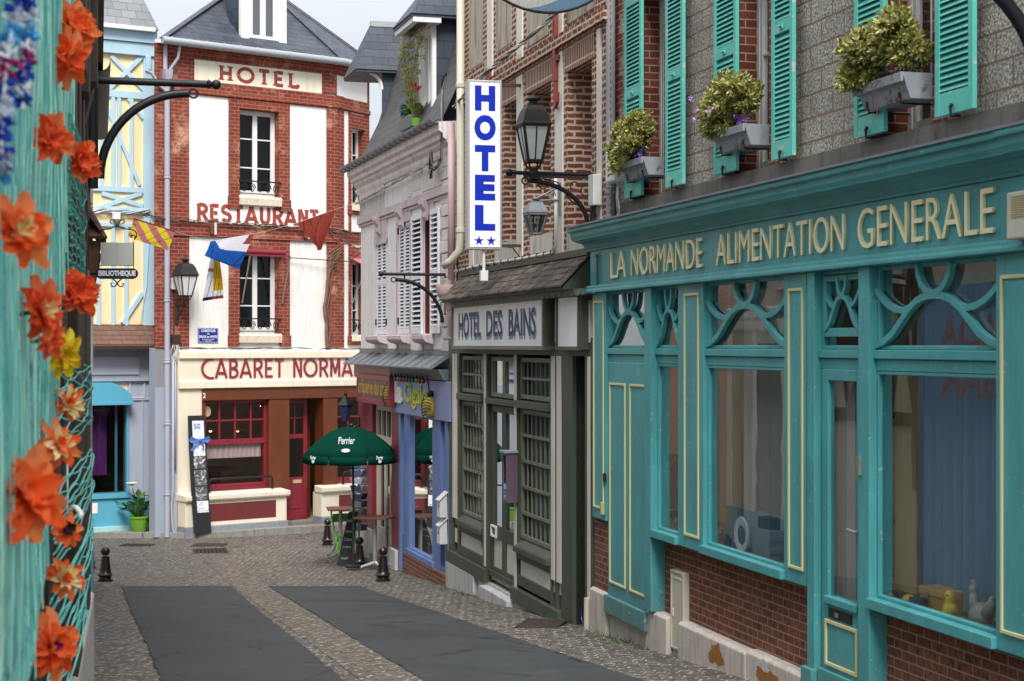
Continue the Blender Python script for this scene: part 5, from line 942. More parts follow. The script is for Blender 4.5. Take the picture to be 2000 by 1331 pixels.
mb = MB(); mb.prism([(dx1 + .001, .07, dz0), (dx1 + .001, .07, dz1), (dx1 + .001, 1.9, dz1), (dx1 + .001, .3, dz0)], [(dx1 - .05, .07, dz0), (dx1 - .05, .07, dz1), (dx1 - .05, 1.9, dz1), (dx1 - .05, .3, dz0)]); mb.prism([(dx0, .07, dz0), (dx0, .07, dz1), (dx0, 1.9, dz1), (dx0, .3, dz0)], [(dx0 + .05, .07, dz0), (dx0 + .05, .07, dz1), (dx0 + .05, 1.9, dz1), (dx0 + .05, .3, dz0)]); mb.build('dormer_cheek', M['slate_cheek'], d1)
mb = MB(); mb.bar((dx1 + .02, -.02, 7.86), (dx1 + .10, .42, 8.75), .10, .02); mb.build('dormer_flashing', M['zinc'], d1)
def hood(x0, x1, zr, ze_, y0, y1, yr0):
    xm_ = (x0 + x1) / 2; m = MB(); m.add([(x0, y0, ze_), (x1, y0, ze_), (x1, y1, ze_), (x0, y1, ze_), (xm_, yr0, zr), (xm_, y1, zr)], [(0, 1, 4), (1, 2, 5, 4), (0, 4, 5, 3)]); m.box(x0 + .02, x1 - .02, y0 + .02, y1, ze_ - .04, ze_ - .002); return m
dr_ = hood(dx0 - .22, dx1 + .24, 10.75, dz1 + .03, -.42, 2.4, .35).build('dormer_roof', M['slate'], d1, solid=.02)
mb = MB(); mb.frame(dx0 - .20, dx1 + .22, -.38, .1, .1, dz1 - .10, dz1 - .011); mb.v = [(x, z, y) for x, y, z in mb.v]; mb.build('dormer_soffit', M['wht'], d1)
# hoist hood at the far end
d2 = hood(.25, 1.62, 10.62, 9.58, -.36, 1.5, .08).build('hoist_hood', M['slate'], kb_, solid=.02)
mb = MB(); mb.box(.90, 1.0, .06, 1.4, 10.55, 10.66); mb.build('ridge_zinc', M['zinc_lt'], d2)
mb = MB(); mb.box(1.40, 1.46, .20, .9, 8.3, 9.54); mb.build('cheek', M['slate_cheek'], d2)
mb = MB(); mb.tube([(1.44, .19 - .24 * (1 - cos(radians(t))), 9.22 + .32 * sin(radians(t))) for t in range(0, 91, 10)], .04, 6); mb.build('curved_bracket', M['wht'], d2)
# shutters
for i, (a, b) in enumerate(ww[:2]):
    m_ = (a + b) / 2
    for x0, x1 in ((a + .01, m_ - .004), (m_ + .004, b - .01)): shutter(kb_, x0, x1, 4.37, 6.40, .0, M['shut_white'], .062, (1.0,), False, .04, .10)
    mb = MB()
    for z in (4.55, 6.2):
        for x in (a - .06, b): mb.box(x, x + .06, -.02, .02, z, z + .12)
    mb.build('hinges', M['iron'], kb_)
def flip_shutter(x0, x1, y):
    o = shutter(kb_, x0, x1, 4.36, 6.44, y, M['shut_white'], .085, (1.0,), False, .045, .12); return o
flip_shutter(KX(808), KX(828), -.05); flip_shutter(KX(845.8), KX(862), -.06)
mb = MB(); a, b = w3; mb.box(a, a + .012, .01, .218, 4.37, 6.44); mb.build('dark_red_reveal', M['darkred'], kb_); window(kb_, a, b, 4.36, 6.45, .17, M['darkred'], 4, 2, .06)
# zinc awning over both shops
ap = .33; ax0, ax1 = KX(670, ap) - .0, KX(881)
mb = MB(); mb.px([(.02, 4.02), (-ap, 3.80), (-ap, 3.775), (.02, 3.99)], ax0, ax1)
x = ax0 + .25
while x < ax1: mb.prism([(x - .012, .0, 4.02), (x + .012, .0, 4.02), (x + .012, -ap, 3.805), (x - .012, -ap, 3.805)], [(x - .012, .0, 4.045), (x + .012, .0, 4.045), (x + .012, -ap, 3.83), (x - .012, -ap, 3.83)]); x += .62
mb.box(.2, ax1, -.02, .02, 4.0, 4.1); mb.build('zinc_awning', M['zinc'], kb_)
mb = MB(); mb.box(ax0 + .3, KX(779), -.16, .02, 3.60, 3.76); mb.build('red_soffit', M['crimson'], kb_); mb = MB(); mb.px([(-.22, 3.775), (-.12, 3.60), (.0, 3.58), (.02, 3.775)], KX(779) + .01, ax1); mb.build('grey_soffit', M['zinc'], kb_)
# crepe shop
rx = lambda p: KX(p, .05)
mb = MB(); mb.box(rx(700), rx(728), -.06, .3, .55, 3.6); mb.box(rx(766), rx(779), -.06, .3, -.2, 3.6); mb.box(rx(728), rx(766), .0, .3, 3.0, 3.6); mb.build('red_shopfront', M['crimson'], kb_, bevel=.008)
each([(rx(700) - .02, rx(728) + .01, -.08, .3, -.6, .55), (rx(765), rx(778), -.12, .1, -.6, .42)], 'white_base', M['plinth_white'], kb_, .008)
mb = MB(); a, b = rx(728), rx(766); mb.frame(a, b, .12, 3.0, .09, .02, .1); mb.box(a, b, .0, .1, 2.28, 2.42); mb.frame(a + .1, a + .75, .14, 2.27, .10, .04, .1, wb=.5); mb.box((a + b) / 2 + .3, (a + b) / 2 + .38, .03, .1, .12, 2.3)
for k in range(1, 4): x = a + (b - a) * k / 4; mb.box(x - .03, x + .03, .03, .09, 2.42, 2.95)
mb.build('white_door_frame', M['door_cream'], kb_, bevel=.005)
mb = MB(); mb.poly([(a, .07, .2), (b, .07, .2), (b, .07, 3.0), (a, .07, 3.0)]); mb.build('pane', M['glass_dark'], kb_)
mb = MB(); mb.box(a - .02, b, -.12, .3, -.4, .115); mb.build('doorstep', M['stone'], kb_, bevel=.01)
cs = fthing(K, 'creperie_sign', 'dull rose board lettered in thin yellow over the red crepe shop', 'sign', KX(730), -.2, 3.05)
sx0, sx1 = K.x(697, .22), K.x(761, .22); mb = MB(); mb.frame(sx0, sx1, 3.04, 3.60, .10, -.23, -.06); mb.build('frame', M['crimson'], cs, bevel=.006); mb = MB(); mb.box(sx0 + .08, sx1 - .08, -.22, -.05, 3.1, 3.54); mb.build('board', M['magenta'], cs)
text('crêperie du coin', plain('yellow_sign_paint', C('#b59a3e'), .6), cs, sx0 + .16, 3.13, sx1 - sx0 - .32, .38, -.221, .004, 'lettering', .012)
# blue shop
bx_ = lambda p: KX(p, .05)
mb = MB(); mb.box(bx_(779), bx_(783), -.06, .25, -.1, 3.0); mb.box(bx_(790), bx_(797.5), -.06, .25, -.1, 3.0); mb.box(bx_(846.5), bx_(861), -.06, .25, .1, 3.0); mb.box(bx_(869.5), bx_(876), -.06, .25, -.1, 3.0); mb.box(bx_(876), KE, .0, .25, -.1, 4.0); mb.frame(bx_(797.5), bx_(846.5), .50, 3.0, .09, -.05, .1); mb.box(bx_(797.5) - .05, bx_(846.5) + .1, -.10, .1, .47, .56); mb.box(bx_(783), bx_(790), -.03, .2, -.1, .75); mb.box(bx_(861), bx_(869.5), -.04, .2, .0, .55); mb.build('blue_shopfront', M['blue'], kb_, bevel=.006)
mb = MB(); mb.poly([(bx_(797), -.0, .5), (bx_(847), -.0, .5), (bx_(847), -.0, 3.), (bx_(797), -.0, 3.)]); mb.poly([(bx_(783), .02, .7), (bx_(790), .02, .7), (bx_(790), .02, 3), (bx_(783), .02, 3)]); mb.poly([(bx_(861), .1, .5), (bx_(870), .1, .5), (bx_(870), .1, 3), (bx_(861), .1, 3)]); mb.build('pane', M['glass'], kb_)
mb = MB(); mb.box(bx_(798), bx_(846), .05, .07, .5, 1.0); mb.build('frosted_strip', plain('frosted_grey', C('#7d8587'), .7), kb_)
text('POWER', plain('etched', C('#5f6d73'), .6), kb_, bx_(801), 2.35, bx_(843) - bx_(801), .3, -.003, .001, 'window_lettering', .0) if 0 else None
mb = MB(); mb.room(.3, KE - .05, .12, 3.2, -.1, 3.6); mb.build('shop_rooms', M['room'], kb_)
mb = MB(); mb.box(bx_(792), bx_(874), -.10, .25, -.8, .47); mb.build('brick_base', M['brick_base'], kb_, bevel=.01)
bs = fthing(K, 'cigale_sign', 'pale blue fascia board with yellow and white raised letters and two cicadas', 'sign', KX(820), -.1, 2.95)
sx0, sx1 = K.x(766, .1), K.x(876, .1); mb = MB(); mb.box(sx0, sx1, -.10, .0, 2.94, 3.58); mb.build('board', M['blue_lt'], bs, bevel=.008)
la0 = K.x(772, .13); text('la', M['wht'], bs, K.x(769.5, .13), 3.12, K.x(784, .13) - K.x(769.5, .13), .42, -.10, .03, 'lettering', .05)
s_ = NT('yellow_green_letters'); sp_ = s_.n('ShaderNodeSeparateXYZ'); s_.put(sp_.inputs[0], s_.obj()); c_ = s_.ramp(s_.math('FRACT', s_.math('MULTIPLY', sp_.outputs[2], 1.9)), (0., C('#d9c52e')), (.55, C('#c9cc3a')), (1., C('#5f9c3a'))); M['yg'] = s_.end(c_, .5)
text('Cigale', M['yg'], bs, K.x(788, .13), 3.06, K.x(831, .13) - K.x(788, .13), .44, -.10, .02, 'lettering', .012)
for p, hh in ((763.5, 3.24), (841, 3.14)):
    mb = MB(); xc = K.x(p, .14); mb.ball((xc, -.14, hh), .13, 10, 0, 1.4); o = mb.build('cicada_body', plain('cicada_yellow', C('#b39a44'), .5, var=.5, sc=30.), bs, smooth=True); mb = MB()
    for q in range(-3, 4): mb.tube([(xc + .15 * sin(t) * cos(q * .4), -.14 - .155 * cos(t) * cos(q * .2), hh + q * .05 + .04 * sin(t * 2)) for t in [-1.4 + .28 * i for i in range(11)]], .007, 4)
    mb.ball((xc, -.14, hh + .22), .06, 8); mb.build('cicada_markings', M['cable_dk'], o)
t = fthing(K, 'bulb_string', 'short row of coloured light bulbs above the blue fascia', 'string of lights', KX(800), -.2, 3.6); mb = MB(); p0 = K.x(771, .2); p1 = K.x(831, .2); mb.tube([(p0 + (p1 - p0) * i / 12, -.2, 3.66 - .03 * sin(i * pi / 12 * 4) ** 2) for i in range(13)] + [(p1 + .1, -.2, 3.66), (p1 + .1, -.14, 3.30)], .012, 5); mb.build('wire', M['cable_dk'], t)
bc = [plain('bulb_' + n, C(h), .3) for n, h in (('green', '#1e5a3c'), ('blue', '#22366f'), ('red', '#7c2420'), ('amber', '#9a7a2a'))]
for k in range(10): mb = MB(); x = p0 + (p1 - p0) * (k + .3) / 10; mb.tube([(x, -.2, 3.66), (x, -.2, 3.60)], .022, 8, 0); mb.lathe([(.02, 0), (.035, -.03), (.034, -.06), (.001, -.085)], (x, -.2, 3.60), 10, 1); mb.build('bulb', [M['cable_dk'], bc[(k * 3 + k // 3) % 4]], t, smooth=True)
for i, (y0, y1, lb) in enumerate(((967, 1010, 'upper white sloping-lid letterbox on the blue door post'), (1017, 1062, 'lower white sloping-lid letterbox on the blue door post'))):
    p = 866; z1 = K.z(p, y0, .1); z0 = K.z(p, y1, .1); xa = K.x(866, .08); xb = K.x(873, .08); t = fthing(K, 'letterbox', lb, 'letterbox', xa, -.1, z0, 'letterboxes on the blue post'); mb = MB(); mb.px([(-.19, z0), (-.19, z1 - .08), (-.07, z1 + .02), (-.06, z0)], xa, xb - .03); mb.build('box', M['plastic'], t, bevel=.008); mb = MB(); mb.prism([(xa - .02, -.21, z1 - .09), (xb - .01, -.21, z1 - .09), (xb - .01, -.06, z1 + .045), (xa - .02, -.06, z1 + .045)], [(xa - .02, -.21, z1 - .075), (xb - .01, -.21, z1 - .075), (xb - .01, -.06, z1 + .06), (xa - .02, -.06, z1 + .06)]); mb.build('lid', M['plastic'], t); mb = MB(); mb.box(xa + .1, xa + .14, -.196, -.188, z0 + .16, z0 + .2); mb.build('lock', M['iron'], t)
# pipes, cables, arm
t = fthing(K, 'downpipe', 'pale pink rainwater pipe with a flared hopper on the pink house', 'drainpipe', KX(879), -.1, 4.5); xp = K.x(880.5, .1); mb = MB(); mb.tube([(xp, -.09, 7.7), (xp, -.09, 5.2)], .06, 12); mb.build('pipe', M['pink_pipe'], t, smooth=True); mb = MB(); mb.lathe([(.07, 4.72), (.10, 4.85), (.20, 4.93), (.22, 4.98), (.24, 5.06), (.24, 5.12), (.05, 5.12)], (xp + .1, -.13, 0), 16); mb.tube([(xp + .1, -.13, 4.75), (xp + .1, -.1, 4.3)], .06, 10); mb.build('hopper', M['pink_pipe'], t, smooth=40)
t = fthing(K, 'banner_bracket', 'black iron banner arm with ball end and curved stay before the white shutters', 'bracket', KX(873), -.02, 4.3, 'iron banner arms'); banner_arm(t, K.x(873), K.z(873, 537) - .0, .98, .78, -1, True, -.02, .026)
bundle('cable_bundle', 'pale cables strung under the cornice of the pink house', 'cables', [K.w(.2, -.10, 7.05), K.w(2.2, -.09, 7.10), K.w(4.5, -.09, 7.15), K.w(6.6, -.10, 7.2), K.w(7.1, -.12, 7.18)], 6, .007, .02, [M['cable'], M['cable_w'], M['cable']], 14)
bundle('cable_loop', 'tangled coil of grey cable round the pipes at the corner of the pink house', 'cables', [K.w(7.0, -.14, 7.3), K.w(6.95, -.16, 7.0), K.w(7.1, -.16, 6.9), K.w(7.25, -.17, 7.1), K.w(7.1, -.16, 7.35), K.w(7.0, -.16, 7.1), K.w(7.3, -.16, 7.05), K.w(7.8, -.16, 7.15), K.w(7.95, -.17, 7.6), K.w(7.85, -.16, 8.3), K.w(8.0, -.14, 8.5)], 5, .012, .03, [M['cable_dk'], M['cable']], 15)
# flower boxes on the gutter
t = fthing(K, 'roof_planter', 'grey rectangular planter with purple and red flowers on the dormer ledge', 'planter', KX(797), -.15, 7.9); xa = K.x(795, .1); mb = MB(); mb.prism([(xa, -.22, 7.93), (xa + .8, -.22, 7.93), (xa + .8, .0, 7.93), (xa, .0, 7.93)], [(xa - .03, -.26, 8.13), (xa + .83, -.26, 8.13), (xa + .83, .03, 8.13), (xa - .03, .03, 8.13)]); mb.build('planter', M['zinc'], t, bevel=.01)
mb = MB(); foliage(mb, (xa + .45, -.12, 8.25), .4, .14, .18, 60, .08, .04, 5); mb.build('leaves', M['leaf_dark'], t, recalc=False); mb = MB(); foliage(mb, (xa + .2, -.2, 8.28), .12, .08, .08, 12, .05, .04, 6); mb.build('purple_flowers', M['violet'], t, recalc=False)
t = fthing(K, 'green_pot', 'lime green pot with a tuft of grass beside the dormer window', 'plant pot', KX(818), -.15, 7.9); xb = K.x(817, .1); mb = MB(); mb.lathe([(.07, 7.93), (.09, 8.06), (.08, 8.06), (.06, 8.0)], (xb, -.14, 0), 14); mb.build('pot', M['lime'], t, smooth=40); mb = MB(); r0 = random.Random(8)
for _ in range(70): a = r0.uniform(0, 6.3); k = r0.uniform(.05, .25); h = r0.uniform(.3, .65); mb.add([(xb + .05 * cos(a) - .008, -.14 + .05 * sin(a), 8.08), (xb + .05 * cos(a) + .008, -.14 + .05 * sin(a), 8.08), (xb + k * cos(a), -.14 + k * sin(a), 8.08 + h)], [(0, 1, 2)])
mb.build('grass', M['leaf_olive'], t, recalc=False); mb = MB(); foliage(mb, (xb + .02, -.14, 8.58), .10, .08, .05, 7, .05, .035, 31); mb.build('red_flowers', M['redpet'], t, recalc=False)
t = fthing(K, 'spindly_shrub', 'tall thin yellowing shrub growing up in front of the dormer', 'shrub', KX(803), -.2, 8.1); mb = MB(); lf = MB(); xs0 = K.x(801, .15); r0 = random.Random(17)
for _ in range(9):
    x, y, z = xs0 + r0.uniform(-.1, .1), -.15, 8.1; pts = [(x, y, z)]; dx = r0.uniform(-.10, .14)
    for k in range(9): x += dx * r0.uniform(.3, 1.4); y += r0.uniform(-.03, .03); z += r0.uniform(.12, .2); pts.append((x, y, z)); foliage(lf, (x, y, z), .10, .08, .06, 4 if k > 1 else 1, .055, .022, _ * 10 + k, 5)
    mb.tube(pts, .005, 4)
mb.build('stems', M['leaf_olive'], t); lf.build('leaves', M['leaf_olive'], t, recalc=False)
# wall lantern of the crepe shop
wl = fthing(K, 'wall_lantern', 'small black wall lantern with blue and amber glass beside the crepe sign', 'wall lantern', K.x(712), -.1, 2.6)
c_ = (K.x(708), -.35, 2.62); mb = MB(); mb.tube([(c_[0], -.06, 2.55), (c_[0], -.2, 2.50), (c_[0], -.35, 2.55), (c_[0], -.35, 2.62)], .015, 6); mb.box(c_[0] - .04, c_[0] + .04, -.08, -.05, 2.4, 2.7); mb.lathe([(.03, 0), (.09, .02), (.08, .04)], c_, 6); mb.lathe([(.17, .33), (.15, .36), (.05, .48), (.03, .52), (.035, .56), (.001, .62)], c_, 6); mb.build('frame', M['iron'], wl)
mb = MB(); mb.lathe([(.085, .04), (.145, .33)], c_, 6); mb.f = mb.f[:6]; mb.m = [0, 1, 0, 1, 0, 0]; mb.build('panes', [plain('blue_glass', C('#223052'), .25), plain('amber_glass', C('#b58a3a'), .25)], wl)
# ------------------------------------------------------------------ the red and white corner hotel at the end of the street
H = Fac(322, 38.1, .788, .616, -2.5)
HX = lambda p, o=0: H.x(p, o)
hb = fthing(H, 'corner_hotel', 'red brick and white rendered corner hotel with cream cabaret ground floor and slate roof', 'hotel building')
cx_ = 4.56
cw = H.w(cx_); H2 = Fac(1000 + cw.x / cw.y * FP, cw.y, .85, 1.6, -2.5)
w1 = (1.90, 2.98, 7.86, 9.92); w2 = (1.90, 2.98, 4.62, 6.60)
mb = MB(); mb.wall(-.24, cx_, 3.4, 11.3, [w1, w2], 0, .30); mb.build('rendered_wall', M['white_wall'], hb)
def h2(x, y, z):                                     # canted side, in the hotel's own coordinates
    p = H2.w(x, y, z); d = Vector((p.x - H.A[0], p.y - H.A[1])); return (d.x * H.u[0] + d.y * H.u[1], -(d.x * H.n[0] + d.y * H.n[1]), p.z + 2.5)
def onside(m): m.v = [h2(*p) for p in m.v]; return m
SE = H2.x(720)
s1, s2 = (.66, 1.28, 7.86, 9.75), (.66, 1.28, 4.62, 6.45)
mb = MB(); mb.wall(0, SE, 3.4, 11.3, [s1, s2], 0, .30); onside(mb).build('side_wall', M['white_wall'], hb)
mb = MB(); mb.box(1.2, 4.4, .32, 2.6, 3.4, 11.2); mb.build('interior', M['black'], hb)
mb = MB()
def brk(x0, x1, z0, z1, p=.025): mb.box(x0, x1, -p, .05, z0, z1)
brk(-.24, .60, 4.30, 10.47); brk(-.24, .73, 10.47, 11.2); brk(4.16, cx_ + .02, 10.47, 11.2); brk(.731, 4.159, 10.95, 11.2); brk(4.29, cx_ + .02, 4.30, 10.44)
brk(.601, 4.289, 10.13, 10.465); brk(.601, 4.289, 6.87, 7.20)
for a, b, c, d in (w1, w2):
    top = 10.129 if d > 8 else 6.869; brk(1.62, a, c - .26, top); brk(b, 3.26, c - .26, top); brk(a + .001, b - .001, d, top); mb.box(a - .0, a + .012, -.02, .3, c, d); mb.box(b - .012, b + .0, -.02, .3, c, d); mb.box(a + .013, b - .013, -.01, .3, d - .012, d + .0)
    mb.box(1.60, a - .02, -.05, .05, c - .30, c - .02); mb.box(b + .02, 3.28, -.05, .05, c - .30, c - .02)
mb.build('brickwork', M['brick_red'], hb)
mb = MB(); mb.px([(-.026, 10.98), (-.05, 11.0), (-.06, 11.06), (-.09, 11.08), (-.11, 11.16), (-.16, 11.2), (.0, 11.22)], -.26, cx_ + .06); mb.build('brick_cornice', M['brick_red'], hb); mb = MB(); mb.px([(-.026, 10.14), (-.06, 10.16), (-.06, 10.24), (-.026, 10.26)], -.24, cx_ + .03); mb.build('brick_moulding', M['brick_red'], hb); mb = MB(); mb.px([(-.026, 6.86), (-.06, 6.87), (-.06, 6.94), (-.026, 6.96)], -.24, cx_ + .03); mb.build('brick_moulding', M['brick_red'], hb)
mb = MB()
for a, b, z0, z1 in ((0, .34, 4.3, 10.47), (.55, s1[0], 4.4, 10.14), (s1[1], 1.40, 4.4, 10.14)): mb.box(a, b, -.022, .04, z0, z1)
mb.box(0, SE, -.023, .04, 10.13, 10.45); mb.box(0, SE, -.023, .04, 6.87, 7.18); mb.box(SE - .06, SE, -.024, .04, 4.3, 11.2); mb.box(0, SE, -.024, .04, 10.97, 11.2); mb.px([(-.026, 10.98), (-.06, 11.06), (-.11, 11.16), (-.16, 11.2), (.0, 11.22)], -.03, SE + .1); mb.px([(-.026, 10.14), (-.06, 10.16), (-.06, 10.24), (-.026, 10.26)], 0, SE)
for q in (s1, s2): mb.box(q[0] + .001, q[1] - .001, -.022, .04, q[3], q[3] + .35); mb.box(q[0] - .0, q[0] + .012, -.02, .3, q[2], q[3]); mb.box(q[1] - .012, q[1], -.02, .3, q[2], q[3]); mb.box(q[0] - .14, q[1] + .14, -.05, .05, q[2] - .26, q[2] - .02)
onside(mb).build('side_brickwork', M['brick_red'], hb)
for q in (w1, w2):
    wo = window(hb, q[0], q[1], q[2] + .02, q[3], .20, M['wht'], 3, 2, .075, .03, glass='glass_black')
    m2 = MB(); m2.px([(-.09, q[2] - .20), (-.11, q[2] - .04), (-.05, q[2] + .01), (.2, q[2] + .02), (.2, q[2] - .2)], q[0] - .02, q[1] + .02); m2.build('window_sill', plaster('worn_sill', C('#e6ddcc'), C('#c9a85c'), .8, 4.), wo)
    m2 = MB(); z0 = q[2] + .06; m2.box(q[0] - .02, q[1] + .02, -.07, -.03, z0 + .29, z0 + .32)
    for k in range(5): xx = q[0] + .12 + (q[1] - q[0] - .24) * k / 4; m2.tube([(xx + .085 * (1 - i / 16) * cos(i * .8), -.05, z0 + .14 + .12 * (1 - i / 20) * sin(i * .8)) for i in range(15)], .012, 5)
    m2.box(q[0], q[1], -.06, -.04, z0 + .0, z0 + .02); m2.build('iron_guard', M['iron'], hb)
for q in (s1, s2):
    m2 = MB(); m2.frame(q[0], q[1], q[2], q[3], .07, .18, .25); m2.box((q[0] + q[1]) / 2 - .04, (q[0] + q[1]) / 2 + .04, .18, .25, q[2], q[3])
    for k in (1, 2): z = q[2] + (q[3] - q[2]) * k / 3; m2.box(q[0], q[1], .19, .24, z - .015, z + .015)
    wo = onside(m2).build('window', M['wht'], hb); m2 = MB(); m2.poly([(q[0], .22, q[2]), (q[1], .22, q[2]), (q[1], .22, q[3]), (q[0], .22, q[3])]); onside(m2).build('pane', M['glass_black'], wo); m2 = MB(); m2.box(q[0] - .05, q[1] + .05, .26, .3, q[2], q[3]); onside(m2).build('blind', M['black'], wo)
    m2 = MB(); m2.box(q[0], q[1], -.07, -.03, q[2] + .35, q[2] + .38)
    for k in range(3): xx = q[0] + .12 + .19 * k; m2.tube([(xx + .08 * (1 - i / 16) * cos(i * .8), -.05, q[2] + .19 + .12 * (1 - i / 20) * sin(i * .8)) for i in range(15)], .012, 5)
    onside(m2).build('iron_guard', M['iron'], hb)
    m2 = MB(); m2.box(q[0] - .02, q[1] + .02, -.10, .1, q[2] - .16, q[2] + .0); onside(m2).build('window_sill', M['cream_wall'], wo)
mb = MB(); mb.box(.731, 4.159, -.012, .05, 10.47, 10.945); mb.build('hotel_panel', plaster('panel_render', C('#f1ead8'), C('#cbb98f'), .3), hb)
strokes('HOTEL', M['sign_red_letters'], hb, HX(428), 10.535, HX(583) - HX(428), .34, -.012, .085, .003, 'lettering', .075, .26)
strokes('RESTAURANT', M['sign_red_letters'], hb, HX(386), 7.235, HX(622) - HX(386), .39, -.001, .092, .003, 'lettering', .062, .15)
each([(.601, 1.619, -.004, .02, 4.31, 6.868), (3.261, 4.289, -.004, .02, 4.31, 6.868)], 'lower_panel', M['white_low'], hb)
# roof
mb = MB(); A_ = (-.22, -.32, 11.26); B_ = (cx_ + .05, -.32, 11.26); c2 = h2(SE + .35, -.30, 11.26); ap_ = (3.8, 2.75, 13.75); bk_ = (2.6, 5.6, 11.26); b2 = (c2[0], 6.5, 11.26); ap2 = (4.2, 5., 13.75)
mb.add([A_, B_, c2, ap_, bk_, b2, ap2], [(0, 1, 3), (1, 2, 3), (2, 5, 6, 3), (0, 3, 6, 4), (4, 6, 5), (0, 4, 5, 2, 1)]); mb.build('roof', M['slate_hotel'], hb)
mb = MB()
for a, b in ((A_, ap_), (B_, ap_), (c2, ap_)): mb.bar(Vector(a) + Vector((0, 0, .02)), Vector(b) + Vector((0, 0, .03)), .16, .02)
mb.build('hip_slates', M['slate_hotel'], hb)
mb = MB(); gpts = [Vector((-.22, -.33, 11.24)), Vector((cx_ + .06, -.33, 11.24)), Vector(h2(SE + .3, -.30, 11.24))]
gp = arc(0, 0, .085, 180, 360, 8)
mb.tube(gpts, .085, 10)
for a, b in zip(gpts, gpts[1:]):
    n = int((b - a).length / .42)
    for k in range(n): p = a.lerp(b, (k + .5) / n); d = (b - a).normalized(); mb.tube([p - d * .02, p + d * .02], .095, 10)
mb.build('gutter', M['zinc_lt'], hb, smooth=40)
# dormer
ex0, ex1 = HX(472, -.1), HX(560, -.1); mb = MB(); mb.frame(ex0, ex1, 11.42, 13.2, .2, .10, .24, wb=.14); mb.box(ex0 + .0, ex1 - .0, .09, .1, 11.5, 11.56); do = mb.build('dormer', M['wht'], hb, bevel=.006)
mb = MB(); ck = [(.241, 11.4), (.241, 13.2), (1.25, 13.2), (.75, 12.2), (.35, 11.5)]; mb.px(ck, ex0, ex0 + .06); mb.px(ck, ex1 - .06, ex1); mb.build('dormer_cheek', M['slate_cheek'], do); mb = MB(); mb.px([(-.05, 13.2), (-.05, 13.26), (1.3, 13.5), (1.3, 13.2)], ex0 - .15, ex1 + .15); mb.build('dormer_roof', M['slate_hotel'], do)
window(do, ex0 + .2, ex1 - .2, 11.56, 13.0, .15, M['wht'], 1, 2, .085); mb = MB(); mb.box(ex0 + .2, ex1 - .2, .3, .33, 11.5, 13.1); mb.build('blind', plain('dim_blind', C('#5a5f68'), .8), do); mb = MB(); mb.px([(.16, 11.44), (-.24, 11.30), (-.24, 11.28), (.16, 11.40)], ex0 - .05, ex1 + .2); mb.build('zinc_apron', M['zinc_lt'], do)
# ground floor
FZ0, FZ1 = 3.36, 4.24
mb = MB(); fx1 = 6.2
mb.px([(-.10, 3.36), (-.13, 3.37), (-.13, 3.52), (-.10, 3.54), (-.09, 3.56), (-.09, 4.02), (-.11, 4.04), (-.15, 4.06), (-.15, 4.20), (-.11, 4.24), (.1, 4.25), (.1, 3.36)], .30, fx1); mb.build('cream_fascia', M['cream_wall'], hb, bevel=.006)
strokes('CABARET NORMAND', M['cab_letters'], hb, HX(394, .1), 3.60, 1.13 * (HX(694, .1) - HX(394, .1)), .44, -.09, .05, .025, 'lettering', 0, .12, .42)
mb = MB(); mb.box(-.24, .30, .0, .3, .0, 4.3); mb.build('lavender_pier', M['lav'], hb)
mb = MB(); mb.box(.30, .90, -.06, .3, .0, 3.36); mb.build('cream_pier', M['cream_wall'], hb)
gwx = (HX(400), HX(523)); gdx = (HX(563), HX(613)); gpx = (HX(523), HX(563)); gp2 = (HX(629), HX(657)); gw2 = (HX(657), 6.1)
mb = MB(); mb.box(.90, fx1, -.08, .2, 3.08, 3.36); mb.box(.90, gwx[0], -.04, .2, .7, 3.08); mb.box(gpx[0], gpx[1], -.06, .35, .7, 3.08); mb.box(gp2[0], gp2[1], -.06, .35, .8, 3.08); mb.box(gdx[1] + .0, gp2[0], .55, .75, .1, 3.08); mb.build('brown_timber_front', M['cab_wood'], hb, bevel=.008)
for (a, b), nc in ((gwx, 4), (gw2, 4)):
    m2 = MB(); m2.frame(a, b, 1.05, 3.08, .07, .06, .14); m2.box(a, b, .05, .14, 2.04, 2.16)
    for k in range(1, nc): x = a + (b - a) * k / nc; m2.box(x - .02, x + .02, .07, .13, 2.16, 3.02)
    m2.box(a, b, .07, .13, 2.58, 2.62); m2.box(a - .0, b, .0, .14, .96, 1.05); wo = m2.build('bar_window', M['crimson'], hb, bevel=.005)
    m2 = MB(); m2.poly([(a, .1, 1.05), (b, .1, 1.05), (b, .1, 3.08), (a, .1, 3.08)]); m2.build('pane', M['glass_bar'], wo); curtain(wo, a + .07, b - .1, 1.72, 2.05, .135, M['curtain_check'], 12, .015, 'cafe_curtain')
mb = MB(); a, b = gdx; mb.frame(a, b, .14, 3.06, .11, .30, .36, wb=1.02, wt=.1); mb.box(a + .1, b - .1, .31, .36, 2.10, 2.20); mb.box((a + b) / 2 - .02, (a + b) / 2 + .02, .31, .35, 2.2, 3.0); mb.box(a + .1, b - .1, .31, .35, 2.58, 2.61); mb.box(a + .2, b - .2, .285, .31, .4, .44); do = mb.build('cabaret_door', M['crimson'], hb, bevel=.006)
mb = MB(); mb.poly([(a + .1, .33, 1.1), (b - .1, .33, 1.1), (b - .1, .33, 3.), (a + .1, .33, 3.)]); mb.build('pane', M['glass_dark'], do); mb = MB(); mb.box(a + .3, b - .18, .285, .30, 1.02, 1.10); mb.build('letter_slot', M['sand'], do); mb = MB(); mb.tube([(b - .06, .3, 1.52), (b - .06, .22, 1.52), (b - .18, .21, 1.5)], .014, 6); mb.build('door_handle', M['steel'], do)
mb = MB(); mb.room(.35, fx1, .36, 5, .1, 3.35); mb.build('bar_room', M['room_warm'], hb)
mb = MB(); mb.box(1.2, 2.6, 2.2, 2.7, .1, 1.25); mb.box(1.0, 3.0, 2.1, 2.8, 1.25, 1.32); mb.build('bar_counter', M['cab_wood'], hb)
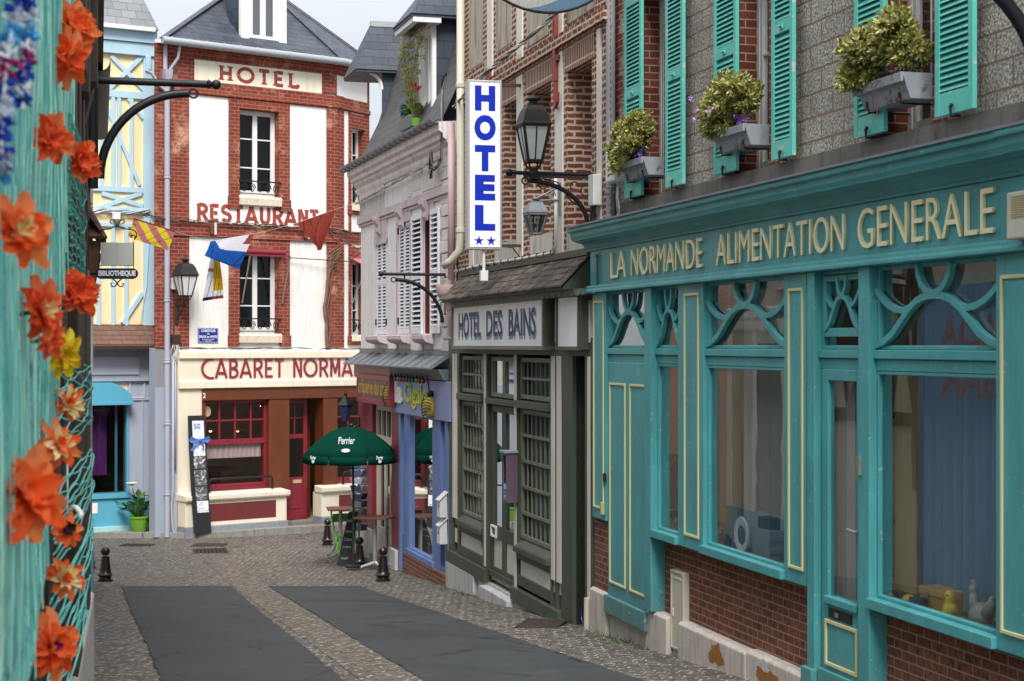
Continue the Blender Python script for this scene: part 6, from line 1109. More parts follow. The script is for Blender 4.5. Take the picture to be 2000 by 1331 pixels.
for i, (px_, py_) in enumerate(((512, 793), (517, 797), (411, 842), (464, 842))):
    y = 1.2; x = HX(px_, -y); z = H.z(px_, py_, -y); l_ = fthing(H, 'pendant_lamp', ('left of a close pair of', 'right of a close pair of', 'low hanging on the left among', 'low hanging in the middle among')[i] + ' small glowing bar lamps behind the cabaret window', 'lamp', x, y, z, 'glowing lamps in the bar')
    m2 = MB(); m2.ball((x, y, z), .045 if i < 2 else .035, 8); m2.build('bulb', emis('lamp_glow_%d' % i, (1, .62, .25, 1), (9, 7, 3, 1.6)[i]), l_, smooth=True); m2 = MB(); m2.tube([(x, y, z + .04), (x, y, 3.3)], .006, 5); m2.lathe([(.06 if i < 2 else .16, .01), (.03, .07), (.01, .09)], (x, y, z), 12); m2.build('shade', M['sand'], l_)
t = fthing(H, 'round_window_badge', 'small oval gold badge stuck on the cabaret window', 'badge', HX(407), .06, 2.8); mb = MB(); xx = HX(407); mb.lathe([(.12, 0), (.10, .006), (.095, .0)], (0, 0, 0), 18, 0, .8, 1); mb.v = [(xx + x, .055 - z, 2.82 + y) for x, y, z in mb.v]; mb.build('badge', M['sand'], t)
# low wall with bench cap
def lowwall(x0, x1, pan, y0=-.42):
    m2 = MB(); m2.box(x0, x1, y0, .1, .22, .80); m2.build('low_wall', M['cream_wall'], hb, bevel=.01)
    m2 = MB(); m2.px([(y0 - .06, .80), (y0 - .08, .84), (y0 - .08, .93), (-.0, .97), (-.0, .80)], x0 - .02, x1 + .06); m2.build('wall_cap', M['cream_wall'], hb, bevel=.012)
    m2 = MB(); m2.box(pan[0], pan[1], y0 - .006, y0 + .01, .32, .72); m2.build('red_panel', M['panel_red'], hb); m2 = MB(); m2.box(x0 - .0, x1 + .03, y0 - .03, .1, -.3, .22); m2.build('grey_skirting', M['skirt'], hb, bevel=.01)
lowwall(.30, H.x(560, .42), (H.x(400, .42), H.x(539, .42))); lowwall(H.x(628, .3), 6.2, (H.x(662, .3), 6.0), -.3)
mb = MB(); mb.box(gpx[1], gp2[0] + .05, .0, .6, .0, .13); mb.build('doorstep', M['stone'], hb)
for a, b, z0 in ((H.x(409, .2), H.x(532, .2), .97), (H.x(668, .15), 6.0, .97)):
    mb = MB(); mb.tube([(a, -.2, z0), (a, -.2, z0 + .24), (a + .04, -.2, z0 + .3), (b - .04, -.2, z0 + .3), (b, -.2, z0 + .24), (b, -.2, z0)], .028, 8); mb.build('window_rail', M['iron'], hb, smooth=True)
text('2', M['wht'], hb, HX(397, .1), 3.14, .07, .12, -.082, .004, 'house_number', .02)
# fittings on the hotel
t = fthing(H, 'wall_lantern', 'black four-sided lantern on a scrolled bracket beside the grey downpipe', 'street lamp', HX(345), 0, 5.3, None)
lx = H.x(362, .42); lz = H.z(362, 580, .42); mb = MB(); xb = HX(344); mb.box(xb - .04, xb + .04, -.05, -.02, lz - .62, lz - .02); mb.bar((xb, -.04, lz - .2), (lx, -.42, lz - .2), .04, .04); mb.tube([(xb + (lx - xb) * .2 * (1 + sin(i * .45)), -.04 - .38 * .45 * (1 - cos(i * .35)) * .8, lz - .55 + .035 * i) for i in range(9)], .016, 6); mb.build('bracket', M['iron_rust'], t); lantern(t, (lx, -.42, lz + .02), .29, .88, M['lampiron'])
t = fthing(H, 'electrical_box', 'small white switch box on the red brick left of the black lantern', 'electrical box', HX(338), 0, 5.8); mb = MB(); xx = HX(338); zz = H.z(338, 566); mb.box(xx - .08, xx + .08, -.11, -.02, zz, zz + .26); mb.build('housing', M['plastic'], t, bevel=.01); mb = MB(); mb.tube([(xx, -.04, zz), (xx, -.04, zz - .4), (xx + .0, -.04, zz - 1.1), (xx + .05, -.06, zz - 1.3)], .012, 5); mb.build('cable', M['cable_dk'], t)
t = fthing(H, 'junction_box', 'grey fuse box with hanging loose white wires under the brick pier', 'electrical box', HX(340), 0, 4.3); xx = HX(332); zz = H.z(340, 671); mb = MB(); mb.box(xx, xx + .2, -.13, -.02, zz, zz + .2); mb.build('housing', M['iron_rust'], t, bevel=.008); mb = MB(); r0 = random.Random(6)
for k in range(9): a = xx + .02 + .02 * k; mb.tube([(a, -.08, zz), (a + r0.uniform(-.08, .08), -.1, zz - .12), (a + r0.uniform(-.12, .14), -.1, zz - .3), (a + r0.uniform(-.05, .1), -.06, zz - .42)], .007, 5)
mb.build('wires', M['cable_w'], t)
t = fthing(H, 'street_plaque', 'blue enamel street plaque with white lettering low on the white hotel wall', 'street sign', HX(386), -.01, 4.35); pz0, pz1 = H.z(405, 670), H.z(405, 641); px0_, px1_ = HX(386), HX(425.5); mb = MB(); mb.box(px0_, px1_, -.025, -.003, pz0, pz1); mb.build('plate', M['plaque'], t, bevel=.006); mb = MB(); mb.frame(px0_ + .012, px1_ - .012, pz0 + .012, pz1 - .012, .007, -.0265, -.024); mb.build('border', M['plaque_w'], t)
hh = pz1 - pz0; wd = px1_ - px0_
for s__, a, b, c, d in (('CARREFOUR', .14, .86, .72, .90), ('du', .44, .56, .56, .66), ('SINGE en HIVER', .05, .95, .32, .50), ("Roman d'Antoine BLONDIN", .2, .8, .19, .255), ('1922 - 1991', .35, .65, .08, .15)): text(s__, M['plaque_w'], t, px0_ + wd * a, pz0 + hh * c, wd * (b - a), hh * (d - c), -.0255, .0015, 'lettering', .02 if d - c > .1 else .01)
t = fthing(H, 'downpipe', 'tall pale grey downpipe with a hopper head on the left edge of the red hotel', 'drainpipe', HX(327), -.1, 0); xp = H.x(326, .08); downpipe(H, t, xp, -.09, .0, 10.35, .062, M['lav_pipe'], 'pipe', (1.0, 2.6, 4.0, 5.4, 8.2)); mb = MB(); mb.lathe([(.06, 10.2), (.08, 10.36), (.12, 10.46), (.13, 10.56), (.14, 10.62), (.05, 10.63)], (xp, -.1, 0), 4, 0, 1, 1, pi / 4); mb.tube([(xp - .05, -.1, 10.6), (xp - .05, -.1, 11.4)], .05, 10); mb.tube([(xp + .24, -.25, 11.2), (xp + .22, -.2, 10.9), (xp + .05, -.1, 10.6)], .036, 10); mb.tube([(xp - .55, -.12, 10.55), (xp - .4, -.12, 10.5), (xp - .2, -.1, 10.25), (xp - .0, -.1, 10.1)], .04, 10); mb.build('hopper', M['lav_pipe'], t, smooth=40)
t = fthing(H, 'thin_pipe', 'thin pale conduit beside the downpipe with a curled foot', 'pipe', HX(338), -.1, 0); xq_ = H.x(338, .05); mb = MB(); mb.tube([(xq_, -.05, 4.1), (xq_, -.05, 1.1), (xq_ - .05, -.06, .7), (xq_ - .02, -.06, .2), (xq_ + .02, -.07, .05), (xq_ + .1, -.08, .06)], .028, 8); mb.tube([(xq_ + .06, -.05, 4.1), (xq_ + .06, -.05, 1.5)], .015, 6); mb.build('pipe', M['lav_pipe'], t, smooth=True)
bundle('cable_bundle', 'long run of tangled cables across the hotel front under the RESTAURANT lettering', 'cables', [H.w(-.6, -.1, 7.28), H.w(.1, -.1, 7.22), H.w(.6, -.09, 7.21), H.w(1.6, -.09, 7.19), H.w(2.6, -.09, 7.2), H.w(3.6, -.09, 7.18), H.w(4.6, -.09, 7.17), H2.w(.8, -.09, 7.14), H2.w(1.6, -.09, 7.14)], 8, .007, .03, [M['cable_dk'], M['cable_dk'], M['cable']], 24)
mb = MB()
for p in (412, 595): x = HX(p); mb.box(x - .07, x + .0, -.12, -.02, 6.93, 7.12)
mb.build('wood_block', M['wood'], hb); mb = MB()
for p in (417, 600): x = HX(p); mb.tube([(x, -.1, 6.92), (x, -.1, 7.2)], .03, 8)
mb.build('insulator', M['cable_w'], hb)
bundle('thin_cables', 'thin dark wires along the foot of the white hotel wall above the cream fascia', 'cables', [H.w(.0, -.06, 4.30), H.w(1.5, -.06, 4.28), H.w(3., -.06, 4.29), H.w(4.6, -.06, 4.27), H.w(5.6, -.06, 4.27)], 3, .008, .015, [M['cable_dk'], M['cable']], 25)
t = fthing(H, 'window_awning', 'rolled red awning with folding arms over the lower hotel window', 'awning', 2.4, -.1, 6.5); mb = MB(); mb.tube([(1.92, -.10, 6.56), (3.06, -.10, 6.56)], .07, 10); mb.build('roll', M['crimson'], t, smooth=40); mb = MB(); mb.box(1.94, 3.02, -.46, -.42, 6.44, 6.48); mb.build('front_bar', M['crimson'], t); mb = MB()
for x in (1.95, 3.02): mb.tube([(x, -.06, 5.35), (x, -.44, 6.44)], .018, 6)
mb.build('arms', M['steel'], t)
t = thing('side_awning', 'small scalloped pink awning over the narrow side window of the hotel', 'awning', H2.w(1., -.1, 6.3)); q = t.location.copy(); mb = MB(); n = 6
for k in range(n): a = .60 + .8 * k / n; b = .60 + .8 * (k + 1) / n; mb.prism([(a, -.05, 6.52), (b, -.05, 6.52), (b, -.5, 6.30), (a, -.5, 6.30)], [(a, -.05, 6.50), (b, -.05, 6.50), (b, -.5, 6.28), (a, -.5, 6.28)]); mb.py([(a, 6.28), (b, 6.28)] + arc((a + b) / 2, 6.12, (b - a) / 2, 0, -180, 5, .05), -.505, -.495)
mb.v = [H2.w(*p) - q + Vector((0, 0, 0)) for p in mb.v]; mb.build('canopy', paint('faded_pink_canvas', C('#c4626a'), .8, dirt=.3), t); mb = MB()
for x in (.62, 1.38): mb.tube([H2.w(x, -.03, 5.3) - q, H2.w(x, -.5, 6.28) - q], .018, 6)
mb.build('arms', M['steel'], t)
vn = fthing(H, 'climbing_vine', 'bare brown climbing stem up the corner pier of the red hotel', 'vine', HX(640), -.05, 4.3); mb = MB(); r0 = random.Random(3)
for k in range(3):
    x = HX(637) + .05 * k; pts = [(x, -.06, 4.3)]; z = 4.3
    while z < 6.5 + .1 * k: z += .2; x += r0.uniform(-.045, .045) + (.02 if z > 6 else 0); pts.append((x, -.06 - .02 * r0.random(), z))
    mb.tube(pts, [(.04, .022, .018)[k] - .01 * i / len(pts) + .008 * r0.random() for i in range(len(pts))], 6)
for k in range(7): z = 6.0 + .1 * k; mb.tube([(HX(638), -.08, z), (HX(644) + .05 * k, -.12, z + .25), (HX(656) + .03 * k, -.1, z + .3 + .05 * r0.random())], .015, 5)
mb.build('stem', paint('vine_bark', C('#7a5a48'), .8, dirt=.5, bump=.6), vn)
t = fthing(H, 'old_sign_bracket', 'empty rusty iron sign bracket on the hotel corner', 'bracket', HX(650), -.1, 6.6); mb = MB(); xx = HX(650); mb.tube([(xx - .1, -.05, 7.1), (xx + .4, -.5, 6.7), (xx + .8, -.8, 6.95)], .016, 6); mb.tube([(xx - 1.3, -.1, 6.45), (xx + .3, -.25, 6.4), (xx + .8, -.8, 6.9)], .012, 6); mb.build('bracket', M['iron_rust'], t)
# menu board leaning by the window
t = fthing(H, 'menu_board', 'tall narrow black board with white posters and a blue bow leaning by the cabaret window', 'notice board', H.x(396, .5), -.5, .1)
def bl(u, v, d=0.):                                  # board coordinates: u across 0-1, v up 0-1
    x0 = H.x(380, .62); x1 = H.x(413, .62); y0 = H.x(368, .25); y1 = H.x(401, .25); zb5 = H.z(396, 1042, .62); zt5 = H.z(385, 812, .25); k = .05 * sin(pi * v)
    return (x0 + (x1 - x0) * u + (y0 - x0 + (y1 - y0 - x1 + x0) * u) * v - k * .3, -.62 + .37 * v - d, zb5 + (zt5 - zb5) * v)
def bpatch(m, u0, u1, v0, v1, d, mi=0, n=4):
    for i in range(n):
        a = v0 + (v1 - v0) * i / n; b = v0 + (v1 - v0) * (i + 1) / n; m.poly([bl(u0, a, d), bl(u1, a, d), bl(u1, b, d), bl(u0, b, d)], mi)
mb = MB(); N_ = 12
for i in range(N_): a, b = i / N_, (i + 1) / N_; mb.prism([bl(0, a), bl(1, a), bl(1, b), bl(0, b)], [bl(0, a, -.04), bl(1, a, -.04), bl(1, b, -.04), bl(0, b, -.04)])
mb.build('board', M['board'], t)
photo = NT('old_photo_print'); o_ = photo.obj(); nn_ = photo.noise(o_, 7, 6, .7, 1.5); M['photo'] = photo.end(photo.ramp(nn_, (.40, C('#17181b')), (.52, C('#6d7074')), (.62, C('#d5d7db'))), .5)
printed = NT('printed_paper'); v_ = printed.fuv(); w_ = printed.bricks(v_, C('#dfe2ea'), C('#cfd4de'), C('#8f95a6'), .11, .045, .008, .3, .4); M['printed'] = printed.end(printed.mix(printed.ramp(printed.noise(printed.obj(), 12, 2), (.5, 0.), (.55, 1.)), C('#e3e6ee'), w_.outputs['Color']), .6)
for u0, u1, v0, v1, m_, nm in ((.2, .88, .80, .955, 'paper', 'poster'), (.22, .9, .655, .795, 'printed', 'poster'), (.2, .9, .545, .65, 'photo', 'photo_print'), (.2, .9, .405, .535, 'photo', 'photo_print'), (.22, .9, .275, .395, 'photo', 'photo_print'), (.25, .92, .175, .272, 'printed', 'leaflet')): mb = MB(); bpatch(mb, u0, u1, v0, v1, .006); mb.build(nm, M[m_], t)
mb = MB(); a_ = bl(.26, .885, .009); w50 = .2
o5 = text('50', paint('faded_blue_print', C('#6d84c0'), .6), None, 0, 0, .26, .19, 0, .004, 'poster_lettering', .02); og = ORG[t.name]
for v in o5.data.vertices: q = bl(.28 + v.co.x * 1.5, .885 + v.co.z * .25, .009 - v.co.y); v.co = (q[0] - og[0], q[1] - og[1], q[2] - og[2])
o5.parent = t
mb = MB(); c_ = Vector(bl(.55, .79, .05))
for s_ in (-1, 1):
    mb.add([c_, c_ + Vector((s_ * .22, -.02, .09)), c_ + Vector((s_ * .27, .0, .0)), c_ + Vector((s_ * .2, -.01, -.07))], [(0, 1, 2, 3)]); mb.add([c_, c_ + Vector((s_ * .05 + .04, -.02, -.04)), c_ + Vector((s_ * .12 - .05, .01, -.26)), c_ + Vector((s_ * .18 - .06, .01, -.22))], [(0, 1, 2, 3)])
mb.ball(c_, .045, 8); mb.build('blue_bow', plain('blue_ribbon', C('#4f78c4'), .5, var=.3), t, solid=.008)
# ------------------------------------------------------------------ the pale blue half-timbered house at the far left
Bq = Fac(150, 38.0, .855, .518, -2.42)
BX = lambda p, o=0: Bq.x(p, o)
bb = fthing(Bq, 'blue_timbered_house', 'pale blue half-timbered house with yellow infill above a grey-blue shopfront', 'house')
BE = BX(303); z_ = lambda px, py, o=0: Bq.z(px, py, o)
zp0 = z_(240, 636); zt_ = z_(250, 108); zr = z_(250, 57)
mb = MB(); mb.box(-.6, BE, 0, 5, 3.2, zr); mb.build('infill', M['bib_yellow'], bb)
mb = MB(); pf = -.05
def bm_(p0, y0, p1, y1, w): mb.bar((BX(p0), -.0, z_(p0, y0)), (BX(p1), -.0, z_(p1, y1)), w, .1 + .0007 * (len(mb.f) % 29), up=(0, 1, 0))
mb.box(-.6, BE, -.16, .05, z_(250, 83), zr); mb.box(-.6, BE, -.11, .05, zt_, z_(250, 83) - .01)
mb.box(BX(279), BX(303), -.06, .05, zp0, zt_); mb.box(BX(281), BX(291), -.14, .05, z_(290, 138), zt_)
for a, b in ((178, 192), (365, 376), (405, 416)): mb.box(-.6, BX(279), -.056, .05, z_(240, b), z_(240, a))
mb.box(-.6, BX(279), -.056, .05, z_(240, 444), z_(240, 436))
bm_(216, 110, 282, 178, .1); bm_(278, 110, 206, 180, .1); bm_(198, 378, 278, 403, .1); bm_(276, 378, 200, 404, .1)
for x, y0, y1 in ((198, 192, 365), (220, 192, 365), (231.5, 192, 365), (256, 192, 365), (192, 444, 636), (220, 444, 636), (246, 444, 636)): mb.box(BX(x - 3.5), BX(x + 3.5), -.052, .05, z_(240, y1), z_(240, y0))
bm_(202, 195, 272, 363, .09); bm_(250, 193, 279, 232, .09); bm_(238, 632, 278, 572, .1); mb.build('blue_timbers', M['bib_blue'], bb, bevel=.006)
mb = MB(); mb.add([(-.8, -.30, zr - .02), (BE - .02, -.30, zr - .02), (BE - .55, 1.2, zr + 2.2), (-.8, 1.2, zr + 2.2), (BE - .02, 5, zr - .02)], [(0, 1, 2, 3), (1, 4, 2)]); mb.build('roof', M['slate_blue_house'], bb, solid=.02)
mb = MB(); mb.box(-.8, BE - .1, -.32, -.2, zr - .06, zr + .03); mb.build('eaves_board', M['wht'], bb)
zq0, zq1 = z_(240, 672, .45), z_(240, 634)
mb = MB(); mb.prism([(-.6, -.02, zq1), (BE - .1, -.02, zq1), (BE + .02, -.5, zq0), (-.6, -.5, zq0)], [(-.6, -.02, zq1 - .05), (BE - .1, -.02, zq1 - .05), (BE + .02, -.5, zq0 - .05), (-.6, -.5, zq0 - .05)])
mb.build('pent_roof', M['tile_red'], bb); mb = MB(); mb.box(-.6, BE + .02, -.50, .0, zq0 - .13, zq0 - .052); mb.build('eaves_beam', M['wood_dark'], bb)
# shopfront
sh_top = z_(240, 684)
mb = MB(); zs = [z_(240, y) for y in (962, 742)]
mb.wall(-.6, BE, -.1, sh_top, [(-.5, BX(249), zs[0], z_(240, 748))], -.02, .3)
mb.box(-.6, BE, -.10, .02, z_(240, 745), z_(240, 740)); mb.box(BX(290), BE, -.06, .02, .0, sh_top); mb.box(-.6, BE - .1, -.05, .02, z_(240, 783), z_(240, 780)); mb.box(BX(276), BX(279), -.05, .02, z_(270, 975), z_(270, 783)); mb.build('shopfront', M['lav'], bb, bevel=.006)
mb = MB(); mb.box(-.5, BX(271), -.06, .0, z_(240, 732), z_(240, 697)); mb.frame(BX(252), BX(282), z_(260, 779), z_(260, 744), .03, -.05, .0); mb.build('pale_panels', M['lav_lt'], bb, bevel=.006)
aw = MB(); zc0, zc1 = z_(240, 783), z_(240, 747); pts = [(-.5, zc0), (BX(252), zc0)] + [(BX(252) - .0 - (BX(252) - BX(212)) * sin(radians(t)) ** 2 * 1., zc0 + (zc1 - zc0) * (1 - (1 - t / 90) ** 2)) for t in range(10, 91, 10)] + [(-.5, zc1)]
aw.py(pts, -.28, -.03); aw.box(-.5, BX(253), -.30, -.02, zc0 - .09, zc0); aw.build('awning_head', M['cyan'], bb, bevel=.01)
mb = MB(); mb.box(BX(246), BX(250), -.06, .1, zs[0], zc0 - .05); mb.box(-.5, BX(252), -.10, .1, zs[0] - .12, zs[0]); mb.box(-.5, BX(286), -.05, .0, .10, zs[0] - .121); mb.box(BX(228), BX(232), .1, .18, zs[0], zc0); mb.build('cyan_frame', M['cyan'], bb, bevel=.005)
mb = MB(); mb.box(-.6, BX(287), -.09, .0, -.3, .13); mb.build('pale_skirting', M['cyan_lt'], bb, bevel=.008); mb = MB(); mb.poly([(-.5, .05, zs[0]), (BX(248), .05, zs[0]), (BX(248), .05, zc0), (-.5, .05, zc0)]); mb.build('pane', M['glass_dark'], bb)
mb = MB(); mb.room(-.55, BX(251), .29, 2, 0, 3.2); mb.build('shop_room', M['black'], bb)
mb = MB(); mb.box(BX(150), BX(215), .24, .26, z_(200, 930), z_(200, 800)); pur = NT('purple_poster'); c_ = pur.mix(pur.noise(pur.obj(), 2.5, 5), C('#4a1560'), C('#8a2f86')); M['purp'] = pur.end(c_, .6); mb.build('purple_poster', M['purp'], bb)
mb = MB(); mb.box(BX(177), BX(189), -.06, -.04, z_(180, 1003), z_(180, 983)); mb.build('vent', M['wht'], bb)
t = fthing(Bq, 'meter_box', 'narrow pale lavender meter box low at the corner of the blue shop', 'electrical box', BX(288), -.1, .3); mb = MB(); mb.box(BX(286), BX(293), -.16, -.055, z_(289, 1012), z_(289, 976)); mb.build('housing', M['lav_lt'], t, bevel=.01)
bundle('cable_bundle', 'tangled blue-painted cables across the pale blue timbered house', 'cables', [Bq.w(BX(160), -.1, z_(160, 418)), Bq.w(BX(200), -.1, z_(200, 412)), Bq.w(BX(250), -.1, z_(250, 416)), Bq.w(BX(290), -.1, z_(290, 414)), Bq.w(BX(299), -.12, z_(299, 432))], 6, .012, .04, [M['cable_w'], M['bib_blue'], M['cable']], 34)
t = fthing(Bq, 'wall_cable', 'thin pale blue cable running down the right post of the timbered house', 'cable', BX(290), -.1, 4); mb = MB(); mb.tube([(BX(290), -.08, z_(290, 425)), (BX(288), -.08, z_(288, 480)), (BX(284), -.08, z_(284, 560)), (BX(278), -.08, z_(278, 590)), (BX(272), -.08, z_(272, 632))], .014, 6); mb.build('cable', M['bib_blue'], t)
t = fthing(Bq, 'floodlight', 'small white floodlight over the library sign on the blue house', 'floodlight', BX(224), -.15, z_(224, 432)); xx = BX(224); zz = z_(224, 430); mb = MB(); mb.box(xx - .1, xx + .06, -.24, -.1, zz, zz + .16); mb.tube([(xx, -.15, zz), (xx, -.05, zz - .1)], .025, 6); mb.build('lamp_body', M['wht'], t, bevel=.01)
# flower pot
p = Bq.w(BX(260), -.42, 0); pot = thing('flower_pot', 'lime green plastic flower pot on the pavement before the blue shop', 'plant pot', (p.x, p.y, pz + .012)); mb = MB(); mb.lathe([(.16, 0), (.17, .02), (.215, .30), (.235, .31), (.235, .35), (.215, .35), (.20, .30), (.001, .29)], (0, 0, 0), 24); mb.build('pot', M['lime'], pot, smooth=40); mb = MB(); mb.tube([(.185 * cos(a) * 1.04 + .0, .185 * sin(a) * 1.04, .2 + .03 * sin(a * 3)) for a in [i * .3 for i in range(21)]], .006, 5, 0, True); mb.build('embossed_line', M['leaf_dark'], pot)
pl_ = thing('arum_lily', 'dark glossy arum lily with one white flower growing in the lime green pot', 'plant', (p.x, p.y, pz + .31)); mb = MB(); lf = MB(); r0 = random.Random(12)
for k in range(26):
    a = r0.uniform(0, 6.3); h = r0.uniform(.18, .52); rad = r0.uniform(.08, .36) if k else .62; q0 = Vector((.05 * cos(a), .05 * sin(a), 0)); q1 = Vector((rad * cos(a), rad * sin(a), h)); mb.tube([q0, q0.lerp(q1, .5) + Vector((0, 0, .07)), q1], .011, 5)
    d = Vector((cos(a) * .8, sin(a) * .8, r0.uniform(-.25, .9))).normalized(); s__ = d.cross(Vector((0, 0, 1))).normalized(); L_ = r0.uniform(.18, .30); w__ = L_ * .30; up = s__.cross(d)
    lf.add([q1 - d * .03, q1 + d * L_ * .25 + s__ * w__ + up * .03, q1 + d * L_ * .6 + s__ * w__ * .75 + up * .02, q1 + d * L_, q1 + d * L_ * .6 - s__ * w__ * .75 + up * .02, q1 + d * L_ * .25 - s__ * w__ + up * .03, q1 + d * L_ * .4], [(0, 1, 6), (1, 2, 6), (2, 3, 6), (3, 4, 6), (4, 5, 6), (5, 0, 6)])
mb.build('stems', M['leaf_dark'], pl_, smooth=True); lf.build('leaves', M['leaf_dark'], pl_, recalc=False)
mb = MB(); mb.tube([(0, 0, 0), (-.06, 0, .4), (-.16, 0, .70)], .012, 6); mb.build('flower_stalk', M['leaf_dark'], pl_); mb = MB(); mb.lathe([(.012, 0), (.02, .05), (.05, .10), (.10, .13)], (-.17, 0, .68), 14, 0, 1.3); mb.f = [f for f in mb.f if len(f) == 4]; mb.m = [0] * len(mb.f); mb.build('white_flower', M['whitepet'], pl_, solid=.005)
# ------------------------------------------------------------------ street furniture
BP = [(.001, .0), (.125, .0), (.125, .035), (.105, .05), (.10, .075), (.108, .09), (.128, .105), (.128, .118), (.112, .13), (.098, .16), (.088, .22), (.078, .30), (.068, .37), (.064, .395), (.070, .40), (.070, .412), (.050, .42), (.045, .435), (.052, .44)]
BP += [(.078 * cos(radians(a)), .502 + .078 * sin(radians(a))) for a in range(-50, 91, 14)] + [(.001, .58)]
def bollard(px_, Y, lb):
    t = thing('bollard', lb, 'bollard', ((px_ - 1000) / FP * Y, Y, gz(Y)), rnd.uniform(0, 3), 'short ball-topped cast-iron bollards')
    mb = MB(); mb.lathe(BP[:17], (0, 0, 0), 20); mb.build('post', M['bollard'], t, smooth=35); mb = MB(); mb.lathe([(.001, .43)] + BP[17:], (0, 0, 0), 20); mb.build('ball', M['bollard'], t, smooth=True); return t
bollard(206, 28.0, 'dark bollard standing clear at the corner of the left asphalt patch')
bollard(174, 31.0, 'dark bollard half hidden behind the torn net and wooden post on the left')
bollard(748, 28.0, 'dark bollard nearest the blue shop, in front of the table foot')
bollard(702, 31.1, 'dark bollard right of the chalkboard, below the parasol')
bollard(640, 36.0, 'dark bollard left of the chalkboard, before the cabaret low wall')
Yu = 30.6; U0 = P(684, 673, Yu); gu = gz(Yu) + .05
um = thing('parasol', 'dark green open parasol with white Perrier lettering outside the crepe shop', 'parasol', (U0.x, Yu, gu))
zr_ = P(684, 886, Yu).z - gu; ztop = P(684, 834, Yu).z - gu; Rr = .88
mb = MB(); n = 8; ph = pi / 8 + .05; rings = 7; v = []; f = []
for i in range(rings + 1):
    t_ = i / rings
    for k in range(n * 4):
        a = 2 * pi * k / (n * 4) + ph; seg = (k % 4) / 4; sag = 1 - .055 * sin(pi * seg) ; r = Rr * t_ * .94 / cos((seg - .5) * 2 * pi / n) * (1 - .02 * sin(pi * seg)); z = zr_ + (ztop - zr_) * (1 - t_ ** 1.95) - .02 * t_ * sin(pi * seg)
        v.append((r * cos(a), r * sin(a), z))
m_ = n * 4
for i in range(rings):
    for k in range(m_): f.append((i * m_ + k, i * m_ + (k + 1) % m_, (i + 1) * m_ + (k + 1) % m_, (i + 1) * m_ + k))
o_ = len(v)
for k in range(n):
    for q in range(5):
        a = 2 * pi * (k * 4 + min(q, 4)) / m_ + ph; s_ = q / 4; b = v[rings * m_ + (k * 4 + q) % m_]; e = .03 if q in (0, 4) else 0; aa = a + (.012 if q == 0 else (-.012 if q == 4 else 0)); R1 = hypot(b[0], b[1]); v.append((R1 * cos(aa), R1 * sin(aa), b[2])); v.append(((R1 + .012) * cos(aa), (R1 + .012) * sin(aa), b[2] - .155))
    for q in range(4): z0 = o_ + k * 10 + q * 2; f.append((z0, z0 + 2, z0 + 3, z0 + 1))
mb.add(v, f); mb.build('canopy', M['umb'], um, solid=.004, smooth=30)
mb = MB()
for k in range(n): a = 2 * pi * k / n + ph; mb.tube([(Rr * t_ * .98 * cos(a), Rr * t_ * .98 * sin(a), zr_ + (ztop - zr_) * (1 - t_ ** 1.95) - .025) for t_ in (0.02, .3, .6, .85, 1.)], .006, 4)
mb.build('ribs', M['steel'], um); mb = MB(); mb.tube([(.02, 0, ztop + .02), (.05, 0, zr_ - .3), (.06, 0, 1.2), (.06, 0, .05)], .021, 10); mb.ball((.02, 0, ztop + .03), .035, 8); mb.build('pole', plain('green_pole', C('#12352c'), .4), um, smooth=40); mb = MB(); mb.lathe([(.15, .0), (.155, .03), (.10, .05), (.04, .06), (.035, .25), (.001, .25)], (.06, 0, 0), 18); mb.build('foot', M['lampiron'], um, smooth=40)
def canopy_text(body, ang, el, w, h, bold=.02):
    o = text(body, M['umb_w'], None, 0, 0, w, h, 0, .004, 'printed_lettering', bold)
    for vv in o.data.vertices:
        xx = vv.co.x - w / 2; zz = vv.co.z - h / 2; t_ = el - zz / .75; a = ang + xx / (Rr * t_ * .94); r = Rr * t_ * .94 + .006; z = zr_ + (ztop - zr_) * (1 - t_ ** 1.95) + .008; vv.co = (r * cos(a) / cos(a + pi / 2 - .05) + .006 * cos(a), r * sin(a) / cos(a + pi / 2 - .05) + .006 * sin(a), z)
    o.parent = um
def val_text(body, ang, w, h, dz):
    o = text(body, M['umb_w'], None, 0, 0, w, h, 0, .003, 'printed_lettering', .02)
    for vv in o.data.vertices: a = ang + (vv.co.x - w / 2) / Rr; r = Rr * .965 + .02 - vv.co.y; vv.co = (r * cos(a), r * sin(a), zr_ - dz + vv.co.z)
    o.parent = um
va = -pi / 2 + .01
canopy_text('Perrier', va - .02, .67, .28, .14, .02)
mb = MB(); pts = []
for k in range(14): a = va - .02 + .10 * cos(2 * pi * k / 14); e = .90 + .035 * sin(2 * pi * k / 14); r = Rr * e * .94 + .008; pts.append((r * cos(a) * 1.008, r * sin(a) * 1.008, zr_ + (ztop - zr_) * (1 - e ** 1.95) + .010))
mb.poly(pts); mb.build('printed_emblem', M['umb_w'], um, solid=.003)
for a in (va - .78, va + .74): val_text('Perrier', a, .15, .07, .07); mb = MB(); mb.poly([((Rr * .965 + .022) * cos(a + .045 * cos(q)), (Rr * .965 + .022) * sin(a + .045 * cos(q)), zr_ - .105 + .028 * sin(q)) for q in [i * .5 for i in range(12)]]); mb.build('printed_emblem', M['umb_w'], um, solid=.003)
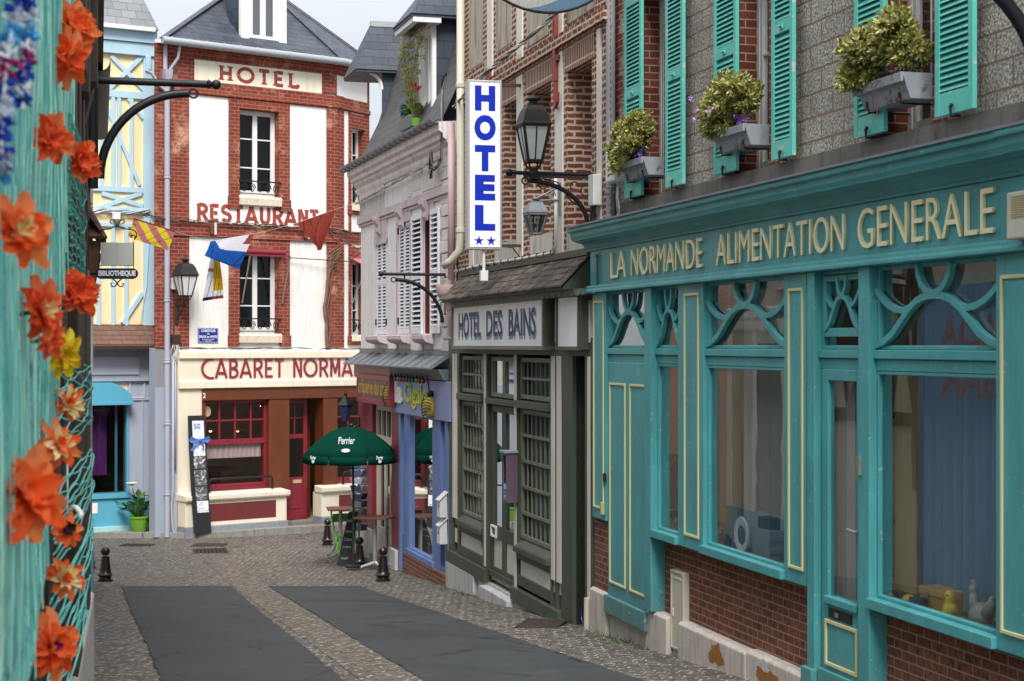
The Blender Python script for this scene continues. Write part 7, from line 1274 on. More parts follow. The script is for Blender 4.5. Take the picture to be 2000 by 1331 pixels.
def bistro(px_, py_, Y, w, d, lb, rz):
    g = gz(Y) + .03; q = P(px_, py_, Y); h = q.z - g; t = thing('bistro_table', lb, 'table', (q.x, Y, g), rz, 'tables outside the crepe shop'); mb = MB(); mb.box(-w / 2, w / 2, -d / 2, d / 2, h - .035, h); mb.build('tabletop', M['wood'], t, bevel=.006); mb = MB(); mb.tube([(0, 0, .04), (0, 0, h - .035)], .038, 12); mb.build('column', M['steel'], t, smooth=40)
    mb = MB()
    for k in range(4): a = pi / 4 + k * pi / 2; mb.tube([(0, 0, .10), (.16 * cos(a), .16 * sin(a), .06), (.34 * cos(a), .34 * sin(a), .02)], [.04, .03, .022], 8)
    mb.build('star_foot', M['chrome'], t, smooth=40); return t
bistro(665, 992, 33.0, .52, .6, 'small brown-topped table left of the postcard rack', radians(10)); bistro(732, 1009, 30.7, .64, .55, 'wider brown-topped table on a steel star foot at the crepe shop door', radians(-15))
Yc = 31.6; q = P(675, 1100, Yc); cb = thing('chalkboard', 'narrow black pavement chalkboard leaning with faint chalk writing', 'chalkboard', (q.x, Yc, gz(Yc) + .0), radians(8)); hC = P(690, 1001, Yc).z - gz(Yc)
mb = MB(); sh_ = .17; A = [(-.17, -.15, .02), (.09, -.15, .0), (.09 + sh_ - .02, .05, hC), (-.17 + sh_ + .06, .05, hC)]; mb.prism(A, [(x, y + .03, z) for x, y, z in A]); mb.build('front_panel', M['board'], cb, bevel=.004); mb = MB(); A2 = [(-.14, .32, .0), (.10, .32, .0), (.09 + sh_ - .03, .08, hC), (-.17 + sh_ + .07, .08, hC)]; mb.prism(A2, [(x, y + .02, z) for x, y, z in A2]); mb.build('rear_panel', M['board'], cb)
for i, (s__, v0) in enumerate((('Fruits de', .82), ('Galettes', .62), ('Cidre', .47), ('Crêpes', .33), ('TOUS LES JOURS', .12))):
    o = text(s__, M['chalk'], None, 0, 0, .17 if i < 4 else .15, .05, 0, .002, 'chalk_writing', -.0)
    for vv in o.data.vertices: v1 = v0 + vv.co.z / hC; vv.co = (-.14 + sh_ * v1 + .02 + vv.co.x * .9, -.15 + .2 * v1 - .004 + vv.co.y, hC * v1)
    o.parent = cb
Yk = 32.2; q = P(699, 1085, Yk); rk = thing('postcard_rack', 'revolving rack of postcards standing under the green parasol', 'postcard rack', (q.x + .02, Yk, gz(Yk)), .3); mb = MB(); mb.tube([(0, 0, 0), (0, 0, 1.95)], .02, 8)
for k in range(4): a = k * pi / 2; mb.tube([(0, 0, .04), (.28 * cos(a), .28 * sin(a), .02)], .015, 6)
for z in (.75, 1.05, 1.35, 1.65): mb.tube([(.13 * cos(i * pi / 6), .13 * sin(i * pi / 6), z - .02) for i in range(12)], .006, 5, 0, True)
mb.build('rack_frame', M['steel'], rk); pm = [plain('card_' + n, C(h), .35, var=.6, sc=35.) for n, h in (('blue', '#4a5f86'), ('grey', '#9a9ea6'), ('dark', '#2f343d'), ('pale', '#c6cad2'))]
mb = MB(); r0 = random.Random(9)
for i in range(9):
    for k in range(6): a = k * pi / 3 + .1; z = .62 + i * .15; d = Vector((cos(a), sin(a), 0)); s_ = Vector((-sin(a), cos(a), 0)); c_ = d * .13 + Vector((0, 0, z)); mb.prism([c_ - s_ * .07, c_ + s_ * .07, c_ + s_ * .07 + Vector((0, 0, .11)) + d * .03, c_ - s_ * .07 + Vector((0, 0, .11)) + d * .03], [c_ - s_ * .07 - d * .02, c_ + s_ * .07 - d * .02, c_ + s_ * .07 + Vector((0, 0, .11)) + d * .01, c_ - s_ * .07 + Vector((0, 0, .11)) + d * .01], r0.randrange(4))
mb.build('postcards', pm, rk)
Yh_ = 33.2; q = P(672, 1070, Yh_); ch = thing('folding_chair', 'bright green tubular folding chair behind the chalkboard', 'chair', (q.x, Yh_, gz(Yh_)), .5); mb = MB()
for s_ in (-1, 1): mb.tube([(s_ * .2, -.28, .0), (s_ * .2, .18, .86), (s_ * .19, .2, .92)], .018, 6); mb.tube([(s_ * .17, .26, .0), (s_ * .17, -.18, .47)], .018, 6)
mb.tube([(-.2, .2, .92), (.2, .2, .92)], .018, 6); mb.build('frame', M['lime_frame'], ch); mb = MB(); mb.box(-.18, .18, -.2, .16, .44, .465); mb.build('seat', M['lime_frame'], ch); mb = MB(); mb.box(-.18, .18, .13, .155, .7, .86); mb.build('backrest', M['lime_frame'], ch)
# ------------------------------------------------------------------ flags on their line
flg = [clothmat('flag_' + n, C(h), .45) for n, h in (('white', '#d3d6de'), ('blue', '#22509c'), ('red', '#8f4039'), ('yellow', '#c9b935'), ('rose', '#a8686a'), ('gold', '#c79a2c'), ('navy', '#232a55'))]
def flag(name, label, cs, nx, nz, colf, amp, seed, tw=0.):
    o = Vector(cs[0]); t = thing(name, label, 'flag', o, 0, 'signal flags on the line across the street'); a, b, c, d = [Vector(q) - o for q in cs]; v = []; mb = MB(); r0 = random.Random(seed); p1, p2 = r0.uniform(0, 6), r0.uniform(0, 6)
    for j in range(nz + 1):
        for i in range(nx + 1):
            s_, q = i / nx, j / nz; p = (d.lerp(c, s_)).lerp(a.lerp(b, s_), 1 - q) if False else (a.lerp(b, s_)).lerp(d.lerp(c, s_), q); wv = amp * (sin(s_ * 5 + p1 + q * 2) + .3 * sin(s_ * 9 + q * 4 + p2)) * (.25 + q); v.append(p + Vector((.25 * wv, wv, .15 * wv)))
    for j in range(nz):
        for i in range(nx): mb.add([v[j * (nx + 1) + i], v[j * (nx + 1) + i + 1], v[(j + 1) * (nx + 1) + i + 1], v[(j + 1) * (nx + 1) + i]], [(0, 1, 2, 3)], colf((i + .5) / nx, (j + .5) / nz))
    me = mb.build('cloth', flg, t, smooth=True)
    bm = bmesh.new(); bm.from_mesh(me.data); bmesh.ops.remove_doubles(bm, verts=bm.verts, dist=1e-5); bm.to_mesh(me.data); bm.free(); return t
flag('signal_flag', 'yellow and rose diagonally striped flag left of the grey downpipe', [P(261, 427, 29), P(342, 453, 29), P(326, 490, 28.8), P(250, 461, 28.8)], 48, 24, lambda u, v: 3 if int((u - .55 * v + .62) * 4.4) % 2 else 4, .03, 3)
flag('signal_flag', 'white over blue flag with a red corner, blowing before the lower hotel window', [P(410, 472, 33), P(496, 457, 33), P(464, 528, 32.8), P(402, 499, 32.8)], 36, 28, lambda u, v: (2 if u > .9 - .25 * v and v < .3 else 0) if v < .46 + .05 * u and u > .1 + .5 * v else 1, .045, 7)
flag('signal_flag', 'long twisted white and yellow flag hanging limp below the blue one', [P(411, 500, 33.2), P(428, 503, 33.2), P(437, 583, 33.1), P(398, 588, 33)], 16, 40, lambda u, v: (4 if .28 < v < .36 and u < .45 else (0 if u < .45 else (5 if v < .80 else 0))) if v < .93 else (6 if u < .4 else 2), .05, 9)
flag('pennant', 'dull red triangular pennant flying at the corner of the hotel', [P(579, 436, 34), P(656, 409, 34), P(626, 489, 33.9), P(622, 489, 33.9)], 30, 24, lambda u, v: 2, .05, 21)
flag('pennant', 'small yellow pennant at the left edge behind the net', [P(160, 388, 24), P(182, 398, 24), P(163, 416, 24), P(160, 416, 24)], 10, 8, lambda u, v: 3, .02, 5)
lp = [P(150, 385, 23.5), P(185, 399, 24.5), P(261, 427, 29), P(342, 453, 29), P(380, 463, 31), P(410, 472, 33), P(496, 457, 33), P(540, 447, 33.5), P(579, 436, 34), P(656, 409, 34), P(712, 392, 33.6)]
t = thing('flag_line', 'thin white cord that carries the row of signal flags across the street end', 'rope', lp[0]); mb = MB(); mb.tube([p - lp[0] for p in lp], .0028, 5); mb.build('cord', M['cable_w'], t); mb = MB(); mb.tube([lp[2] - lp[0], lp[3] - lp[0]], .014, 6); mb.build('red_hem', flg[2], t)
# weeds at the foot of the walls
def weeds(name, pts, seed, n, h):
    mb = MB(); r0 = random.Random(seed)
    for x, y, z in pts:
        for _ in range(n):
            a = r0.uniform(0, 6.3); k = r0.uniform(.02, .12); l = r0.uniform(.3, 1) * h; bx0, by0 = x + r0.uniform(-.12, .12), y + r0.uniform(-.06, .06); mb.add([(bx0 - .006, by0, z), (bx0 + .006, by0, z), (bx0 + k * cos(a), by0 + k * sin(a), z + l)], [(0, 1, 2)])
    return setp(mb.build(name, M['leaf_dark'], recalc=False), 'small tufts of grass growing from the foot of the walls', 'weeds', kind='stuff')
wp = []
for f_, xx in ((T, .35), (T, .75), (T, 1.0), (T, 1.55), (T, 1.75), (T, 2.4), (G, 1.1), (G, 1.9), (G, 2.3), (G, 6.9), (G, 7.1)): p = f_.w(xx, -.14 if f_ is T else -.2, 0); wp.append((p.x, p.y, gz(p.y)))
weeds('wall_grass', wp, 4, 16, .10)
# ------------------------------------------------------------------ left side: wall hung with a fishing net
LA = Fac(-90, 3, -.223, 1, -.6)
la_ = fthing(LA, 'boarded_wall', 'dark boarded house wall with a pale plinth, behind the turquoise net', 'house wall', 0, 0, 0)
LAE = 7.75
mb = MB()
for k in range(40):
    x = -5 + k * .32
    if x + .31 < LAE: mb.box(x, x + .31, -.012 * (k % 2), .3, .9, 6.5)
mb.box(-5, LAE, .05, 4, -1, 6.5); mb.build('boards', M['wood_dark'], la_, bevel=.004)
mb = MB(); mb.box(-5, LAE, -.05, .3, -1.5, .92); mb.build('plinth', M['plinth'], la_, bevel=.02)
mb = MB(); q = [LA.x(p_, .03) for p_ in (146, 156, 166, 174)]; mb.box(q[0], q[1] - .01, -.045, .0, .75, 2.72); mb.box(q[1], q[2] - .01, -.03, .0, .72, 2.70); mb.box(q[2], q[3], -.04, .0, .72, 2.69); mb.build('wooden_post', M['wood_dark'], la_, bevel=.006)
def jet(x0, x1, o, z0, z1): mb.box(x0, x1, -o, .05, z0, z1)
mb = MB(); jet(6.3, 7.7, .06, 4.62, 6.0); jet(6.9, 7.6, .035, 4.3, 4.62); jet(6.6, 6.9, .05, 3.9, 4.62); jet(7.2, 7.45, .08, 4.05, 4.9); jet(6.0, 6.3, .05, 3.95, 4.4); mb.px([(-.07, 4.3), (-.05, 4.05), (.0, 3.85), (.0, 4.3)], 7.4, 7.7); mb.build('jetty_timbers', M['wood_dark'], la_, bevel=.008)
nt_ = fthing(LA, 'fishing_net', 'turquoise fishing net draped in folds over the whole left wall', 'fishing net', 3, -.05, 0)
NE = sorted((LA.z(a, b, .04), LA.x(a, .04)) for a, b in ((148, -60), (152, 60), (148, 150), (143, 300), (140, 430), (128, 560), (116, 700), (110, 850), (104, 1000), (98, 1100), (82, 1200), (58, 1331), (40, 1420)))
def nedge(z): return lerp(NE, z)
def noff(x, z): return .026 + .010 * sin(x * 9 + .7 * sin(z * 2)) + .008 * sin(x * 21 + z * 1.3) + .010 * sin(z * 3 + x * 2)
s_ = NT('net_twine'); o_ = s_.obj(); st = s_.noise(s_.scale(o_, (60, 60, 9)), 1.5, 6, .65, .6); fi = s_.noise(s_.scale(o_, (120, 120, 9)), 1.5, 3, .6); bg_ = s_.noise(o_, 1.6, 4)
c_ = s_.ramp(st, (.34, C('#3c9c95')), (.47, C('#70d0c6')), (.60, C('#97e2d8')), (.80, C('#d3f0e0'))); c_ = s_.mix(s_.math('MULTIPLY', fi, .5), c_, C('#6cc4b9')); c_ = s_.mix(s_.ramp(bg_, (.5, 0.), (.75, .4)), c_, C('#c9d6b4')); M['net'] = s_.end(c_, .8, s_.bump(s_.math('ADD', st, s_.math('MULTIPLY', fi, .5)), .9, .02), .2)
mb = MB(); nz_ = 56; nx_ = 90
vv = []
for j in range(nz_ + 1):
    z = -.6 + 6.6 * j / nz_; xe = nedge(z) + .05 * sin(z * 11)
    for i in range(nx_ + 1): s__ = i / nx_; x = -3 + (xe + 3) * (1 - (1 - s__) ** 1.5); vv.append((x, -noff(x, z) - .0, z))
mb.add(vv, [(j * (nx_ + 1) + i, j * (nx_ + 1) + i + 1, (j + 1) * (nx_ + 1) + i + 1, (j + 1) * (nx_ + 1) + i) for j in range(nz_) for i in range(nx_)]); mb.build('draped_sheet', M['net'], nt_, smooth=True)
tw = [plain('twine_' + n, C(h), .8, var=.2) for n, h in (('mid', '#6fcabf'), ('pale', '#a9e6da'), ('deep', '#3fa099'), ('cream', '#bfe2d0'))]
mb = MB(); r0 = random.Random(31)
for k in range(220):
    x = .0 + 6.4 * r0.random() ** .9; ph_ = r0.uniform(0, 6); z0, z1 = -.3, 4.9; pts = []; o1 = r0.uniform(.0, .012)
    z = z0
    while z < z1:
        if x + .02 < nedge(z): pts.append((x + .018 * sin(z * 5 + ph_) + .012 * sin(z * 31 + ph_), -noff(x, z) - o1, z))
        z += .09
    if len(pts) > 3: mb.tube(pts, r0.uniform(.0009, .0019), 4, k % 4 if k % 5 else 3)
mb.build('twine_strands', tw, nt_)
def mesh_patch(x0, x1, z0, z1, nx, nz, off, seed, r=.0045):
    m = MB(); r0 = random.Random(seed); st = (z1 - z0) / nz
    def pt(s__, z): return (x0 + (x1 - x0) * s__ * (1 - .10 * sin(z * 40 + seed)), -(off[0] + (off[1] - off[0]) * sin(pi * min(s__, 1.) * .62)) - .006 * sin(z * 50), z - .05 * s__ * s__)
    for j in range(-2, nz + 1):
        for sl in (-1, 1):
            c = [pt(i / 14, z0 + st * (j + .5 + sl * (2.2 * (i / 14) - 1.1)) + .006 * sin(i * 1.7 + j * 2)) for i in range(15)]
            c = [q for q in c if z0 - .02 <= q[2] + .03 <= z1 + .04]
            if len(c) > 2: m.tube(c, r, 5)
    e = [pt(1. + .02 * sin(k * 1.3), z0 + (z1 - z0) * k / 24) for k in range(25)]; m.tube(e, r * 1.2, 5)
    for k in range(0, 25, 4): m.ball(e[k], r * 2.2, 5)
    m.build('loose_mesh', tw[0], nt_)
def loose(pa, pb, ya, yb, nx, nz, seed, oa=.04, ob=.10):
    xa, xb = LA.x(pa, oa), LA.x(pb, ob); zm = (LA.z(pa, yb, oa) + LA.z(pb, yb, ob)) / 2, (LA.z(pa, ya, oa) + LA.z(pb, ya, ob)) / 2
    mesh_patch(xa, xb, zm[0], zm[1], nx, nz, (oa, ob), seed, .0030)
loose(112, 178, 712, 830, 4, 5, 1, .04, .09); loose(104, 180, 905, 1010, 4, 5, 2, .04, .09); loose(100, 182, 1064, 1120, 3, 3, 3, .04, .10); loose(75, 172, 1195, 1300, 4, 5, 6, .04, .09); loose(136, 166, 260, 560, 4, 22, 4, .04, .05)
cr_ = fthing(LA, 'hanging_rope', 'white knotted cord hanging down the edge of the net', 'cord', 5.2, -.15, 1.0); mb = MB(); q0 = P(134, 1010, 6.6); q1 = P(132, 940, 6.6); og = Vector(cr_.location)
pp = [P(131, 905, 6.6), P(132, 960, 6.6), P(131, 1000, 6.6), P(140, 990, 6.6), P(150, 993, 6.6), P(158, 1004, 6.5), P(156, 1014, 6.5)]; inv = Matrix.Rotation(-LA.rot, 4, 'Z')
mb.tube([inv @ (p - og) + Vector(ORG[cr_.name]) for p in pp], [.004, .004, .006, .009, .012, .012, .010], 6); mb.build('cord', M['wht'], cr_, smooth=True)
# paper flowers
pf_or = leafmat('orange_paper', C('#ee5c22'), C('#f87434'), C('#fd9a62'), .45, .8); pf_rd = leafmat('red_orange_paper', C('#e64d22'), C('#f26838'), C('#f98a58'), .45, .8); pf_ye = leafmat('yellow_paper', C('#d6a910'), C('#ecc51f'), C('#f2d84a'), .35, .8); pf_cr = leafmat('cream_paper', C('#e3cf82'), C('#f0e0a0'), C('#f6ecc0'), .35, .8); pf_bk = leafmat('black_paper', C('#141518'), C('#26272b'), None, .1, .8); pf_mg = leafmat('magenta_paper', C('#8f1b6d'), C('#b02a86'), None, .3, .8)
def petal(m, base, d, up, L_, w, curl, r0):
    s_ = d.cross(up).normalized(); n = 6; v = []; f = []; cu = r0.uniform(-.3, .3)
    for i in range(n + 1):
        t_ = i / n; wd = w * (sin(pi * min(t_ * .80 + .10, 1)) ** .75) * (1 if t_ < .85 else .75); q = base + d * (L_ * t_) + up * (curl * L_ * (t_ ** 2)) + s_ * (cu * L_ * .3 * t_ * t_)
        for k in (-1, -.5, 0, .5, 1): v.append(q + s_ * wd * k * .5 + up * (w * .28 * abs(k) ** 1.5 + r0.uniform(-.006, .006) * (L_ / .08)) + d * r0.uniform(-.004, .004))
    for i in range(n):
        for k in range(4): f.append((i * 5 + k, i * 5 + k + 1, (i + 1) * 5 + k + 1, (i + 1) * 5 + k))
    m.add(v, f)
def pflower(px_, py_, size, mats, label, seed, asp=1., axis=(.75, -.6, .1), Yv=None):
    Y = .245 / ((1000 - px_) / FP - .223); c = P(px_, py_, Y); R_ = size / FP * Y / 2; r0 = random.Random(seed)
    t = thing('paper_flower', label, 'paper flower', c, 0, 'paper flowers pinned to the fishing net'); ax = Vector(axis).normalized(); ax = (ax + Vector((r0.uniform(-.25, .25), r0.uniform(-.1, .1), r0.uniform(-.35, .35)))).normalized(); u = ax.orthogonal().normalized(); w = ax.cross(u)
    for li, (mat, cnt, ln, op, wdt, nm) in enumerate(mats):
        m = MB()
        for k in range(cnt):
            th = 2 * pi * (k + r0.uniform(-.25, .25)) / cnt + li; o = op + r0.uniform(-.16, .16); d = ((u * cos(th) + w * sin(th)) * cos(o) + ax * sin(o)).normalized(); d.z *= asp; d.normalize()
            petal(m, -ax * R_ * .25, d, (ax - d * ax.dot(d)).normalized(), R_ * ln * r0.uniform(.85, 1.15) * 1.15, R_ * wdt, r0.uniform(-.35, .12), r0)
        m.build(nm, mat, t, smooth=True, recalc=False)
    m = MB(); m.tube([-ax * R_ * .3, -ax * R_ * .3 - Vector((.05, .01, .01))], .006, 5); m.build('stalk', M['leaf_dark'], t)
O = lambda m, c=11, i=None: [(m, c, 1., .15, .62, 'outer_petals'), (m, max(5, c - 3), .72, .75, .5, 'inner_petals')] + ([(i, 7, .55, .95, .28, 'centre_petals')] if i else [])
pflower(148, 46, 92, O(pf_or), 'orange paper flower at the top, petals spread over the corbels', 1, Yv=6.2); pflower(137, 112, 100, O(pf_or), 'orange paper flower second from the top, hanging downward', 2, Yv=6.0); pflower(103, 272, 92, O(pf_rd), 'deep orange paper flower beside the garland end, larger of a touching pair', 3); pflower(160, 314, 80, O(pf_rd, 13), 'deep orange paper flower touching the curved iron arm, smaller of a touching pair', 4, Yv=6.4)
pflower(44, 452, 138, O(pf_or, 10, pf_cr), 'big orange flower with long cream centre petals at the left edge', 5); pflower(88, 606, 112, O(pf_rd, 11, pf_cr), 'orange paper flower with pale yellow petals drooping from its centre', 6); pflower(156, 570, 84, O(pf_rd, 15), 'ragged thin-petalled red-orange flower below the library sign', 7, Yv=6.6); pflower(101, 664, 66, O(pf_rd, 8), 'small red-orange flower tucked above the yellow one', 8)
pflower(130, 692, 78, O(pf_ye, 10), 'all yellow paper flower beside the wooden post', 9, Yv=6.0); pflower(136, 787, 66, [(pf_or, 8, 1, .2, .5, 'outer_petals'), (pf_cr, 9, .95, .5, .42, 'inner_petals'), (pf_or, 6, .6, 1., .3, 'centre_petals')], 'cream and orange mixed flower above the loose net loops', 10, Yv=6.2); pflower(117, 868, 88, [(pf_or, 9, 1, .15, .55, 'outer_petals'), (pf_cr, 6, .8, .6, .4, 'inner_petals'), (pf_or, 7, .6, 1., .3, 'centre_petals')], 'orange flower with a few broad cream petals above the biggest flower', 11)
pflower(60, 960, 170, O(pf_or, 11), 'biggest orange paper flower, lower left', 12); pflower(132, 1034, 68, [(pf_or, 10, 1, .2, .55, 'outer_petals'), (pf_bk, 6, .6, .9, .45, 'centre_petals')], 'orange flower with a black centre by the white cord', 13, Yv=6.0); pflower(129, 1128, 76, [(pf_or, 10, 1, .15, .5, 'outer_petals'), (pf_cr, 9, .75, .6, .4, 'inner_petals'), (pf_or, 6, .5, 1., .3, 'centre_petals')], 'orange flower with a ring of cream petals near the plinth', 14, Yv=5.8); pflower(108, 1262, 118, O(pf_or, 11) + [(pf_mg, 6, .35, 1.1, .3, 'magenta_centre'), (pf_ye, 4, .25, 1.2, .2, 'yellow_stamens')], 'lowest orange flower with a magenta centre at the bottom edge', 15)
# tissue garlands
def garland(label, pts, Y, seed, n, rad):
    GP = lambda a, b: P(a, b, .25 / ((1000 - a) / FP - .223)); o = GP(*pts[0]); t = thing('tissue_garland', label, 'garland', o, 0, 'tissue garlands on the net'); gm = [leafmat('tissue_' + a, C(b), C(c), None, .3, .85) for a, b, c in (('blue', '#12309a', '#2a55c9'), ('white', '#b9bed6', '#e3e5ef'), ('magenta', '#8f2060', '#b8327f'), ('sky', '#2f8fd0', '#57b4e8'))]
    mb = MB(); r0 = random.Random(seed); pp = [GP(a, b) - o for a, b in pts]
    for k in range(n):
        s__ = k / n * (len(pp) - 1); i = min(int(s__), len(pp) - 2); c = pp[i].lerp(pp[i + 1], s__ - i); col = (0, 0, 1, 3, 1, 2, 0, 1)[(k // 2) % 8]
        for _ in range(10): d = Vector((r0.gauss(0, 1), r0.gauss(0, 1), r0.gauss(0, 1))).normalized(); petal(mb, c + d * rad * .1, d, d.orthogonal().normalized(), rad * r0.uniform(.8, 1.15), rad * .85, r0.uniform(-.3, .3), r0); mb.m[-24:] = [col] * 24
    mb.build('tissue_puffs', gm, t, smooth=True, recalc=False); mb = MB(); mb.tube(pp, .004, 5); mb.build('string', M['cable_w'], t)
garland('blue and white tissue garland, shorter outer strand at the top left corner', [(58, -40), (56, 60), (48, 130), (44, 215)], 4.1, 2, 17, .022)
garland('blue, white and magenta tissue garland running along the left edge', [(26, -40), (24, 40), (14, 120), (6, 215), (2, 300), (6, 352)], 3.95, 3, 24, .020)
# ------------------------------------------------------------------ left side: the library house further on
LB = Fac(152.5, 12.5, -.2464, 1, -1.2)
lb_ = fthing(LB, 'library_house', 'cream and brown timbered house on the left, its pent roof and gutter seen edge-on', 'house')
LBx = lambda Y: (Y - 12.5) * 1.0299
mb = MB(); mb.box(0, LBx(27.5), 0, 4, -1.5, 7.2); mb.build('wall', M['cream_wall'], lb_)
mb = MB()
for Y in (12.6, 14.2, 15.8, 17.4, 18.3, 20.9, 22, 23.4): mb.box(LBx(Y) - .08, LBx(Y) + .08, -.03, .05, 1.0, 7)
for Y in (13, 15, 20.9, 22, 22.8): mb.bar((LBx(Y), -.0, 2.1), (LBx(Y) + .75, .0, 4.6), .14, .05, up=(0, 1, 0)); mb.bar((LBx(Y) + .75, -.0, 2.1), (LBx(Y), .0, 4.6), .14, .054, up=(0, 1, 0))
for z in (2.0, 4.7): mb.box(0, LBx(23.4), -.035, .05, z - .1, z + .1)
mb.build('brown_timbers', M['wood_dark'], lb_)
mb = MB(); mb.box(LBx(23.5), LBx(27.4), -.02, .05, -1.4, 5.5); mb.build('pale_render', plaster('pale_beige_render', C('#d9cdb8'), C('#8f8272'), .5), lb_)
mb = MB()
for q in (23.7, 25.0, 26.2, 27.2): mb.box(LBx(q), LBx(q) + .16, -.04, .05, -1.2, 3.3)
mb.px([(-.03, 3.3), (-.05, 3.35), (-.055, 3.5), (-.07, 3.55), (-.07, 3.7), (.0, 3.75), (.0, 3.3)], LBx(23.6), LBx(27.4)); mb.build('white_shopfront', M['wht'], lb_)
mb = MB(); mb.box(LBx(23.9), LBx(24.95), -.04, .0, .2, 3.1); mb.box(LBx(25.2), LBx(26.15), -.04, .0, .2, 3.1); mb.build('shop_window', M['black'], lb_); mb = MB(); mb.box(LBx(23.6), LBx(27.4), -.06, .0, -1.3, .18); mb.build('blue_stallriser', M['cyan'], lb_)
mb = MB(); mb.frame(LBx(24.2), LBx(25.4), 4.0, 5.4, .1, -.06, .0); mb.build('white_window_frame', M['wht'], lb_); mb = MB(); mb.box(LBx(18.4), LBx(20.8), -.04, .02, -.4, 3.9); mb.build('blue_mural', paint('blue_mural_paint', C('#78aee8'), .6, dirt=.15), lb_); mb = MB(); mb.box(LBx(18.4), LBx(20.8), -.045, .02, -1.4, -.39); mb.build('ochre_base', paint('ochre_paint', C('#d89a5f'), .6, dirt=.3), lb_)
for s__, z0 in (('ADA', 3.02), ('BAR', 2.36)): text(s__, M['chalk'] if 0 else plain('mural_yellow', C('#d6b93a'), .6), lb_, LBx(18.7), z0, 1.5, .42, -.041, .003, 'mural_shadow', .02); text(s__, plain('mural_red', C('#b02f2a'), .6), lb_, LBx(18.7) + .03, z0 + .02, 1.5, .42, -.045, .003, 'mural_lettering', .02)
mb = MB(); a, b = LBx(21.2), LBx(24.4); mb.prism([(a, -.24, 4.46), (b, -.24, 4.46), (b, .0, 4.84), (a, .0, 4.84)], [(a, -.24, 4.41), (b, -.24, 4.41), (b, .0, 4.74), (a, .0, 4.74)]); mb.prism([(a - .02, -.25, 4.45), (a - .02, .3, 4.45), (a + .5, .3, 4.86), (a + .5, -.05, 4.86)], [(a + .01, -.25, 4.42), (a + .01, .3, 4.42), (a + .5, .3, 4.82), (a + .5, -.05, 4.82)]); mb.build('pent_roof', M['tile_red'], lb_); mb = MB(); mb.px([(-.21, 4.40), (-.17, 4.30), (-.08, 3.85), (.0, 3.80), (.0, 4.40)], a + .1, a + .22); mb.px([(-.21, 4.40), (-.17, 4.30), (-.08, 3.85), (.0, 3.80), (.0, 4.40)], b - .22, b - .1); mb.build('roof_bracket', M['wood'], lb_)
mb = MB(); mb.frame(LBx(21.5), LBx(23.9), 2.7, 4.35, .09, -.07, .02); mb.build('window', M['wht'], lb_); mb = MB(); mb.box(LBx(21.55), LBx(23.85), -.05, .0, 2.75, 4.3); mb.build('pane', M['black'], lb_)
mb = MB(); y0 = LBx(20.5); y1 = LBx(27.4); gp = [(-.17 + .12 * cos(a), 6.55 + .12 * sin(a)) for a in [pi + i * pi / 10 for i in range(11)]]; mb.px(gp + [(a * .9 - .017, b + .012) for a, b in gp[::-1]], y0, y1); mb.build('gutter', M['iron'], lb_)
mb = MB(); mb.prism([(0, -.2, 6.6), (LBx(27.6), -.2, 6.6), (LBx(27.6), 3, 9.2), (0, 3, 9.2)], [(0, -.2, 6.5), (LBx(27.6), -.2, 6.5), (LBx(27.6), 3, 9.1), (0, 3, 9.1)]); mb.build('roof', M['tile_red'], lb_)
t = fthing(LB, 'banner_bracket', 'black iron banner arm reaching right from the left house, ball-ended with curved stay', 'bracket', LBx(15), 0, 4.0, 'iron banner arms'); zz = P(300, 156, 15).z + 1.2; banner_arm(t, LBx(15), zz, 1.0, .88, -1, False, -.10, .034); mb = MB(); mb.tube([(LBx(15) - .1, -.10, zz - .98), (LBx(15) - .1, -.10, zz + .02)], .045, 10); mb.build('wall_tube', M['iron'], t)
# library sign
Ys = 21.; c0 = P(229, 535, Ys); ls = thing('library_sign', 'black wrought-iron hanging sign with a blank grey panel above the word BIBLIOTHEQUE', 'sign', c0); kx = Ys / FP
def sg(px_, py_): return ((px_ - 229) * kx, 0, (535 - py_) * kx)
mb = MB(); pts = arc(-31 * kx, 0, 9.5 * kx, 90, 270, 8) + arc(31 * kx, 0, 9.5 * kx, -90, 90, 8); mb.prism([(x, -.012, z) for x, z in pts], [(x, .012, z) for x, z in pts]); mb.build('name_plate', plain('black_enamel', C('#20231f'), .4), ls); mb = MB(); mb.tube([(x, -.012, z) for x, z in pts], .007, 6, 0, True); mb.build('plate_rim', M['iron'], ls)
text('BIBLIOTHEQUE', M['plaque_w'], ls, -36.5 * kx, -6.3 * kx, 73 * kx, 12.6 * kx, -.012, .004, 'lettering', .05)
mb = MB(); mb.box(-32 * kx, -.3 * kx, -.01, .01, 17 * kx, 61 * kx); mb.box(.3 * kx, 31 * kx, -.012, .008, 17 * kx, 60.5 * kx); mb.build('grey_panel', plain('grey_panel_paint', C('#b7b9b4'), .5, var=.12, sc=3.), ls)
mb = MB()
for x in (-35, 32): mb.tube([(x * kx, 0, 10 * kx), (x * kx, 0, 64 * kx)], .005, 6)
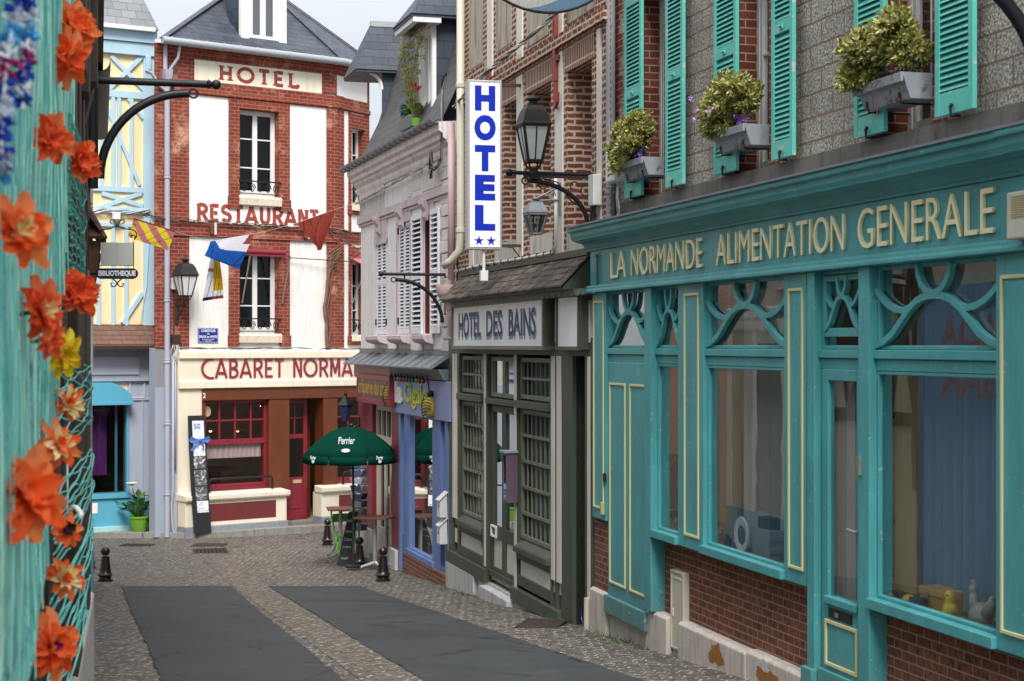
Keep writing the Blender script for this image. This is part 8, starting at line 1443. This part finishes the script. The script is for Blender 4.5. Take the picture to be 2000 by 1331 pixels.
mb.tube([(-35 * kx, 0, 16 * kx), (32 * kx, 0, 16 * kx)], .005, 6)
def scr(p): mb.tube([sg(*q) for q in p], .0085, 6)
def curl(cx, cy, r, a0, a1, n=10): return [(cx + r * (1 - .45 * i / n) * cos(radians(a0 + (a1 - a0) * i / n)), cy - r * (1 - .45 * i / n) * sin(radians(a0 + (a1 - a0) * i / n))) for i in range(n + 1)]
for s_ in (-1, 1):
    scr([(229, 441), (229 + s_ * 14, 447), (229 + s_ * 28, 449)] + [(229 + s_ * (28 + 10 * sin(a) ), 459 - 10 * cos(a)) for a in [.4 * i for i in range(1, 7)]] + curl(229 + s_ * 30, 464, 6, -60 if s_ > 0 else 240, 200 if s_ > 0 else -20, 7))
    scr([(229, 444), (229 + s_ * 3, 436), (229 + s_ * 7, 430), (229 + s_ * 13, 430), (229 + s_ * 14, 435), (229 + s_ * 10, 437)])
    scr([(229 + s_ * 9, 545), (229 + s_ * 1.5, 551), (229 - 0 + s_ * 1, 556), (229 + s_ * 5, 560), (229 + s_ * 11, 560), (229 + s_ * 13, 555), (229 + s_ * 9, 553)])
mb.build('scrolls', M['iron'], ls); mb = MB(); mb.tube([(-39 * kx, 0, 0), (-.45, .0, .0)], .016, 6); mb.build('arm', M['iron'], ls)

# the house across the side street, seen only in the shop windows' reflections
JH = Fac(-260, 31, -.25, 1, -2.5)
jh = fthing(JH, 'rose_house', 'rose rendered house across the side street, mirrored in the shop windows', 'house')
mb = MB(); mb.wall(-1, 9, -.5, 9, [(x, x + 1., z, z + 1.9) for x in (.5, 3, 5.5) for z in (1, 4.4)], 0, .2); mb.box(-1, 9, .6, 5, -.5, 9); mb.build('wall', plaster('rose_render', C('#c9a596'), C('#8a6f64'), .5), jh)
for x in (.5, 3, 5.5):
    for z in (1, 4.4): window(jh, x, x + 1., z, z + 1.9, .12, M['wht'], 3, 2, .07, glass='glass_dark')
mb = MB(); mb.px([(-.3, 8.9), (-.3, 9.05), (4, 12), (4, 11.8)], -1.2, 9.2); mb.build('roof', M['slate'], jh)
